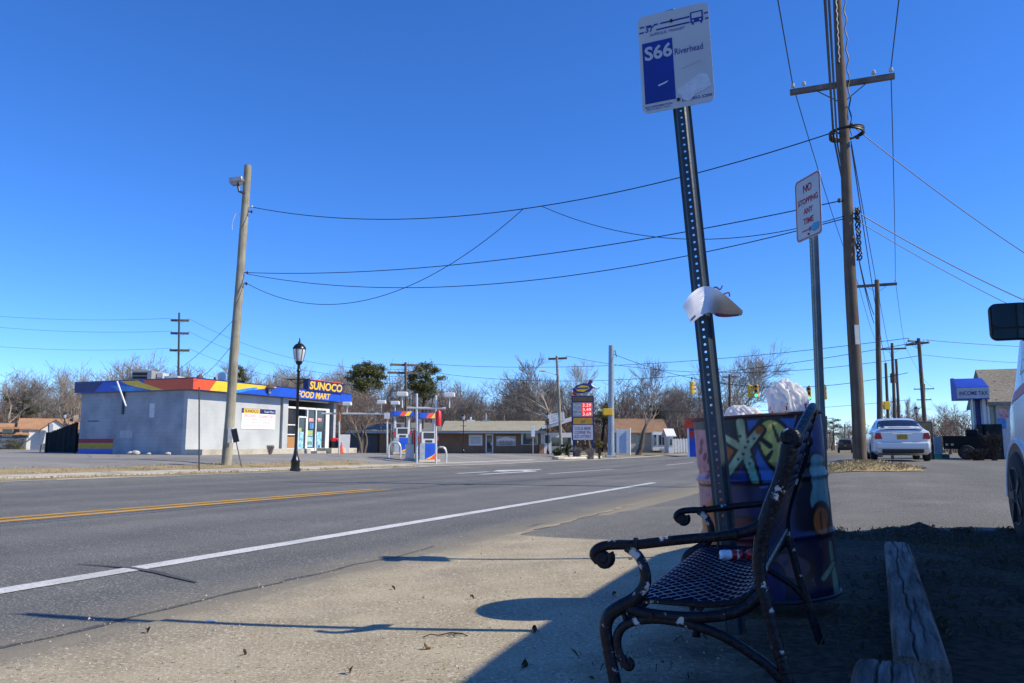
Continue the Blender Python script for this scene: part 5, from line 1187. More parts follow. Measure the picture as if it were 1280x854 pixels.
def signal(label, px, faces, zc):
    p = on_span(px); Y = p.y; q = W(px, zc, Y); t = thing('traffic_signal', label, 'traffic light', q, group='traffic signals hung on the span wire')
    e = MB(); e.tube([p, q + Vector((0, 0, .55))], .03, 6); e.lathe([(.02, .1), (.09, .06), (.09, -.06), (.02, -.1)], 8, Matrix.Translation(p)); obj('hanger', e, m_hw, t, world=True)
    for (dx, ang, lit) in faces:
        M = Matrix.Translation(q + Vector((dx, 0, 0))) @ Matrix.Rotation(ang, 4, 'Z')
        e = MB(); 
        for k in range(3): e.box(-.17, .17, -.10, .12, -.53 + .355 * k, -.53 + .345 + .355 * k, .025, M)
        hd = obj('signal_head', e, m_sy, t, world=True)
        for k in range(3):
            zz = -.355 + .355 * k; e = MB(); e.lathe([(.001, 0), (.10, 0), (.12, .012)], 16, M @ Matrix.Translation((0, -.105, zz)) @ Matrix.Rotation(math.pi / 2, 4, 'X')); obj('lens', e, m_grn if (lit and k == 0) else m_off, hd, world=True)
            e = MB(); rows = []
            for yy in (-.10, -.32): rows.append([M @ Vector((.135 * math.cos(w_), yy, zz + .135 * math.sin(w_))) for w_ in [R(-20 + 220 * i / 12) for i in range(13)]])
            e.grid(rows); obj('visor', e, m_sy, hd, world=True)
signal('single yellow traffic signal seen edge-on left of the bus stop post', 865, [(0, R(100), False)], 485)
signal('pair of yellow traffic signals showing green left of the white bag', 941, [(-.28, R(60), False), (.28, R(-22), True)], 489)
signal('dark traffic signal half hidden behind the white bag', 963, [(0, R(150), False)], 497)
signal('yellow traffic signal showing green beside the no stopping post', 1011, [(0, R(-22), True)], 492)
signal('grey signal box hanging right of the no stopping post', 1031, [(0, R(-100), False)], 491)
e = MB(); c = W(760, 515, 71.5); e.box(-.45, .42, -.2, .2, -.3, .3, .04, Matrix.Translation(c)); e.prism([(-.4, .02), (-.4, .30), (-.62, .2), (-.62, .02)], lambda a, b, t: c + Vector((a, t, b)), -.15, .15); e.tube([c, c + Vector((.4, .3, 0))], .05, 6); solo('pedestrian_signal', e, m_sy, 'yellow pedestrian signal box on the grey steel pole', 'traffic light')
e = MB(); c = W(1108, 507, 54.7); e.box(-.20, .20, -.15, .15, -.28, .28, .03, Matrix.Translation(c)); e.prism([(-.2, .0), (-.2, .26), (-.46, .18), (-.46, .05)], lambda a, b, t: c + Vector((a, t, b)), -.14, .14); solo('pedestrian_signal', e, m_sy, 'yellow signal box on the short bare pole above the white car', 'traffic light')
# ================================================================ BUILDINGS ACROSS THE ROAD
def on_v(px, py, v):                              # pixel -> (u, z) on the upright plane along the road at v
    d = W(px, py, 1.0); Y = v / (-d.x * UY + d.y * UX); p = W(px, py, Y); return UV(p.x, p.y)[0], p.z
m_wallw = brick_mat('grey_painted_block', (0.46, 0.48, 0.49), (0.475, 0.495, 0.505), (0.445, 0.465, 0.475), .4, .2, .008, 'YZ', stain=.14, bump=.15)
m_wallshade = brick_mat('grey_painted_block_side_shade', (0.36, 0.39, 0.43), (0.38, 0.41, 0.45), (0.33, 0.36, 0.40), .4, .2, .010, 'XZ', stain=.28, bump=.3)  # front wall's block paint made darker and bluer: side's shade put into the colour
m_sbl = mat('fascia_blue', (0.012, 0.075, 0.52), rough=0.35, var=0.12, scale=2); m_sor = mat('fascia_orange', (0.75, 0.085, 0.015), rough=0.35, var=0.08, scale=2); m_syl = mat('fascia_yellow', (0.85, 0.52, 0.02), rough=0.35, var=0.08, scale=2)
m_scy = mat('fascia_cyan', (0.04, 0.25, 0.62), rough=0.35, var=0.3, scale=3); m_sdk = mat('fascia_navy', (0.015, 0.02, 0.13), rough=0.4, var=0.2, scale=2); m_wh = mat('white_trim', (0.72, 0.72, 0.71), rough=0.5, var=0.05, scale=3); m_roofg = mat('roof_gravel', (0.25, 0.24, 0.23), rough=0.9, scale=20)
m_pane = glass_mat('shop_glass', (0.03, 0.035, 0.04)); m_red2 = mat('sign_red', (0.6, 0.02, 0.02), rough=0.4, var=0.1)
c0 = W(231, 569, 41.0); U0, V0 = UV(c0.x, c0.y); c0.z = hz(c0.x, c0.y) - .02
mart = thing('food_mart', 'grey block food mart with blue, orange and yellow fascia', 'building', c0, ROADROT)
LB, DB, HW, HF = 13.3, 7.7, 3.42, 3.98
def yz(px, py): u, z = on_v(px, py, V0); return u - U0, z - c0.z
yw = yz(349, 550)[0]; yw1 = yz(357, 550)[0]
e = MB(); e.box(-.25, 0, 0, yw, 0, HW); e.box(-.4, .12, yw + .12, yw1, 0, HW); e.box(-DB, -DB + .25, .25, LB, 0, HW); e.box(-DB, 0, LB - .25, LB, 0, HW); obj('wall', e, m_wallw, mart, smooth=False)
e = MB(); e.box(-DB, -.25, 0, .25, 0, HW); obj('side_wall', e, m_wallshade, mart, smooth=False)
e = MB(); e.box(-DB - .1, .1, -.02, LB, HW - .05, HW + .12); obj('roof', e, m_roofg, mart, smooth=False)
OV, YE = .55, LB + 1.0
e = MB(); e.box(-DB - .3, OV, -.25, YE, HW, HF); fascia = obj('fascia', e, m_sbl, mart, smooth=False)
def fpoly(pts, m, front, name='fascia_stripe', lift=.004):     # pts (along, up) on the fascia face
    e = MB()
    if front: e.poly([(OV + lift, a, HW + b) for a, b in pts])
    else: e.poly([(a, -.25 - lift, HW + b) for a, b in pts][::1])
    return obj(name, e, m, fascia, smooth=False)
FH = HF - HW
def fy(px): return on_v(px, 490, V0 - OV)[0] - U0
fpoly([(-.25, .0), (fy(262), .0), (fy(270), FH), (-.25, FH)], m_sor, True)
fpoly([(fy(262), 0), (fy(283), .0), (fy(322), FH * .55), (fy(318), FH), (fy(270), FH)], m_syl, True, lift=.0045)
fpoly([(fy(283), 0), (fy(297), 0), (fy(322), FH * .60), (fy(344), FH * .86), (fy(330), FH * .92), (fy(308), FH * .55)], m_scy, True, lift=.005)
fpoly([(fy(318), FH), (fy(322), FH * .55), (fy(344), FH * .86), (fy(346), FH)], m_syl, True, lift=.0055)
def fx(px): d = W(px, 485, 1.0); n = UV(d.x, d.y); t = (U0 - .25) / n[0]; return -(n[1] * t - V0)
fpoly([(fx(190), 0), (.546, 0), (.546, FH), (fx(178), FH)], m_sor, False)
fpoly([(fx(172), FH * .35), (fx(190), 0), (fx(205), 0), (fx(178), FH * .75), (fx(172), FH), (fx(150), FH), (fx(160), FH * .6)], m_syl, False, lift=.005)
fpoly([(fx(150), 0), (fx(186), 0), (fx(168), FH * .38), (fx(150), FH * .6), (fx(138), FH * .55)], m_scy, False, lift=.0055)
fpoly([(-DB - .29, .02), (fx(118), .02), (fx(128), FH - .02), (-DB - .29, FH - .02)], m_sdk, False, lift=.006)
e = MB(); e.box(-DB - .32, OV + .02, -.27, YE + .02, HF, HF + .05); obj('coping', e, m_wh if False else m_sdk, mart, smooth=False)
# name box and lettering
ya, za = yz(373, 505); yb = yz(426, 505)[0]
fb0, fb1 = fy(383), fy(427); zb0, zb1 = on_v(400, 500, V0 - OV)[1] - c0.z, 0
zt0 = on_v(386, 479, V0 - OV)[1] - c0.z
e = MB(); e.box(OV - .25, OV + .12, fb0, fb1, HF - .02, HF + .66, .01); nb = obj('name_box', e, m_sdk, mart)
e = MB(); e.box(OV - .05, OV + .14, fb0 - .02, fb1 + .02, HF + .66, HF + .70); obj('name_box_trim', e, m_sor, nb)
X = RD(1, 0); Z = Vector((0, 0, 1)); Mm = wm(mart); OO = lambda x, y, z: Mm @ Vector((x, y, z))
letter(nb, 'SUNOCO', m_syl, OO(OV + .124, 0, 0), X, Z, (fb0 + .15, fb1 - .12, HF + .06, HF + .58), offset=.03, shear=.12)
letter(fascia, 'FOOD MART', m_syl, OO(OV + .006, 0, 0), X, Z, (fy(372), fy(413), HW + .06, HF - .08), offset=.03, shear=.2)
# banner
b0, zb_ = yz(301, 536); b1, zt_ = yz(344, 511); b0z, b0t = yz(301, 536)[1], yz(301, 510)[1]
e = MB(); e.box(.005, .03, b0, b1, zb_, zb_ + 1.18); ban = obj('banner', e, mat('banner_white', (0.78, 0.78, 0.78), rough=0.5, var=0.03), mart, smooth=False)
zt = zb_ + 1.18; e = MB(); e.box(.028, .034, b0, b1, zt - .28, zt); obj('banner_header', e, m_sdk, ban, smooth=False)
e = MB(); e.box(.030, .036, b0 + .15, b0 + (b1 - b0) * .52, zt - .27, zt - .02); obj('banner_patch', e, m_syl, ban, smooth=False)
letter(ban, 'SUNOCO', m_sdk, OO(.0365, 0, 0), X, Z, (b0 + .25, b0 + (b1 - b0) * .48, zt - .24, zt - .06), offset=.03); letter(ban, 'Food Mart', m_wh, OO(.0345, 0, 0), X, Z, (b0 + (b1 - b0) * .66, b1 - .1, zt - .21, zt - .08))
letter(ban, 'DISCOUNT', m_red2, OO(.031, 0, 0), X, Z, (b0 + .15, b0 + (b1 - b0) * .42, zt - .50, zt - .34)); letter(ban, 'CIGARETTES', m_red2, OO(.031, 0, 0), X, Z, (b0 + (b1 - b0) * .48, b1 - .15, zt - .52, zt - .36))
m_inkr = mat('banner_ink', (0.5, 0.2, 0.2)); 
for k, s in enumerate(('COLD BEER  SODA  MILK', 'LOTTERY  COFFEE', 'ATM  ICE  SNACKS')): letter(ban, s, m_inkr, OO(.031, 0, 0), X, Z, (b0 + .2, b1 - .2 - .3 * k, zt - .68 - .18 * k, zt - .57 - .18 * k))
# shop front: windows, door, posters
ws, we = yw1 + .02, yz(409, 550)[0]; zs = .30
e = MB(); e.box(-.12, .02, ws, we, HW - .12, HW); e.box(-.1, .03, ws, we, HW - .62, HW - .50); e.box(-.12, .05, we - .28, we + .1, 0, HW - .5)
d0, d1 = yz(371, 550)[0], yz(382.5, 550)[0]; w2 = yz(394, 550)[0]
for yy in (ws, d0 - .05, d1 + .05, w2): e.box(-.1, .03, yy - .05, yy + .05, .1, HW - .5)
obj('window_frame', e, m_wh, mart, smooth=False)
for (a, b_) in ((ws + .05, d0 - .1), (d1 + .1, w2 - .05), (w2 + .05, we - .28)):
    e = MB(); e.box(-.06, -.04, a, b_, .35, HW - .62); obj('window_pane', e, m_pane, mart, smooth=False)
    e = MB(); e.box(-.12, -.02, a - .02, b_ + .02, .1, .35); obj('window_sill', e, m_wh, mart, smooth=False)
e = MB(); e.box(-.07, -.01, ws + .05, d0 - .1, .36, 1.05); obj('wood_panel', e, mat('plywood', (0.40, 0.20, 0.07), rough=0.7), mart, smooth=False)
e = MB(); e.box(-.07, -.01, ws + .05, d0 - .1, 1.15, 1.22); e.box(-.07, -.01, ws + .05, d0 - .1, 1.75, 1.82); obj('window_shelf', e, m_wh, mart, smooth=False)
dr = thing('x', None, None); bpy.data.objects.remove(dr)
e = MB(); e.box(-.06, .05, d0, d0 + .09, .1, 2.35); e.box(-.06, .05, d1 - .12, d1, .1, 2.35); e.box(-.06, .05, d0, d1, 2.25, 2.35); e.box(-.06, .05, d0, d1, .1, .3); door = obj('door', e, m_wh, mart, smooth=False)
e = MB(); e.box(-.03, -.01, d0 + .09, d1 - .12, .3, 2.25); obj('door_pane', e, m_pane, door, smooth=False); e = MB(); e.tube([(.09, d0 + .15, 1.0), (.09, d0 + .15, 1.35)], .02, 6); obj('door_handle', e, m_chrome, door)
pc_ = [mat('poster_cyan', (0.05, 0.35, 0.6), var=.4, scale=5, col2=(0.5, 0.7, 0.8)), mat('poster_yellow', (0.6, 0.55, 0.05), var=.4, scale=5, col2=(0.1, 0.35, 0.3)), mat('poster_red', (0.55, 0.03, 0.05), var=.4, scale=6, col2=(0.7, 0.6, 0.6)), mat('poster_blue', (0.03, 0.08, 0.35), var=.4, scale=6, col2=(0.15, 0.4, 0.7))]
def poster(px0, px1, py0, py1, m):
    a, z0 = yz(px0, py1); b_, z1 = yz(px1, py0); e = MB(); e.box(-.035, .004, a, b_, z0, z1); obj('poster', e, m, mart, smooth=False)
poster(372, 379.5, 540, 562, pc_[0]); poster(373, 377, 535, 540, pc_[1]); poster(384, 391, 538, 545, pc_[1]); poster(384, 391, 546, 559, pc_[0]); poster(386, 392, 523, 527, pc_[2]); poster(387, 392, 529, 536, pc_[3]); poster(395.5, 402, 540, 560, pc_[0]); poster(397, 400, 556, 560, pc_[3]); poster(397, 402, 523, 527, pc_[2]); poster(384, 390, 552, 556, pc_[1])
e = MB(); e.box(.0, 1.15, .0, yz(371, 560)[0] - .1, 0, .32, .01); e.box(.0, 1.15, yz(396, 560)[0], LB + .9, 0, .34, .01); e.box(0, .8, d1 + .1, yz(395, 560)[0], 0, .16); obj('raised_walk', e, m_conc, mart, smooth=False)
# side wall marks: painted stripes, pipe, patch
for (z0, z1, m) in ((.0, .34, m_sbl), (.34, .62, mat('stripe_ochre', (0.55, 0.33, 0.02))), (.66, .88, mat('stripe_red', (0.40, 0.02, 0.03)))):
    e = MB(); e.box(-DB - .004, fx(141), -.006, .05, z0, z1); obj('painted_stripe', e, m, mart, smooth=False)
xp = fx(151.5); e = MB(); e.box(xp - .05, xp + .05, -.10, -.004, 2.2, HF + .1); obj('drain_pipe', e, mat('dark_pipe', (0.06, 0.07, 0.10)), mart, smooth=False)
e = MB(); a = W(146.5, 477, 41.9); b_ = W(157.5, 508, 41.2); e.tube([a, b_], .045, 6); obj('fallen_bracket', e, m_wh, mart, world=True)
e = MB(); x_ = fx(187); e.box(x_ - .17, x_ + .17, -.004, .02, 2.0, 2.75); obj('paint_patch', e, mat('paint_patch', (0.58, 0.60, 0.63)), mart, smooth=False); x_ = fx(157); e = MB(); e.box(x_ - .45, x_ + .42, -.012, .02, .92, 1.32); obj('vent_cover', e, mat('vent_grey', (0.40, 0.42, 0.45)), mart, smooth=False)
e = MB(); x_ = fx(115); e.box(x_ - .4, x_ + .4, -.02, .02, 1.82, 1.88); obj('rust_bar', e, mat('dark_bar', (0.1, 0.1, 0.12)), mart, smooth=False)
# roof equipment
def roof_unit(name, label, px0, px1, ptop, Y, m, depth=1.2, louvre=False):
    a = W(px0, ptop, Y); b_ = W(px1, ptop, Y); z0 = c0.z + HW + .12; t = thing(name, label, 'roof unit', (a.x, a.y, z0), 0, 'roof units on the food mart')
    w = b_.x - a.x; h = a.z - z0; e = MB(); e.box(0, w, 0, depth, 0, h, .02); o = obj('casing', e, m, t)
    if louvre:
        e = MB(); e.box(.08, w - .25, -.02, .02, .1, h - .12); obj('opening', e, m_black, t)
        for k in range(5): e = MB(); e.box(.08, w - .25, -.05, .0, .15 + k * (h - .3) / 5, .18 + k * (h - .3) / 5); obj('louvre', e, m_grey, t)
    else:
        e = MB(); e.box(.04, w - .04, -.015, .0, .08, h * .8); obj('access_panel', e, m_grey, t)
    return t
roof_unit('air_conditioner', 'dark open air conditioner on the food mart roof', 165, 190, 463, 45, mat('unit_grey', (0.30, 0.31, 0.32), rough=0.5), 1.3, True)
roof_unit('roof_vent_box', 'pale low vent box right of the air conditioner', 205, 223, 470, 45, mat('unit_pale', (0.55, 0.55, 0.54), rough=0.5), 1.0)
roof_unit('roof_vent_box', 'small pale box left on the food mart roof', 196, 204, 466, 45.5, mat('unit_pale', (0.55, 0.55, 0.54)), .8)
for (px, py, lab) in ((250, 468, 'dark mushroom vent left of the satellite dish'), (337, 481, 'small dark vent right of the wooden pole on the roof')):
    p = W(px, py, 46); z0 = c0.z + HW + .12; t = thing('mushroom_vent', lab, 'vent', (p.x, p.y, z0), 0, 'mushroom vents'); h = p.z - z0; e = MB(); e.lathe([(.10, 0), (.10, h * .6)], 10); obj('pipe', e, m_grey, t); e = MB(); e.lathe([(.3, h * .55), (.32, h * .62), (.2, h * .85), (.05, h)], 14); obj('hood', e, mat('vent_rust', (0.10, 0.06, 0.05), rough=.7), t)
p = W(275, 473, 43); z0 = c0.z + HW + .12; t = thing('satellite_dish', 'white satellite dish on the food mart roof beside the wooden pole', 'satellite dish', (p.x, p.y, z0), R(-20)); h = p.z - z0
e = MB(); Md = Matrix.Translation((0, 0, h)) @ Matrix.Rotation(R(70), 4, 'X'); e.lathe([(.001, -.10), (.15, -.09), (.28, -.05), (.38, 0), (.385, .01), (.37, .01), (.28, -.035), (.15, -.075), (.001, -.085)], 22, Md, cap=False); obj('reflector', e, m_wh, t)
e = MB(); e.tube([(0, .1, 0), (0, .1, h)], .04, 6); obj('mast', e, m_grey, t); e = MB(); e.tube([(0, 0, h - .36), (.05, -.35, h - .25), (.05, -.45, h - .05)], .02, 5); e.box(-.0, .1, -.5, -.4, h - .1, h + .02); obj('feed_arm', e, m_hw, t)
# rubble, dumpster pen, thin posts, leaning sign
m_stone = mat('pale_rubble', (0.5, 0.48, 0.44), rough=0.9, var=.2, bump=.3)
for i, (px, s, lab) in enumerate(((163, .17, 'pale concrete lump lying left at the mart side wall'), (170, .22, 'larger pale rubble lump at the mart side wall'), (210, .16, 'pale rubble lump near the mart corner'), (186, .12, 'small dark rubble bit between the lumps'))):
    p = W(px, 568, 40.6 + (231 - px) * .011); e = MB(); rows = []
    for a in range(7):
        th = math.pi * a / 6; rows.append([Vector((p.x, p.y, 0)) + Vector((math.sin(th) * math.cos(w_) * s, math.sin(th) * math.sin(w_) * s * .7, s * .5 + math.cos(th) * s * .5)) * (1 + .0) + Vector((noise.noise(Vector((a, w_, i))), 0, noise.noise(Vector((w_, a, i))))) * s * .25 for w_ in [2 * math.pi * k / 9 for k in range(9)]])
    e.grid(rows, True); zz = hz(p.x, p.y); e.v = [(x, y, z + zz) for x, y, z in e.v]; solo('rubble_lump', e, m_stone, lab, 'rubble', 'rubble along the mart side wall', smooth=20)
p = W(97, 568, 45); p.z = hz(p.x, p.y); t = thing('dumpster_pen', 'dark plank bin enclosure at the left end of the food mart', 'enclosure', p, ROADROT)
m_dkw = wood_mat('dark_planks', (0.012, 0.018, 0.02), (0.03, 0.04, 0.042), 'Z', 8)
for k in range(12): e = MB(); e.box(-2.6 + k * .2 + .005, -2.6 + (k + 1) * .2 - .005, -.02 - .01 * (k % 2), .02, .05, 1.15 + .055 * k); obj('plank', e, m_dkw, t, smooth=False)
e = MB(); e.box(-2.62, -2.5, -.06, .06, 0, 1.2); e.box(-.3, -.18, -.06, .06, 0, 1.75); obj('post', e, m_dkw, t, smooth=False)
for k in range(10): e = MB(); e.box(-2.62, -2.58, .1 + k * .28, .36 + k * .28, .05, 1.2); obj('plank', e, m_dkw, t, smooth=False)
def post_sign(name, label, px, pb, pt, Y, r, plate=None, m=m_hw, pm=None, lean=0, cat='sign', turn=0):
    b_ = W(px, pb, Y); b_.z = hz(b_.x, b_.y) - .01; tp = W(px + lean, pt, Y); t = thing(name, label, cat, b_); e = MB(); e.tube([b_, tp], r, 8); obj('post', e, m, t, world=True)
    if plate:
        x0, y0, x1, y1 = plate; a = W(x0, y1, Y); c_ = W(x1, y0, Y); e = MB(); w = (c_.x - a.x) / 2; M = Matrix.Translation(((a.x + c_.x) / 2, Y - r - .03, (a.z + c_.z) / 2)) @ Matrix.Rotation(math.atan2(lean, pb - pt) if pb != pt else 0, 4, 'Y') @ Matrix.Rotation(turn, 4, 'Z')
        e.box(-w, w, -.02, .02, -(c_.z - a.z) / 2, (c_.z - a.z) / 2, .005, M); obj('panel', e, pm, t, world=True)
    return t
post_sign('marker_post', 'thin dark post in the grass strip left of the wooden pole', 249, 589, 484, 24.5, .022, cat='post', m=mat('dark_post', (0.04, 0.045, 0.05), rough=.5))
post_sign('leaning_sign', 'small dark leaning sign right of the wooden pole base', 302.5, 579, 540, 28, .018, (290.5, 536, 298.5, 553), m_hw, m_black, lean=-10)
post_sign('square_sign', 'tilted grey sign panel on two legs in the far left lot', 50, 566, 538, 48, .04, (50, 538, 57, 556), m_hw, mat('grey_panel', (0.25, 0.30, 0.36)), lean=5)
post_sign('round_sign', 'dark post with a pale oval sign in the far left lot', 61, 566, 529, 48.5, .05, (62, 530, 68, 543), m_hw, m_wh, cat='sign')
post_sign('parking_sign', 'white upright sign on a post before the brick shops', 666, 573, 533, 74, .06, (664, 532, 668.5, 546), m_poleg, m_wh)
b = W(77.5, 566, 55); b.z = hz(b.x, b.y); lamp('street lamp with pale globe beside the bin enclosure', b, 2.7)
post_sign('church_sign', 'broad pale blue sign board with arched top before the beige house', 771, 568, 536, 86, .08, (771, 537, 786, 567), m_wh, mat('pale_blue_board', (0.42, 0.50, 0.60), var=.1, scale=2))
post_sign('sign_leg', 'white right-hand post of the pale blue board', 787.5, 569, 535, 85.7, .09, cat='post', m=m_wh)

# ---------------------------------------------------------------- fuel pumps and their lights
m_alw = mat('pump_white', (0.52, 0.53, 0.54), rough=.4, var=.05); m_pblk = mat('pump_dark', (0.03, 0.035, 0.045), rough=.35); m_galvw = mat('pale_pipe', (0.60, 0.61, 0.61), rough=.4, metal=.2); m_rust = mat('rusty_brown_pipe', (0.30, 0.13, 0.06), rough=.8, var=.3)
def pump(label, px, Y, side=1):
    p = W(px, 573, Y); p.z = hz(p.x, p.y) + .01; t = thing('fuel_pump', label, 'fuel pump', p, ROADROT + R(55 if side > 0 else 50), 'fuel pumps')
    e = MB(); e.box(-.62, .62, -.36, .36, 0, .14, .02); obj('plinth', e, m_conc, t)
    e = MB(); e.box(-.50, .50, -.26, .26, .14, .95, .02); obj('lower_panel', e, m_sbl, t); e = MB(); e.box(-.52, -.22, -.27, .27, .14, .96, .01); obj('steel_panel', e, mat('steel_panel', (0.4, 0.42, 0.44), rough=.35, metal=.5), t)
    e = MB(); e.poly([(-.1, -.264, .16), (.5, -.264, .16), (.5, -.264, .62), (.25, -.264, .36)]); obj('orange_swoosh', e, m_sor, t, smooth=False); e = MB(); e.poly([(-.2, -.266, .15), (.1, -.266, .2), (.45, -.266, .5), (.2, -.266, .33)]); obj('yellow_swoosh', e, m_syl, t, smooth=False)
    e = MB(); e.box(-.42, .42, -.24, .24, .95, 1.55, .02); hd = obj('head', e, m_alw, t); e = MB(); e.box(-.30, .30, -.26, -.23, 1.2, 1.5, .01); obj('display', e, m_pblk, hd); e = MB(); e.box(-.2, .2, -.262, -.235, 1.0, 1.12, .01); obj('keypad', e, m_pblk, hd)
    for s in (-1, 1):
        e = MB(); e.box(s * .42 - .07, s * .42 + .07, -.12, .12, .95, 2.22, .02); obj('column', e, m_alw, t)
        e = MB(); e.tube([(s * .50, -.12, 1.15), (s * .60, -.2, .8), (s * .56, -.25, .45), (s * .62, -.2, .9), (s * .52, 0, 2.1)], .02, 5); obj('hose', e, m_black, t); e = MB(); e.box(s * .52 - .04, s * .52 + .04, -.22, -.1, 1.05, 1.3, .015); obj('nozzle', e, m_red2, t)
    e = MB(); e.box(-.62, .62, -.34, .34, 2.22, 2.50, .02); top_ = obj('topper', e, m_sbl, t)
    for k, m in enumerate((m_sor, m_syl)): e = MB(); e.poly([(-.25 + k * .30, -.345, 2.23), (.02 + k * .30, -.345, 2.23), (.22 + k * .30, -.345, 2.49), (-.05 + k * .30, -.345, 2.49)]); obj('topper_stripe', e, m, top_, smooth=False)
    return t
pump('front fuel pump with bright striped topper by the forecourt kerb', 533, 40.5); pump('rear dark blue fuel pump left of the front pump', 501, 46, -1)
def bar(name, label, pts, r, m, cat, base=None): e = MB(); e.tube(pts, r, 8); return solo(name, e, m, label, cat)
def light_frame(label, px_posts, pbase, ybar, Y, heads, ptop=None, mm=m_galvw, group='forecourt light frames', xr=None):
    b0_ = W(px_posts[0], pbase, Y); b0_.z = hz(b0_.x, b0_.y); t = thing('light_frame', label, 'light stand', b0_, group=group)
    for i, px in enumerate(px_posts):
        a = W(px, pbase, Y); a.z = hz(a.x, a.y); c_ = W(px, ptop[i] if ptop else ybar - 6, Y); e = MB(); e.tube([a, c_], .055, 8); obj('post', e, mm, t, world=True)
        if not ptop: e = MB(); e.tube([W(px, ybar + 9, Y - .02), W(px, ybar - 12, Y - .02)], .095, 8); obj('sleeve', e, m_rust, t, world=True)
    e = MB(); x0, x1 = xr or (px_posts[0] - 12, px_posts[-1] + 12); e.tube([W(x0, ybar, Y), W(x1, ybar + .6, Y)], .06, 8); obj('bar', e, mm, t, world=True)
    for (x, y) in heads: c_ = W(x, y, Y); e = MB(); e.box(-.26, .26, -.2, .2, -.1, .12, .03, Matrix.Translation(c_)); e.tube([c_, Vector((c_.x, c_.y, W(x, ybar, Y).z))], .03, 6); obj('lamp_head', e, m_wh, t, world=True)
    return t
light_frame('wide pale pipe frame with floodlights right of the food mart', (424, 484), 567, 517, 48, ((434, 505), (477, 503), (494, 504)), xr=(402, 506))
light_frame('narrow pale pipe frame standing over the front fuel pump', (521, 545), 573, 510, 39, ((503, 493), (562, 494)), ptop=(492, 494), xr=(509, 557))
e = MB(); c_ = W(483.5, 520, 47.6); e.box(-.16, .16, -.03, .03, -.18, .18, .01, Matrix.Translation(c_)); solo('notice_plate', e, m_wh, 'white square plate on the wide light frame', 'sign')
c_ = W(548, 523, 38.6); e = MB(); e.lathe([(.12, -.38), (.14, -.36), (.14, .30), (.08, .38)], 14, Matrix.Translation(c_)); solo('red_cylinder', e, m_red2, 'red cylinder hung on the frame beside the front pump', 'extinguisher')
for (px, pt_, Y, w, lab) in ((493, 556, 42, .62, 'pale hoop bollard left of the front pump'), (551, 557, 41, .55, 'pale hoop bollard right of the front pump')):
    a = W(px, 573, Y); a.z = hz(a.x, a.y); e = MB(); h = .78; e.tube(smooth_path([tuple(a + Vector((x, 0, z))) for x, z in ((-w / 2, 0), (-w / 2, h * .7), (-w / 2 + .12, h), (0, h + .03), (w / 2 - .12, h), (w / 2, h * .7), (w / 2, 0))], 4), .055, 8); solo('hoop_bollard', e, m_galvw, lab, 'bollard', 'hoop bollards at the pumps')
p = W(512, 573, 40.5); p.z = hz(p.x, p.y); t = thing('air_machine', 'small white vending post with red box beside the front pump', 'air machine', p, ROADROT + R(40)); e = MB(); e.box(-.28, .28, -.2, .2, 0, .12, .01); obj('base', e, m_conc, t); e = MB(); e.box(-.2, .2, -.14, .14, .12, .85, .02); obj('cabinet', e, m_alw, t); e = MB(); e.cyl((0, 0, .85), (0, 0, 1.35), .10, None, 12); obj('tank', e, m_alw, t); e = MB(); e.box(.18, .42, -.1, .1, .75, 1.6, .02); obj('red_box', e, m_red2, t)
p = W(418, 566, 53); p.z = hz(p.x, p.y); t = thing('litter_bin', 'dark litter bin at the right end of the food mart', 'bin', p); e = MB(); e.lathe([(.28, 0), (.33, .1), (.34, .75), (.30, .8)], 14); obj('body', e, m_black, t); e = MB(); e.lathe([(.35, .78), (.35, .86), (.2, 1.0), (.05, 1.03)], 14); obj('lid', e, m_red2, t)
p = W(426.5, 566, 52); p.z = hz(p.x, p.y); t = thing('traffic_cone', 'orange traffic cone right of the dark litter bin', 'cone', p); e = MB(); e.box(-.2, .2, -.2, .2, 0, .05); obj('base', e, m_sor, t); e = MB(); e.lathe([(.15, .05), (.03, .72)], 14); obj('body', e, m_sor, t)
e = MB(); a = W(430, 564, 52.5); b_ = W(428, 542, 52.8); e.box(-.35, .35, -.02, .02, 0, 1.25, 0, Matrix.Translation((a.x, a.y, hz(a.x, a.y))) @ Matrix.Rotation(R(-8), 4, 'X')); solo('leaning_board', e, m_wh, 'white board leaning right of the traffic cone', 'board')

# ---------------------------------------------------------------- price sign
p = W(729, 567, 60); p.z = hz(p.x, p.y); S_ = 60 / 980.0
t = thing('price_sign', 'tall fuel price sign with red numbers on a planted island', 'sign', p, R(-6))
def bz(py): return W(729, py, 60).z - p.z
e = MB(); e.box(-.78, -.62, -.12, .12, 0, bz(496)); e.box(.62, .78, -.12, .12, 0, bz(496)); obj('leg', e, m_sdk, t, smooth=False)
e = MB(); e.box(-.85, .85, -.22, .22, bz(550.5), bz(495), .02); cab = obj('cabinet', e, m_sdk, t)
def pn(name, x0, x1, py0, py1, m, par=cab, y=-.235): e = MB(); e.box(x0, x1, y, -.2, bz(py1), bz(py0), .004); return obj(name, e, m, par, smooth=False)
m_lcd = mat('price_panel', (0.30, 0.30, 0.32), rough=.3, var=.2, scale=6); pn('header', -.75, .75, 496.5, 502, mat('dark_gold', (0.12, 0.09, 0.04)))
pp = pn('price_panel', -.75, .75, 503.5, 521, m_lcd); m_led = emit_mat('led_red', (1.0, 0.03, 0.05), .5); pn('red_field', -.05, .70, 504, 520.5, m_led, pp, -.238)
m_num = emit_mat('led_digit', (1.0, .55, .5), 1.0); Xs = Vector((math.cos(R(-6)), math.sin(R(-6)), 0)); Ms = wm(t)
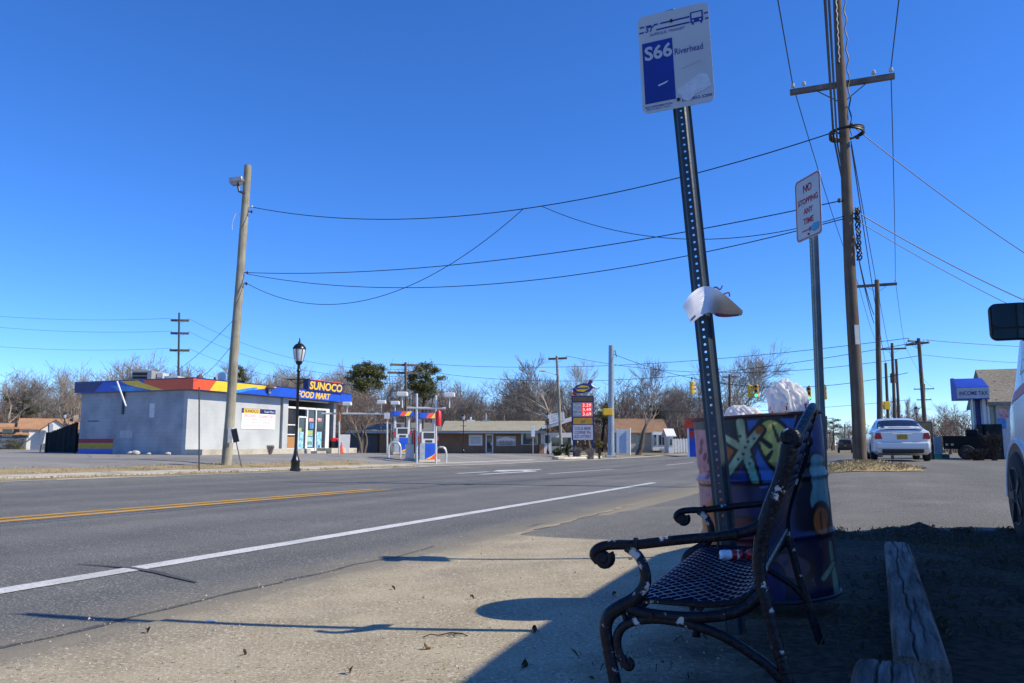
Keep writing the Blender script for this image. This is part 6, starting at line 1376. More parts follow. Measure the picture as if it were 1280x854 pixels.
for k, s in enumerate(('3.29', '3.49', '3.69')):
    y0 = 504.5 + 5.5 * k; letter(pp, s, m_num, Ms @ Vector((0, -.239, 0)), Xs, Z, (.0, .64, bz(y0 + 4.2), bz(y0 + .4)), lift=.002); letter(pp, ('REGULAR', 'PLUS', 'SUPER')[k], m_wh, Ms @ Vector((0, -.236, 0)), Xs, Z, (-.70, -.14, bz(y0 + 3.6), bz(y0 + 1.2)), lift=.002)
yp = pn('yellow_panel', -.72, .72, 522.5, 530.5, mat('sign_gold', (0.60, 0.30, 0.02), rough=.4, var=.1)); letter(yp, '24', m_sdk, Ms @ Vector((0, -.236, 0)), Xs, Z, (-.15, .15, bz(529), bz(525)), lift=.002)
wp = pn('letter_panel', -.75, .75, 531.5, 550, mat('letter_board', (0.55, 0.56, 0.60), rough=.4, var=.05))
for k, s in enumerate(('COLD BEER', 'COFFEE 99c', 'ICE LOTTERY')): letter(wp, s, mat('maroon_letters', (0.25, 0.02, 0.06)), Ms @ Vector((0, -.236, 0)), Xs, Z, (-.62, .62, bz(537.5 + 5 * k), bz(534 + 5 * k)), lift=.002, offset=.01)
dz0 = bz(486); e = MB(); e.prism([(-.95, -.1), (-.55, .3), (.1, .5), (.75, .42), (1.0, .1), (.7, -.25), (0, -.42), (-.65, -.38)], lambda a, b, t_: Vector((a * .84, t_, dz0 + b * .84)), -.14, .14); em = obj('emblem', e, mat('emblem_blue', (0.03, 0.05, 0.20), var=.2), t, smooth=False)
e = MB(); e.prism([(-.62, 0), (-.1, .30), (.55, .22), (.62, 0), (.1, -.30), (-.5, -.22)], lambda a, b, t_: Vector((a * .84, t_, dz0 + b * .84)), -.155, -.13); ey = obj('emblem_diamond', e, m_syl, em, smooth=False); e = MB(); e.prism([(-.55, -.06), (.55, .0), (.55, .12), (-.55, .07)], lambda a, b, t_: Vector((a * .84, t_, dz0 + b * .84)), -.165, -.15); obj('emblem_band', e, m_sdk, em, smooth=False)
e = MB(); e.tube([(0.45, 0, dz0 + .28), (.70, 0, dz0 + .62)], [.13, .16], 10); obj('emblem_tip', e, mat('dull_purple', (0.2, 0.05, 0.15)), t); e = MB(); e.tube([(.68, 0, dz0 + .20), (1.02, 0, dz0 + .05)], [.11, .10], 10); e.tube([(.58, 0, dz0 + .64), (.85, 0, dz0 + .76)], [.08, .08], 10); obj('emblem_cap', e, m_wh, t); e = MB(); e.tube([(-.70, 0, dz0 - .25), (-.46, 0, dz0 - .42)], [.13, .16], 10); obj('emblem_tail', e, m_red2, t)
e = MB(); isl = []
for k in range(30): w_ = 2 * math.pi * k / 30; q = p + RD(5.2 * math.sin(w_), .85 * math.cos(w_) + .35); isl.append(q)
e.poly([Vector((q.x, q.y, hz(q.x, q.y) + .16)) for q in isl]); e.grid([[Vector((q.x, q.y, hz(q.x, q.y) - .05)) for q in isl], [Vector((q.x, q.y, hz(q.x, q.y) + .16)) for q in isl]], True); obj('planted_island', e, mat('mulch', (0.09, 0.045, 0.03), rough=.95, var=.4, scale=8, bump=.5), None, kind='structure', smooth=False)
e = MB(); e.tube([Vector((q.x, q.y, hz(q.x, q.y) + .1)) for q in isl + isl[:1]], .14, 6, False); obj('island_kerb', e, m_conc, None, kind='structure')

# ---------------------------------------------------------------- brick shop row
m_brick = brick_mat('brown_brick', (0.19, 0.10, 0.055), (0.24, 0.13, 0.075), (0.22, 0.18, 0.14), .21, .075, .01, 'XZ', stain=.15); m_shing = ground_mat('grey_shingles', .8, (0.27, 0.25, 0.19), (0.34, 0.32, 0.25), 12, (0.38, 0.36, 0.29), .9, .3, 14); m_shing2 = ground_mat('dark_shingles', .8, (0.15, 0.155, 0.15), (0.2, 0.2, 0.2), 12, (0.25, 0.25, 0.24), .9, .3, 14); m_soff = mat('grey_fascia', (0.32, 0.34, 0.37), rough=.5, var=.08)
YS = 98.0
s0 = W(440, 567, YS); s1 = W(716, 567, YS); gz0 = hz(s0.x * .3 + s1.x * .7, YS) - .02
shops = thing('brick_shops', 'low brown brick shop row with a grey shingled roof', 'building', (s0.x, YS, gz0)); wd = s1.x - s0.x
def sx(px): return (W(px, 560, YS).x - s0.x)
def szz(py): return W(640, py, YS).z - gz0
ev = szz(541); 
e = MB(); e.box(sx(474), sx(676), 0, 8, 0, ev); obj('wall', e, m_brick, shops, smooth=False); e = MB(); e.box(sx(436), sx(474), .3, 8, 0, ev); obj('garage_wall', e, m_brick, shops, smooth=False)
e = MB(); e.prism([(-1.2, ev - .08), (-1.2, ev + .22), (0, ev + .22), (4, ev + .22), (9.2, ev + .22), (9.2, ev - .08)], lambda a, b, t_: Vector((t_, a, b)), sx(434), sx(682)); obj('eave', e, m_soff, shops, smooth=False)
rz = szz(525); rz0 = ev + .223
def roof(x0, x1, m, hip0=0, hip1=0, name='roof', ridge=None): 
    e = MB(); r_ = ridge or rz; A = [(x0, -1.25, rz0), (x1, -1.25, rz0), (x1, 9.2, rz0), (x0, 9.2, rz0), (x0 + hip0, 4, r_), (x1 - hip1, 4, r_)]; e._add(A, [(0, 1, 5, 4), (2, 3, 4, 5), (1, 2, 5), (3, 0, 4)]); return obj(name, e, m, shops, smooth=False)
rf = roof(sx(552), sx(683), m_shing, 0, 0); roof(sx(434), sx(577), m_shing2, 4, 4.5, ridge=szz(527)).location = (0, -.02, -.02)
for k, (px, h) in enumerate(((606, .95), (586, .5))): e = MB(); e.cyl((sx(px), 4, rz - .1), (sx(px), 4, rz + h), .12, None, 8); e.box(sx(px) - .5, sx(px) + .5, 3.7, 4.3, rz - .25, rz + .12); obj('roof_vent', e, m_grey if k == 0 else m_wh, rf)
def shop_part(name, px0, px1, py0, py1, m, d=-.06, par=shops): e = MB(); e.box(sx(px0), sx(px1), d, .03, szz(py1), szz(py0)); return obj(name, e, m, par, smooth=False)
gd = shop_part('garage_door', 435, 472, 544, 567, m_pblk, .2)
for k in range(4): e = MB(); e.box(sx(440), sx(471), .17, .25, .3 + k * .55, .8 + k * .55, .02); obj('garage_panel', e, mat('garage_blue_grey', (0.05, 0.065, 0.075), rough=.5), gd)
w1 = shop_part('shop_sign', 586, 603, 543.5, 557, m_wh); shop_part('sign_face', 587, 602, 544.5, 556, mat('sign_pale', (0.62, 0.62, 0.63), var=.05), -.075, w1)
for k, s in enumerate(('INSURANCE', 'AUTO HOME', 'SERVICE')): letter(w1, s, mat('blue_grey_letters', (0.25, 0.27, 0.36)), Vector((s0.x, YS - .08, gz0)), Vector((1, 0, 0)), Z, (sx(588.5), sx(600.5), szz(548.5 + 3 * k), szz(546.5 + 3 * k)), lift=.004)
dd = shop_part('door', 607, 616.5, 542.5, 566.5, m_wh); shop_part('door_pane', 608.5, 615, 544, 565.5, m_pane, -.08, dd); e = MB(); e.tube([(sx(614), -.13, 1.0), (sx(614), -.13, 1.4)], .03, 6); obj('door_handle', e, m_chrome, dd)
w2_ = shop_part('shop_sign', 620, 645, 545, 557.5, mat('sign_teal_grey', (0.35, 0.40, 0.38), var=.1)); e = MB(); e.prism([(sx(621), szz(552)), (sx(621), szz(549)), (sx(632), szz(546)), (sx(644), szz(549)), (sx(644), szz(552))], lambda a, b, t_: Vector((a, t_, b)), -.085, -.06); obj('sign_arch', e, m_wh, w2_, smooth=False); letter(w2_, 'HAIR SALON', m_red2, Vector((s0.x, YS - .087, gz0)), Vector((1, 0, 0)), Z, (sx(624), sx(641), szz(553.5), szz(550.5)), lift=.004); letter(w2_, '369 7040', m_sdk, Vector((s0.x, YS - .062, gz0)), Vector((1, 0, 0)), Z, (sx(625), sx(640), szz(556.5), szz(554.2)), lift=.004)
wn_ = shop_part('window', 652, 672, 541.5, 556, m_wh); shop_part('window_pane', 653, 671, 542, 555.5, m_pane, -.075, wn_); shop_part('curtain', 651.5, 653.5, 543, 556, m_wh, -.1, wn_)
d2 = shop_part('door', 680, 689, 541.5, 567, m_wh, -.06); shop_part('door_pane', 681.5, 687.5, 544, 554, m_pane, -.08, d2); e = MB(); e.box(sx(674), sx(680), -.3, .1, 0, 1.15); obj('brick_pier', e, mat('orange_brick', (0.45, 0.20, 0.09), var=.2), shops, smooth=False)
e = MB(); e.box(sx(676), sx(716), 0.1, 7, 0, szz(541)); obj('shop_front', e, m_wh, shops, smooth=False); shop_part('window_pane', 690, 700, 547, 561, m_pane, .02); shop_part('window_pane', 702, 714, 547, 561, m_pane, .02); shop_part('stone_base', 689, 716, 558, 566, mat('stone_base', (0.3, 0.3, 0.28), var=.3, scale=3), .01)
e = MB(); y_ = -2.0; e._add([Vector(q) for q in ((sx(677), y_, szz(537)), (sx(720), y_, szz(524)), (sx(722), 8, szz(524)), (sx(680), 8, szz(537)))] + [Vector(q) for q in ((sx(677), y_, szz(534)), (sx(720), y_, szz(519.5)), (sx(722), 8, szz(519.5)), (sx(680), 8, szz(534)))], [(0, 1, 2, 3), (7, 6, 5, 4), (0, 4, 5, 1), (1, 5, 6, 2), (2, 6, 7, 3), (3, 7, 4, 0)]); sr = obj('slanted_roof', e, m_wh, shops, smooth=False)
rs = MB(); rs._add([Vector((sx(a), y_ - .1 + dy, szz(b_))) for dy in (0, .15) for a, b_ in ((686, 531.5), (705, 525), (704, 515.5), (685.5, 519))], [(0, 1, 2, 3), (7, 6, 5, 4), (0, 4, 5, 1), (1, 5, 6, 2), (2, 6, 7, 3), (3, 7, 4, 0)]); rsb = obj('roof_sign', rs, m_wh, shops, smooth=False)
Xr = Vector((sx(705) - sx(686), 0, szz(525) - szz(531.5))); lr = Xr.length; Xr.normalize(); O_r = Vector((s0.x + sx(686), YS + y_ - .105, gz0 + szz(531.5)))
for k, s in enumerate(('DELI', 'PIZZA PASTA', 'HEROES')): letter(rsb, s, mat('grey_letters', (0.3, 0.3, 0.33)), O_r, Xr, Z, (.25, lr - .25, .85 - .33 * k, 1.05 - .33 * k), lift=.004)

# ---------------------------------------------------------------- houses and fences far off
def house(label, px0, px1, Y, peave, pridge, pbase, wall, roofm, depth=8.0, rot=0.0, gable_px=None, group=None):
    a = W(px0, pbase, Y); b_ = W(px1, pbase, Y); z0 = min(hz(a.x, a.y), hz(b_.x, b_.y)) - .3; zc = W(px0, pbase, Y).z
    h = thing('house', label, 'house', (a.x, a.y, z0), rot, group); w = (b_.x - a.x) / math.cos(rot); he = W(px0, peave, Y).z - z0; hr = W(px0, pridge, Y).z - z0
    e = MB(); e.box(0, w, 0, depth, 0, he); e.prism([(0, he - .01), (depth, he - .01), (depth / 2, hr - .15)], lambda a_, b2, t_: Vector((t_, a_, b2)), 0.01, w - .01); obj('wall', e, wall, h, smooth=False)
    e = MB(); o_ = .35; pr = [(-o_, he - .12), (-o_, he + .02), (depth / 2, hr + .1), (depth + o_, he + .02), (depth + o_, he - .12), (depth / 2, hr - .06)]; e.prism(pr, lambda a_, b2, t_: Vector((t_, a_, b2)), -o_, w + o_); obj('roof', e, roofm, h, smooth=False)
    return h, w, he, hr, zc - z0
def win(h, x0, x1, z0, z1, m=None, y=0.0, name='window'): e = MB(); e.box(x0 - .08, x1 + .08, y - .05, y + .04, z0 - .08, z1 + .08); f_ = obj(name, e, m_wh, h, smooth=False); e = MB(); e.box(x0, x1, y - .07, y, z0, z1); obj('pane', e, m or m_pane, f_, smooth=False); return f_
m_beige = mat('beige_siding', (0.52, 0.45, 0.33), rough=.8, var=.06); m_brroof = ground_mat('brown_shingles', .8, (0.20, 0.115, 0.07), (0.28, 0.17, 0.105), 10, (0.32, 0.22, 0.15), .9, .3, 14); m_whs = mat('white_siding', (0.72, 0.71, 0.68), rough=.7, var=.05); m_orroof = ground_mat('orange_brown_shingles', .8, (0.34, 0.18, 0.10), (0.44, 0.25, 0.14), 10, (0.5, 0.3, 0.18), .9, .3, 14)
h, w, he, hr, zb = house('white bungalow with orange brown roof at the left edge', 23, 82, 124, 536, 522.5, 554.5, m_whs, m_orroof, 9, R(30))
k = 128 / 980.0; win(h, (27 - 24) * k, (34 - 24) * k, zb + .9, zb + 2.0); win(h, (52 - 24) * k, (58 - 24) * k, zb + .3, zb + 1.9)
gx = (61 - 24) * k; e = MB(); e.prism([(gx - 1.9, zb), (gx + 1.9, zb), (gx + 1.9, he - .1), (gx, he + 1.35), (gx - 1.9, he - .1)], lambda a, b, t_: Vector((a, t_, b)), -1.2, 2.5); gb = obj('gable_porch', e, m_whs, h, smooth=False); e = MB(); e.prism([(gx - 2.3, he - .35), (gx - 2.3, he - .15), (gx, he + 1.65), (gx + 2.3, he - .15), (gx + 2.3, he - .35), (gx, he + 1.42)], lambda a, b, t_: Vector((a, t_, b)), -1.5, 4); obj('gable_roof', e, m_orroof, h, smooth=False); e = MB(); e.box(gx - .5, gx + .5, -1.26, -1.1, zb, zb + 2.1); obj('door', e, m_pblk, gb, smooth=False)
e = MB(); e.box((80 - 24) * k, (80 - 24) * k + .8, 3, 3.8, hr - .5, hr + .7); obj('chimney', e, mat('chimney_brick', (0.35, 0.3, 0.25)), h, smooth=False)
h, w, he, hr, zb = house('dark blue house half behind the hedge at the left edge', -8, 22, 122, 543, 529, 555, mat('slate_blue_siding', (0.10, 0.13, 0.20), rough=.8), m_orroof, 9, R(30)); win(h, w - 3.2, w - 2.0, zb + 1.2, zb + 2.2); e = MB(); e.box(w - 4.5, w - 1, -1, 0, zb + 2.3, zb + 2.6); obj('porch_roof', e, m_orroof, h, smooth=False)
h, w, he, hr, zb = house('beige house with brown roof right of the steel pole', 772, 834, 112, 541, 523, 566, m_beige, m_brroof, 9); k = 112 / 980.0
win(h, (797 - 772) * k, (803 - 772) * k, zb + 1.4, zb + 2.6); e = MB(); e.box((813 - 772) * k, (829 - 772) * k, -1.6, -.02, zb + .3, zb + 2.9, .02); po = obj('porch', e, m_whs, h)
for a in (815, 821, 825): win(po, (a - 772) * k, (a - 772 + 3) * k, zb + 1.1, zb + 2.5, y=-1.6)
h, w, he, hr, zb = house('small white gabled shed beside the beige house', 836, 842, 106, 545, 536.5, 566, m_whs, m_whs, 3.0); win(h, .15, .5, zb + 1.0, zb + 1.8)
def fence(label, px0, px1, Y, ptop, pbase, n, m): 
    a = W(px0, pbase, Y); b_ = W(px1, pbase, Y); z0 = hz((a.x + b_.x) / 2, Y); t = thing('fence', label, 'fence', (a.x, Y, z0)); w = b_.x - a.x; hh = W(px0, ptop, Y).z - z0
    for i in range(n): e = MB(); e.box(w * i / n + .02, w * (i + 1) / n - .02, -.03, .03, .06, hh); obj('fence_panel', e, m, t, smooth=False)
    for i in range(0, n + 1): e = MB(); e.box(w * i / n - .06, w * i / n + .06, -.07, .07, 0, hh + .1); obj('fence_post', e, m, t, smooth=False)
fence('white panel fence between the shed and the blue kiosk', 841, 862, 110, 549, 566, 6, m_whs)
p = W(873, 566, 84); p.z = hz(p.x, p.y); t = thing('kiosk', 'blue kiosk with red canopy left of the drum', 'kiosk', p, R(-10)); e = MB(); e.box(-.9, 1.6, 0, 2, 0, 3.0); obj('wall', e, m_sbl, t, smooth=False); e = MB(); e.prism([(-1.5, 3.0), (-1.2, 4.0), (1.9, 4.2), (2.2, 3.0)], lambda a, b, t_: Vector((a, t_, b)), -1.0, 2.6); obj('canopy', e, mat('canopy_red', (0.55, 0.05, 0.02), var=.3, scale=3), t, smooth=False); e = MB(); e.box(-1.15, -.95, -.9, -.7, 0, 3.0); obj('post', e, m_wh, t, smooth=False); e = MB(); e.box(-.9, -.4, -.03, .0, 2.0, 2.7); obj('sign_panel', e, m_red2, t, smooth=False)

# ---------------------------------------------------------------- tax office on the right
m_tsh = ground_mat('tan_shingles', .9, (0.19, 0.17, 0.13), (0.25, 0.225, 0.175), 9, (0.31, 0.28, 0.22), .9, .4, 12); m_vinyl = mat('pale_siding', (0.55, 0.57, 0.60), rough=.7, var=.05)
YT = 33.0
ta = W(1229, 571, YT); ta.z = hz(ta.x, ta.y) - .02
tax = thing('tax_office', 'small pale office with a blue INCOME TAX awning and tan roof', 'building', ta, ROADROT)
ut_, vt_ = UV(ta.x, ta.y)
def tx(px, back=0.0): return vt_ - on_u(px, 560, ut_ + back)[0]
def tz(py, back=0.0): return on_u(1240, py, ut_ + back)[1] - ta.z
xe = tx(1330); hev = tz(500); hrd = tz(464, 3.5); dp = 5.0; xg = tx(1249)
e = MB(); e.box(xg, xe, 0, dp, 0, hev); e.prism([(0, hev - .01), (dp, hev - .01), (dp / 2, hrd - .12)], lambda a, b, t_: Vector((t_, a, b)), xg + .01, xe); obj('wall', e, m_vinyl, tax, smooth=False)
e = MB(); xr = tx(1250) - .35; xrr = tx(1222, 3.5); q = hev - .1
e._add([Vector(v_) for v_ in ((xr, -.4, q), (xe, -.4, q), (xe, dp / 2, hrd), (xrr, dp / 2, hrd), (xr, dp + .4, q), (xe, dp + .4, q), (xr, -.4, q - .14), (xe, -.4, q - .14), (xrr, dp / 2, hrd - .16), (xr, dp + .4, q - .14))], [(0, 1, 2, 3), (3, 2, 5, 4), (0, 6, 7, 1), (0, 3, 8, 6), (3, 4, 9, 8), (6, 8, 9)]); obj('roof', e, m_tsh, tax, smooth=False)
ab0, ab1 = tx(1200), tx(1240); z1, z0 = tz(484), tz(499); zt = tz(470)
e = MB(); e._add([Vector(v_) for v_ in ((ab0, -.35, z0), (ab1, -.35, z0), (ab1, -.35, z1), (ab0, -.35, z1), (ab0 - .05, 1.1, z0), (ab0 - .05, 1.1, zt), (ab1, 1.1, zt), (ab1, 1.1, z0), (ab0 - .03, .6, zt))], [(0, 1, 2, 3), (3, 2, 6, 5, 8), (0, 3, 8, 5, 4), (1, 7, 6, 2), (0, 4, 7, 1)]); aw = obj('awning', e, mat('awning_blue', (0.012, 0.055, 0.42), rough=.5, var=.1), tax, smooth=False)
e = MB(); e.box(ab0 - .01, ab1, -.365, -.34, z0 + .03, z1 - .02); vl_ = obj('valance', e, mat('valance_white', (0.42, 0.43, 0.45), rough=.5), aw, smooth=False)
letter(vl_, 'INCOME TAX', mat('valance_blue', (0.02, 0.04, 0.16)), wm(tax) @ Vector((0, -.366, 0)), RD(0, -1), Z, (ab0 + .08, ab1 - .05, z0 + .16, z1 - .17), offset=.025, lift=.002)
e = MB(); e.box(tx(1224.5), tx(1231), .3, .5, 0, z0); dr_ = obj('door', e, mat('door_blue', (0.008, 0.02, 0.16), rough=.4), tax, smooth=False); e = MB(); e.tube([(tx(1230), .26, .95), (tx(1230), .26, 1.15)], .02, 6); obj('door_handle', e, m_chrome, dr_)
e = MB(); e.box(tx(1232), tx(1236), -.1, .06, 0, z0); e.box(tx(1217), tx(1218.5), -.3, -.2, 0, z0); e.box(tx(1237.5), tx(1239), -.2, -.1, 0, z0); obj('porch_column', e, m_wh, tax, smooth=False); e = MB(); e.box(tx(1218.5), tx(1224), .35, .4, .3, z0 - .1); obj('side_pane', e, mat('pale_glass', (0.25, 0.30, 0.34), rough=.1), tax, smooth=False); e = MB(); e.box(tx(1231), xg + .02, .3, .6, 0, hev); obj('entry_wall', e, m_vinyl, tax, smooth=False)
e = MB(); e.box(tx(1224), tx(1248), -1.1, -1.0, 0, tz(531)); e.box(tx(1224), tx(1227), -1.1, .3, 0, tz(531)); obj('porch_wall', e, m_dkw, tax, smooth=False)
for (a, b_, c_, d_, m) in ((1252, 1264, 510, 522, pc_[2]), (1250, 1260, 523, 536, pc_[3]), (1266, 1280, 506, 530, pc_[0])): e = MB(); e.box(tx(a), tx(b_), -.04, .01, tz(d_), tz(c_)); obj('poster', e, m, tax, smooth=False)
e = MB(); e.box(tx(1242), tx(1247), .24, .3, 1.0, 2.2); f_ = obj('window', e, m_wh, tax, smooth=False); e = MB(); e.box(tx(1242.6), tx(1246.4), .22, .28, 1.06, 2.14); obj('pane', e, m_pane, f_, smooth=False)
# black trailer in front of it
p = W(1200, 570, 30.5); p.z = hz(p.x, p.y); t = thing('black_trailer', 'low black utility trailer parked in front of the tax office', 'trailer', p, R(-28)); k = 30.5 / 980
m_tb = mat('trailer_black', (0.006, 0.006, 0.007), rough=.6, var=.2, spec=.2); e = MB(); e.box(-17 * k, 34 * k, 0, 1.6, .42, .50); e.box(-17 * k, -15.6 * k, 0, 1.6, .5, .92); e.box(-17 * k, 34 * k, 0, .05, .5, .92); e.box(-17 * k, 34 * k, 1.55, 1.6, .5, .92); e.box(32.6 * k, 34 * k, 0, 1.6, .5, 1.1); obj('bed', e, m_tb, t, smooth=False)
e = MB(); e.box(9 * k, 22 * k, .3, 1.4, .9, 1.18, .04); obj('cargo_box', e, m_tb, t)
e = MB(); e.box(-18 * k, -16.5 * k, .1, 1.5, .38, .48); obj('bumper', e, m_chrome, t)
m_tb2 = mat('pale_reflector', (0.3, 0.3, 0.3))
for yy in (-.12, 1.72): wheel(t, 0, 0, .28, .18, 1, m_dkrim).matrix_local = Matrix.Translation((8 * k, yy, 0)) @ Matrix.Rotation(math.pi / 2 if yy > 0 else -math.pi / 2, 4, 'Z')
for xx in (-15, -9): e = MB(); e.box(xx * k, (xx + 3) * k, -.03, .0, .55, .63); obj('reflector', e, m_tb2, t, smooth=False)
e = MB(); e.tube([(34 * k, .8, .45), (42 * k, .8, .42)], .05, 6); obj('tow_bar', e, m_tb, t)
# dark letter board on legs, white barrier with green base
p = W(1141, 572, 32); p.z = hz(p.x, p.y); t = thing('letter_board', 'dark portable letter board standing behind the white car', 'sign', p, R(4)); k = 32 / 980.0; zb0, zb1 = W(1141, 550, 32).z - p.z, W(1141, 527, 32).z - p.z
e = MB(); e.box(-27 * k, 27 * k, -.05, .05, zb0, zb1, .01); bd = obj('board', e, m_black, t); e = MB(); e.box(-25.5 * k, 25.5 * k, -.06, -.04, zb0 + .06, zb1 - .06); fc = obj('face', e, mat('board_face', (0.05, 0.04, 0.015), rough=.35, scale=9, col2=(0.10, 0.075, 0.02)), bd, smooth=False)
for s in (-1, 1): e = MB(); e.box(s * 26 * k - .04, s * 26 * k + .04, -.04, .04, 0, zb0); obj('leg', e, m_black, t, smooth=False)
for q_ in range(3): e = MB(); e.box(-25 * k, 25 * k, -.066, -.058, zb0 + .14 + q_ * .2, zb0 + .155 + q_ * .2); obj('letter_rail', e, m_hw, bd, smooth=False)
p = W(1172, 570, 35); p.z = hz(p.x, p.y); t = thing('white_barrier', 'white panelled barrier with green base right of the white car', 'barrier', p, R(40)); k = 35 / 980.0; h_ = W(1172, 546, 35).z - p.z
e = MB(); e.box(-12 * k, 11 * k, -.35, .35, 0, .2, .01); obj('base', e, mat('green_base', (0.05, 0.25, 0.16), rough=.6), t)
for q_ in range(4): e = MB(); e.box(-12 * k + q_ * 5.75 * k + .01, -12 * k + (q_ + 1) * 5.75 * k - .01, -.06, .06, .2, h_, .01); obj('panel', e, m_whs, t)
# ================================================================ TREES, SHRUBS, GRASS, LITTER
m_bark = mat('bare_bark', (0.085, 0.065, 0.05), rough=.95, var=.3, scale=2, col2=(0.15, 0.12, 0.095)); m_bark2 = mat('dark_bark', (0.05, 0.04, 0.033), rough=.95, var=.3, scale=2); m_twig = mat('winter_twigs', (0.25, 0.215, 0.18), rough=.95, var=.25, scale=.6, col2=(0.33, 0.29, 0.25)); m_twig2 = mat('brown_twigs', (0.21, 0.16, 0.125), rough=.95, var=.3, scale=.6, col2=(0.28, 0.215, 0.17))
m_pine = mat('pine_needles', (0.06, 0.07, 0.02), rough=.8, var=.3, scale=.9, col2=(0.14, 0.14, 0.04)); m_hedge = mat('hedge_leaf', (0.03, 0.05, 0.018), rough=.7, var=.3, scale=2, col2=(0.07, 0.085, 0.03)); m_yshrub = mat('yellow_shrub', (0.16, 0.14, 0.03), rough=.8, var=.3, scale=2, col2=(0.25, 0.20, 0.05))
def bare_tree(seed, H, spread=1.0, trunkh=.28, levels=5, up=.35, tw=.009, multi=1, kids=(3, 5)):
    """trunk and limbs / branches and twigs of a leafless tree of height about H"""
    rnd = random.Random(seed); T = MB(); B = MB()
    def grow(p, d, L, r, lev):
        n = 4 if lev < 2 else 3; pts = [p.copy()]; rr = [r]; q = p.copy(); dd = d.copy()
        for i in range(n):
            dd = (dd + Vector((rnd.gauss(0, .13), rnd.gauss(0, .13), rnd.gauss(0, .07) + up * .16))).normalized(); q = q + dd * L / n; pts.append(q.copy()); rr.append(max(tw, r * (1 - .55 * (i + 1) / n)))
        (T if lev < 1 else B).tube(pts, rr, 7 if lev == 0 else (4 if lev < 3 else 3), False)
        if lev >= levels: return
        k = rnd.randint(*kids) + (1 if lev >= 2 else 0)
        for j in range(k):
            f = rnd.uniform(.35, 1.0) if lev else rnd.uniform(.55, 1.0); f = 1.0 if j == 0 else f
            i = min(n - 1, int(f * n)); s = pts[i] + (pts[i + 1] - pts[i]) * (f * n - i); az = rnd.uniform(0, 2 * math.pi); t = dd
            perp = t.cross(Vector((math.cos(az), math.sin(az), .3))).normalized(); ang = rnd.uniform(.35, .85) * spread * (.35 if j == 0 else 1)
            nd = (t * math.cos(ang) + perp * math.sin(ang)).normalized(); grow(s, nd, L * rnd.uniform(.58, .80), max(tw, rr[min(i, n)] * rnd.uniform(.5, .68)), lev + 1)
    for m_ in range(multi):
        d = Vector((rnd.gauss(0, .05 + .09 * (multi > 1)), rnd.gauss(0, .05 + .09 * (multi > 1)), 1)).normalized(); grow(Vector((rnd.gauss(0, .1 * multi), rnd.gauss(0, .1 * multi), -.1)), d, H * trunkh, H * .019 / (1 if multi == 1 else 1.6), 0)
    top = max(v[2] for v in B.v); s = H / top; T.v = [(x * s, y * s, z * s) for x, y, z in T.v]; B.v = [(x * s, y * s, z * s) for x, y, z in B.v]
    return mesh_of(T, 'trunk', m_bark, 60), mesh_of(B, 'crown', m_twig, 60)
PROTO = [bare_tree(1, 11, 1.0), bare_tree(5, 11, .8, .3, 5, .55), bare_tree(9, 11, 1.25, .24, 5, .25), bare_tree(14, 11, .7, .2, 5, .7, multi=3, kids=(2, 4)), bare_tree(21, 11, 1.1, .2, 5, .2, multi=4, kids=(2, 4)), bare_tree(33, 11, .85, .22, 5, .6)]
def tree(label, px, py_top, Y, proto, name='bare_tree', group='leafless trees in the background', pbase=None, sx_=1.0, twig=None):
    p = W(px, 556, Y); p.z = hz(p.x, p.y) - .05; H = W(px, py_top, Y).z - p.z; s = H / 11.0
    M = Matrix.Translation(p) @ Matrix.Rotation(random.uniform(0, 6.28), 4, 'Z') @ Matrix.Diagonal((s * sx_, s * sx_, s, 1)); t = thing(name, label, 'tree', M=M, group=group)
    for nm, me in zip(('trunk', 'crown'), PROTO[proto]):
        o = bpy.data.objects.new(nm, me); link(o, t)
        if twig and nm == 'crown': o.material_slots[0].link = 'OBJECT'; o.material_slots[0].material = twig
    return t
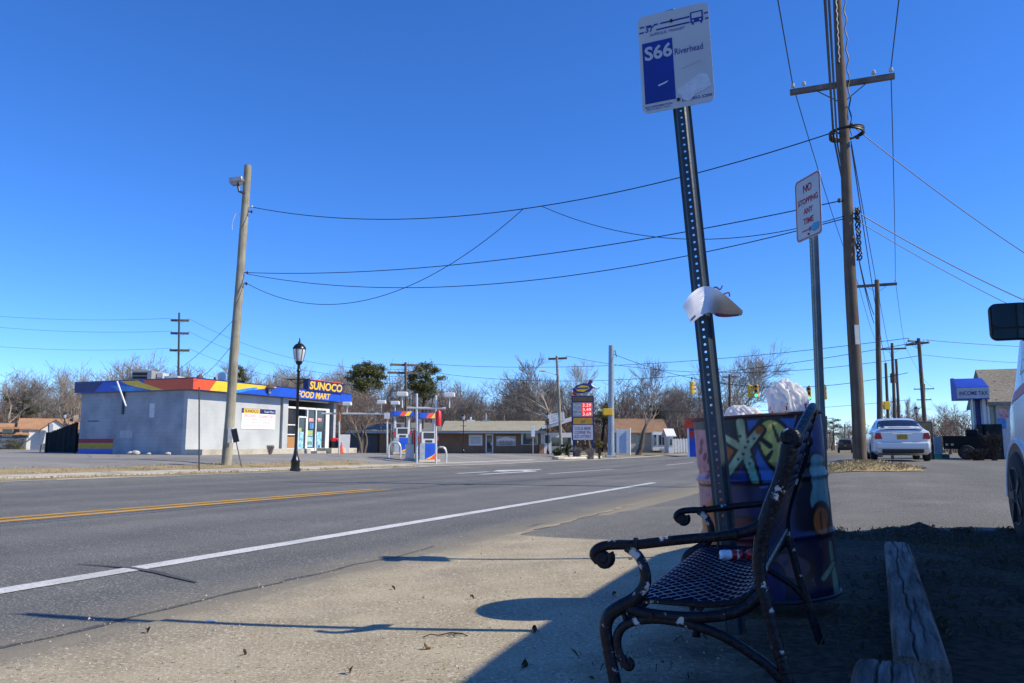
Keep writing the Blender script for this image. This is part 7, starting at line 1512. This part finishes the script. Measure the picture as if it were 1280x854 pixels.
# individual trees, left to right: (what singles it out, px, top, distance, prototype, width)
TL = [('bare tree at the far left edge behind the blue house', 2, 452, 150, 0, 1.0), ('bare tree right of the far left edge over the bungalow', 40, 474, 160, 2, 1.2), ('tall bare tree left above the food mart roof end', 118, 434, 105, 0, 1.2), ('bare tree over the left of the food mart beside the tallest one', 95, 462, 115, 1, 1.2), ('bare tree behind the air conditioner on the mart roof', 190, 446, 110, 2, 1.0), ('bare tree right of the three-arm pole', 245, 452, 115, 1, 1.1), ('bare tree behind the satellite dish', 322, 452, 105, 0, 1.1), ('bare tree between wooden pole and street lamp', 346, 456, 112, 2, 1.0), ('bare tree just right of the street lamp head', 392, 452, 108, 0, 1.1), ('bare tree behind the mart name box', 418, 458, 100, 2, 1.1),
      ('dense brown tree below the left pine', 455, 476, 78, 4, 1.2), ('bare tree between the two pines', 486, 470, 96, 1, 1.0), ('bare tree right of the right pine', 566, 484, 110, 0, 1.1), ('low bare tree over the shop roof vent', 600, 494, 120, 2, 1.3), ('broad bare tree over the brick shops', 634, 462, 112, 2, 1.25), ('bare tree left of the street light pole', 662, 476, 118, 0, 1.1), ('tall bare tree behind the price sign', 712, 446, 108, 5, 1.2), ('tall bare tree between price sign and steel pole', 742, 448, 112, 1, 1.3), ('dark tree with upswept boughs right of the steel pole', 793, 442, 88, 1, 1.5), ('bare tree above the beige house roof', 822, 478, 125, 0, 1.1), ('bare tree behind the white panel fence', 850, 474, 122, 2, 1.1), ('bare tree just left of the bus stop post', 872, 446, 118, 1, 1.1), ('tall bare tree just right of the bus stop post', 908, 428, 115, 0, 1.1), ('bare tree left of the green traffic signals', 928, 478, 130, 2, 1.0),
      ('brown bare tree behind the dark letter board', 1162, 512, 70, 4, 1.3), ('brown bare tree left of the tax awning', 1188, 500, 75, 2, 1.2), ('low brown bare tree right of the far street lamp', 1140, 520, 85, 4, 1.3), ('tiny bare tree right of the distant pole', 1128, 492, 130, 3, .7), ('far brown tree left of the big pole', 1042, 526, 170, 2, 1.6), ('far brown tree above the dark SUV', 1060, 532, 175, 0, 1.6), ('far brown tree right behind the big pole', 1083, 538, 190, 2, 1.6), ('far bare tree behind the drum left', 955, 530, 180, 2, 1.6)]
for lab, px, pt_, Y, pr, sx_ in TL: tree(lab, px, pt_, Y, pr, sx_=sx_, twig=m_twig2 if 'brown' in lab or 'dark' in lab else None)
# pines
def pine_crown(seed, rx, rz, n, low=0.0, leaf=.20, clump=30):
    rnd = random.Random(seed); e = MB()
    for c in range(n):
        while True:
            d = Vector((rnd.uniform(-1, 1), rnd.uniform(-1, 1), rnd.uniform(-1, 1)))
            if .25 < d.length < 1: break
        c0_ = Vector((d.x * rx, d.y * rx, d.z * rz)); cr = rnd.uniform(.35, .75) * rx * .5
        for k in range(clump * 4):
            g = Vector((rnd.gauss(0, 1), rnd.gauss(0, 1), rnd.gauss(0, .55))) * cr * .5; a = Vector((rnd.gauss(0, 1), rnd.gauss(0, 1), rnd.gauss(.4, 1))).normalized() * leaf * rnd.uniform(.7, 1.5); b_ = Vector((rnd.gauss(0, 1), rnd.gauss(0, 1), rnd.gauss(0, 1))).normalized() * leaf * .35
            q = c0_ + g; e._add([q - a * .5 - b_, q - a * .5 + b_, q + a * .7], [(0, 1, 2)])
    return e
def pine(label, px, y0, y1, x0, x1, Y, seed, n=34):
    p = W(px, 560, Y); p.z = hz(p.x, p.y); zt, zb = W(px, y0, Y).z - p.z, W(px, y1, Y).z - p.z; rx = (x1 - x0) / 2 * Y / 980; t = thing('pine_tree', label, 'tree', p, 0, 'pines behind the shops'); cx = ((x0 + x1) / 2 - px) * Y / 980
    e = MB(); e.tube([(0, 0, -.1), (.1, 0, zb * .5), (cx * .6, 0, zb), (cx, 0, zt * .97)], [.26, .22, .16, .03], 8)
    rnd = random.Random(seed)
    for k in range(16): z = rnd.uniform(zb * .82, zt * .92); a = rnd.uniform(0, 6.28); L_ = rx * rnd.uniform(.5, .95); e.tube([(cx * .8, 0, z), (cx + math.cos(a) * L_ * .6, math.sin(a) * L_ * .6, z + .3), (cx + math.cos(a) * L_, math.sin(a) * L_, z + .55)], [.07, .05, .02], 4)
    obj('trunk', e, m_bark2, t); e = pine_crown(seed, rx, (zt - zb) / 2, n); e.v = [(x + cx, y, z + (zt + zb) / 2) for x, y, z in e.v]; obj('crown', e, m_pine, t, smooth=False)
pine('round-topped pine left of the utility pole behind the pumps', 452, 454, 490, 434, 483, 92, 3, 75); pine('pine with gaps in its crown right of the utility pole', 526, 453, 497, 508, 555, 98, 8, 62)
pine('low pine behind the street lamp over the mart roof', 372, 472, 492, 352, 392, 120, 4, 20); pine('small pine beside the steel pole', 752, 502, 530, 740, 775, 118, 5, 20); pine('dark pine over the beige house roof', 818, 506, 524, 808, 836, 125, 6, 16); pine('pine above the white bungalow at far left', 22, 490, 520, 0, 50, 155, 7, 24); pine('pine poking out behind the satellite dish', 292, 458, 478, 274, 306, 118, 9, 16); pine('far green pine above the dark SUV', 1042, 524, 545, 1030, 1056, 185, 10, 14)
# distant woods as one mass of twigs
def thicket(name, spans, seed, m, label, n, leafy=False):
    rnd = random.Random(seed); e = MB()
    for (x0, x1, ytop, Y0, Y1, k) in spans:
        for i in range(k):
            Y = rnd.uniform(Y0, Y1); px = rnd.uniform(x0, x1); p = W(px, 556, Y); p.z = hz(p.x, p.y); H = (W(px, ytop, Y).z - p.z) * rnd.uniform(.55, 1.08) * (1 + .16 * math.sin(px * .09) + .1 * math.sin(px * .31)); 
            d = Vector((rnd.gauss(0, .12), rnd.gauss(0, .12), 1)); q = p.copy(); e.tube([q, q + d * H * .5, q + d * H], [H * .012, H * .008, .012], 3, False)
            for j in range(n):
                f = rnd.uniform(.08, .95); s = q + d * H * f; a = rnd.uniform(0, 6.28); L_ = H * rnd.uniform(.12, .32) * (1.1 - f * .6); v_ = Vector((math.cos(a), math.sin(a), rnd.uniform(.1, 1.1))); m1 = s + v_ * L_ * .5; e2 = s + v_ * L_ + Vector((0, 0, L_ * .25)); e.tube([s, m1, e2], [.04, .03, .016], 3, False)
                for k2 in range(2): b_ = Vector((rnd.gauss(0, .6), rnd.gauss(0, .6), rnd.uniform(.2, .9))) * L_ * .5; e.tube([m1, m1 + b_], [.024, .014], 3, False)
    return obj(name, e, m, None, smooth=False, kind='stuff', label=label, cat='woods')
thicket('woods', [(-60, 130, 484, 165, 240, 560), (90, 330, 474, 130, 190, 520), (330, 560, 478, 118, 175, 560), (540, 700, 492, 125, 175, 520), (690, 930, 490, 130, 190, 580)], 3, m_twig2, 'brown leafless woods behind the buildings across the road', 16)
thicket('far_woods', [(930, 1100, 534, 200, 330, 300), (1100, 1290, 518, 95, 140, 220), (1280, 1500, 515, 90, 140, 60)], 5, m_twig2, 'far brown leafless woods beyond the tax office', 14)
# shrubs
def shrub(label, px, pbase, ptop, w, Y, m, seed, n=16, name='shrub', bare=False, group='shrubs'):
    p = W(px, pbase, Y); p.z = hz(p.x, p.y); H = W(px, ptop, Y).z - p.z; rx = w / 2 * Y / 980; t = thing(name, label, 'shrub', p, 0, group); rnd = random.Random(seed); e = MB()
    for k in range(26 if not bare else 150): a = rnd.uniform(0, 6.28); f = rnd.uniform(.1, 1); e.tube([(rnd.gauss(0, .1 * rx), rnd.gauss(0, .1 * rx), 0), (math.cos(a) * rx * f * .6, math.sin(a) * rx * f * .6, H * .5), (math.cos(a) * rx * f, math.sin(a) * rx * f, H * rnd.uniform(.6, 1))], [.025, .015, .005], 3, False)
    if bare:
        for k in range(420):
            a = rnd.uniform(0, 6.28); f = rnd.random() ** .6; z = rnd.uniform(.1, .85); p_ = Vector((math.cos(a) * rx * f * (.35 + .65 * z), math.sin(a) * rx * f * (.35 + .65 * z), H * z)); d_ = Vector((rnd.gauss(0, .6) + math.cos(a) * .4, rnd.gauss(0, .6) + math.sin(a) * .4, rnd.uniform(.1, 1))).normalized() * H * rnd.uniform(.08, .24); e.tube([p_, p_ + d_ * .5 + Vector((rnd.gauss(0, .02), 0, 0)), p_ + d_], [.009, .007, .004], 3, False)
    obj('stems', e, m_bark if not bare else m, t, smooth=False)
    if not bare: e = pine_crown(seed, rx, H / 2, n, leaf=.10); e.v = [(x, y, max(.02, z + H * .5)) for x, y, z in e.v]; obj('foliage', e, m, t, smooth=False)
shrub('clipped green shrub left in the price sign island', 698, 567, 559, 16, 62, m_hedge, 1); shrub('dark green shrub at the left leg of the price sign', 709, 566, 550, 14, 63, m_hedge, 2); shrub('olive shrub right of the price sign', 749, 566, 550, 12, 62, m_yshrub, 3); shrub('straw coloured bush under the price sign', 722, 567, 558, 12, 59, m_twig, 4, bare=True); shrub('straw coloured bush right under the price sign', 738, 567, 560, 14, 59, m_twig, 5, bare=True)
shrub('tan dry bush against the mart front wall', 338, 563, 556, 10, 43.2, m_twig, 6, bare=True); shrub('dark hedge before the blue house at the left edge', 8, 556, 541, 36, 112, m_hedge, 7, 26); shrub('yellowish hedge end left of the white bungalow', 24, 556, 544, 16, 113, m_yshrub, 8, 14); shrub('leafless brown bush before the tax office', 1243, 573, 540, 22, 28.5, m_bark2, 9, bare=True); shrub('low leafless bush beside the trailer', 1222, 573, 560, 34, 28.6, m_bark2, 10, bare=True)
# straw mound round the pole, dead grass, verge tufts
e = MB(); rows = []; mc_ = ground(A0) + RD(-.3, 0)
for i in range(9):
    f = i / 8; rows.append([Vector((mc_.x + math.cos(w_) * 1.35 * f, mc_.y + math.sin(w_) * .85 * f, hz(mc_.x + math.cos(w_) * 1.35 * f, mc_.y + math.sin(w_) * .85 * f) + .015 + .16 * (1 - f * f) + .05 * noise.noise(Vector((math.cos(w_) * 4 * f, math.sin(w_) * 4 * f, 1))) * (1 - f * .7))) for w_ in [2 * math.pi * k / 40 for k in range(40)]])
e.grid(rows, True); obj('straw_mound', e, m_straw, None, kind='structure')
def blades(name, spots, m, label, seed=1, kind='stuff'):
    rnd = random.Random(seed); e = MB()
    for (x, y, z, h, w) in spots: a = rnd.uniform(0, 6.28); l = rnd.uniform(.2, 1.1) * h; d = Vector((math.cos(a), math.sin(a), 0)); s_ = Vector((-d.y, d.x, 0)) * w; b_ = Vector((x, y, z)); e._add([b_ - s_, b_ + s_, b_ + d * l * .5 + Vector((0, 0, h * .7)) + s_ * .6, b_ + d * l + Vector((0, 0, h * rnd.uniform(.5, 1)))], [(0, 1, 2), (0, 2, 3)])
    return obj(name, e, m, None, smooth=False, kind=kind, label=label, cat='grass')
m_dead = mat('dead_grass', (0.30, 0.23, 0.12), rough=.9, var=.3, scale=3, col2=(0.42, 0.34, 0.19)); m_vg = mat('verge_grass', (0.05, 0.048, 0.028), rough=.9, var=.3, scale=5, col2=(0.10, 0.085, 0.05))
rnd = random.Random(11); sp_ = []
for i in range(9000):
    u = rnd.uniform(-8, 31); v = rnd.choice((rnd.uniform(16.8, 17.5), rnd.uniform(18.8, 21))); 
    if noise.noise(Vector((u * .7, v * 1.5, 0))) > -.1: q = RD(u, v); sp_.append((q.x, q.y, hz(q.x, q.y) + .01, rnd.uniform(.02, .09), .006))
for i in range(1800): a = rnd.uniform(0, 6.28); f = math.sqrt(rnd.random()); x, y = mc_.x + math.cos(a) * 1.3 * f, mc_.y + math.sin(a) * .82 * f; sp_.append((x, y, hz(x, y) + .01 + .16 * (1 - f * f), rnd.uniform(.03, .11), .005))
blades('dead_grass', sp_, m_dead, 'dead straw grass on the far verge and pole mound', 2)
sp_ = []
for i in range(22000):
    u = rnd.uniform(.8, 8.6); v = rnd.uniform(-2.6, .9); 
    if u > u_edge(v) + .15: continue
    g_ = noise.noise(Vector((u * 1.8, v * 1.8, 3))); 
    if g_ < -.05 or (v > .1 and rnd.random() < .8): continue
    q = RD(u, v); sp_.append((q.x, q.y, hz(q.x, q.y) + lump(q.x, q.y) - .004, rnd.uniform(.012, .05), .0015))
for i in range(3600):                              # clumped rim of the verge against the lot
    v = rnd.uniform(-2.6, .5); 
    if noise.noise(Vector((v * 3.1, 5, 0))) < -.12: continue
    u = u_edge(v) + rnd.gauss(0, .10); q = RD(u, v); sp_.append((q.x, q.y, hz(q.x, q.y), rnd.uniform(.015, .05) * (1 + noise.noise(Vector((v * 3.1, 5, 0)))), .004))
blades('verge_grass', sp_, m_vg, 'short dry grass on the shaded verge round the timber', 3)
# pebbles on the sand
rnd = random.Random(4); e = MB()
for i in range(2600):
    u = rnd.uniform(1.2, 7.0); v = rnd.uniform(.4, 3.3); q = RD(u, v); s = rnd.uniform(.002, .006) * (2.0 if rnd.random() < .03 else 1); c_ = Vector((q.x, q.y, hz(q.x, q.y) + .012 + s * .3)); a = rnd.uniform(0, 3); 
    pts = [c_ + Vector((math.cos(a + k * 2.09) * s * rnd.uniform(.7, 1.3), math.sin(a + k * 2.09) * s * rnd.uniform(.7, 1.3), -s * .4)) for k in range(3)] + [c_ + Vector((0, 0, s * .7))]; e._add(pts, [(0, 1, 3), (1, 2, 3), (2, 0, 3)])
obj('pebbles', e, mat('pebble_mix', (0.22, 0.19, 0.15), rough=.9, scale=60, col2=(0.5, 0.46, 0.4)), None, smooth=False, kind='stuff', label='scattered grit and small stones on the sand', cat='gravel')
# dry leaves, twigs, litter scraps
m_leaf = mat('dry_leaf', (0.16, 0.08, 0.035), rough=.8, var=.3, scale=30); m_dleaf = mat('dark_leaf', (0.05, 0.035, 0.02), rough=.8, var=.3, scale=30)
def leaf(label, px, py, s, m, seed):
    p = G(px, py); p.z += .016; rnd = random.Random(seed); a = rnd.uniform(0, 6.28); d = Vector((math.cos(a), math.sin(a), 0)); n_ = Vector((-d.y, d.x, 0)); rows = []
    for i in range(7): t = i / 6; w = math.sin(math.pi * min(1, t * 1.05)) ** .8 * s * .33; rows.append([p + d * (t - .5) * s + n_ * w * k + Vector((0, 0, .012 * abs(k) + .01 * math.sin(t * 4 + seed))) for k in (-1, -.5, 0, .5, 1)])
    e = MB(); e.grid(rows); e.tube([p - d * s * .5, p - d * s * .8 + n_ * .01], .0015, 4); solo('dry_leaf', e, m, label, 'leaf', 'dry leaves on the sand')
for k, (px, py, s, lab, m) in enumerate(((184, 795, .06, 'dark dry leaf near the pavement edge at left', m_dleaf), (492, 740, .05, 'dry leaf in the sunlit sand left of the drum shadow', m_leaf), (534, 816, .05, 'brown leaf by the twig on the sand', m_leaf), (656, 838, .07, 'dark leaf in the big shadow at the bottom', m_dleaf), (668, 794, .06, 'dark leaf near the shadow corner', m_dleaf), (590, 752, .05, 'tan leaf beside the round drum shadow tip', m_leaf), (437, 847, .06, 'tan leaf at the bottom edge of the sand', m_leaf), (768, 748, .06, 'dark leaf left of the bench post', m_dleaf), (306, 823, .04, 'tiny dark leaf on the left sand', m_dleaf), (788, 702, .05, 'orange leaf right behind the bench armrest', m_leaf))): leaf(lab, px, py, s * .55, m, k)
p = G(548, 800); e = MB(); 
for (a, b_, r) in (((0, 0), (.10, .03), .003), ((.04, .012), (.07, -.03), .002), ((.06, .02), (.12, -.01), .002), ((.0, 0), (-.06, -.03), .0025)): e.tube([p + Vector((a[0], a[1], .018)), p + Vector(((a[0] + b_[0]) / 2, (a[1] + b_[1]) / 2, .026)), p + Vector((b_[0], b_[1], .018))], r, 5)
solo('twig', e, m_dleaf, 'small forked twig on the sunlit sand', 'twig')
p = G(263, 781); e = MB(); e.box(-.022, .022, -.010, .010, .014, .018, 0, Matrix.Translation(p) @ Matrix.Rotation(.3, 4, 'Z')); solo('paper_scrap', e, m_wh, 'tiny white paper scrap on the sand edge', 'litter')
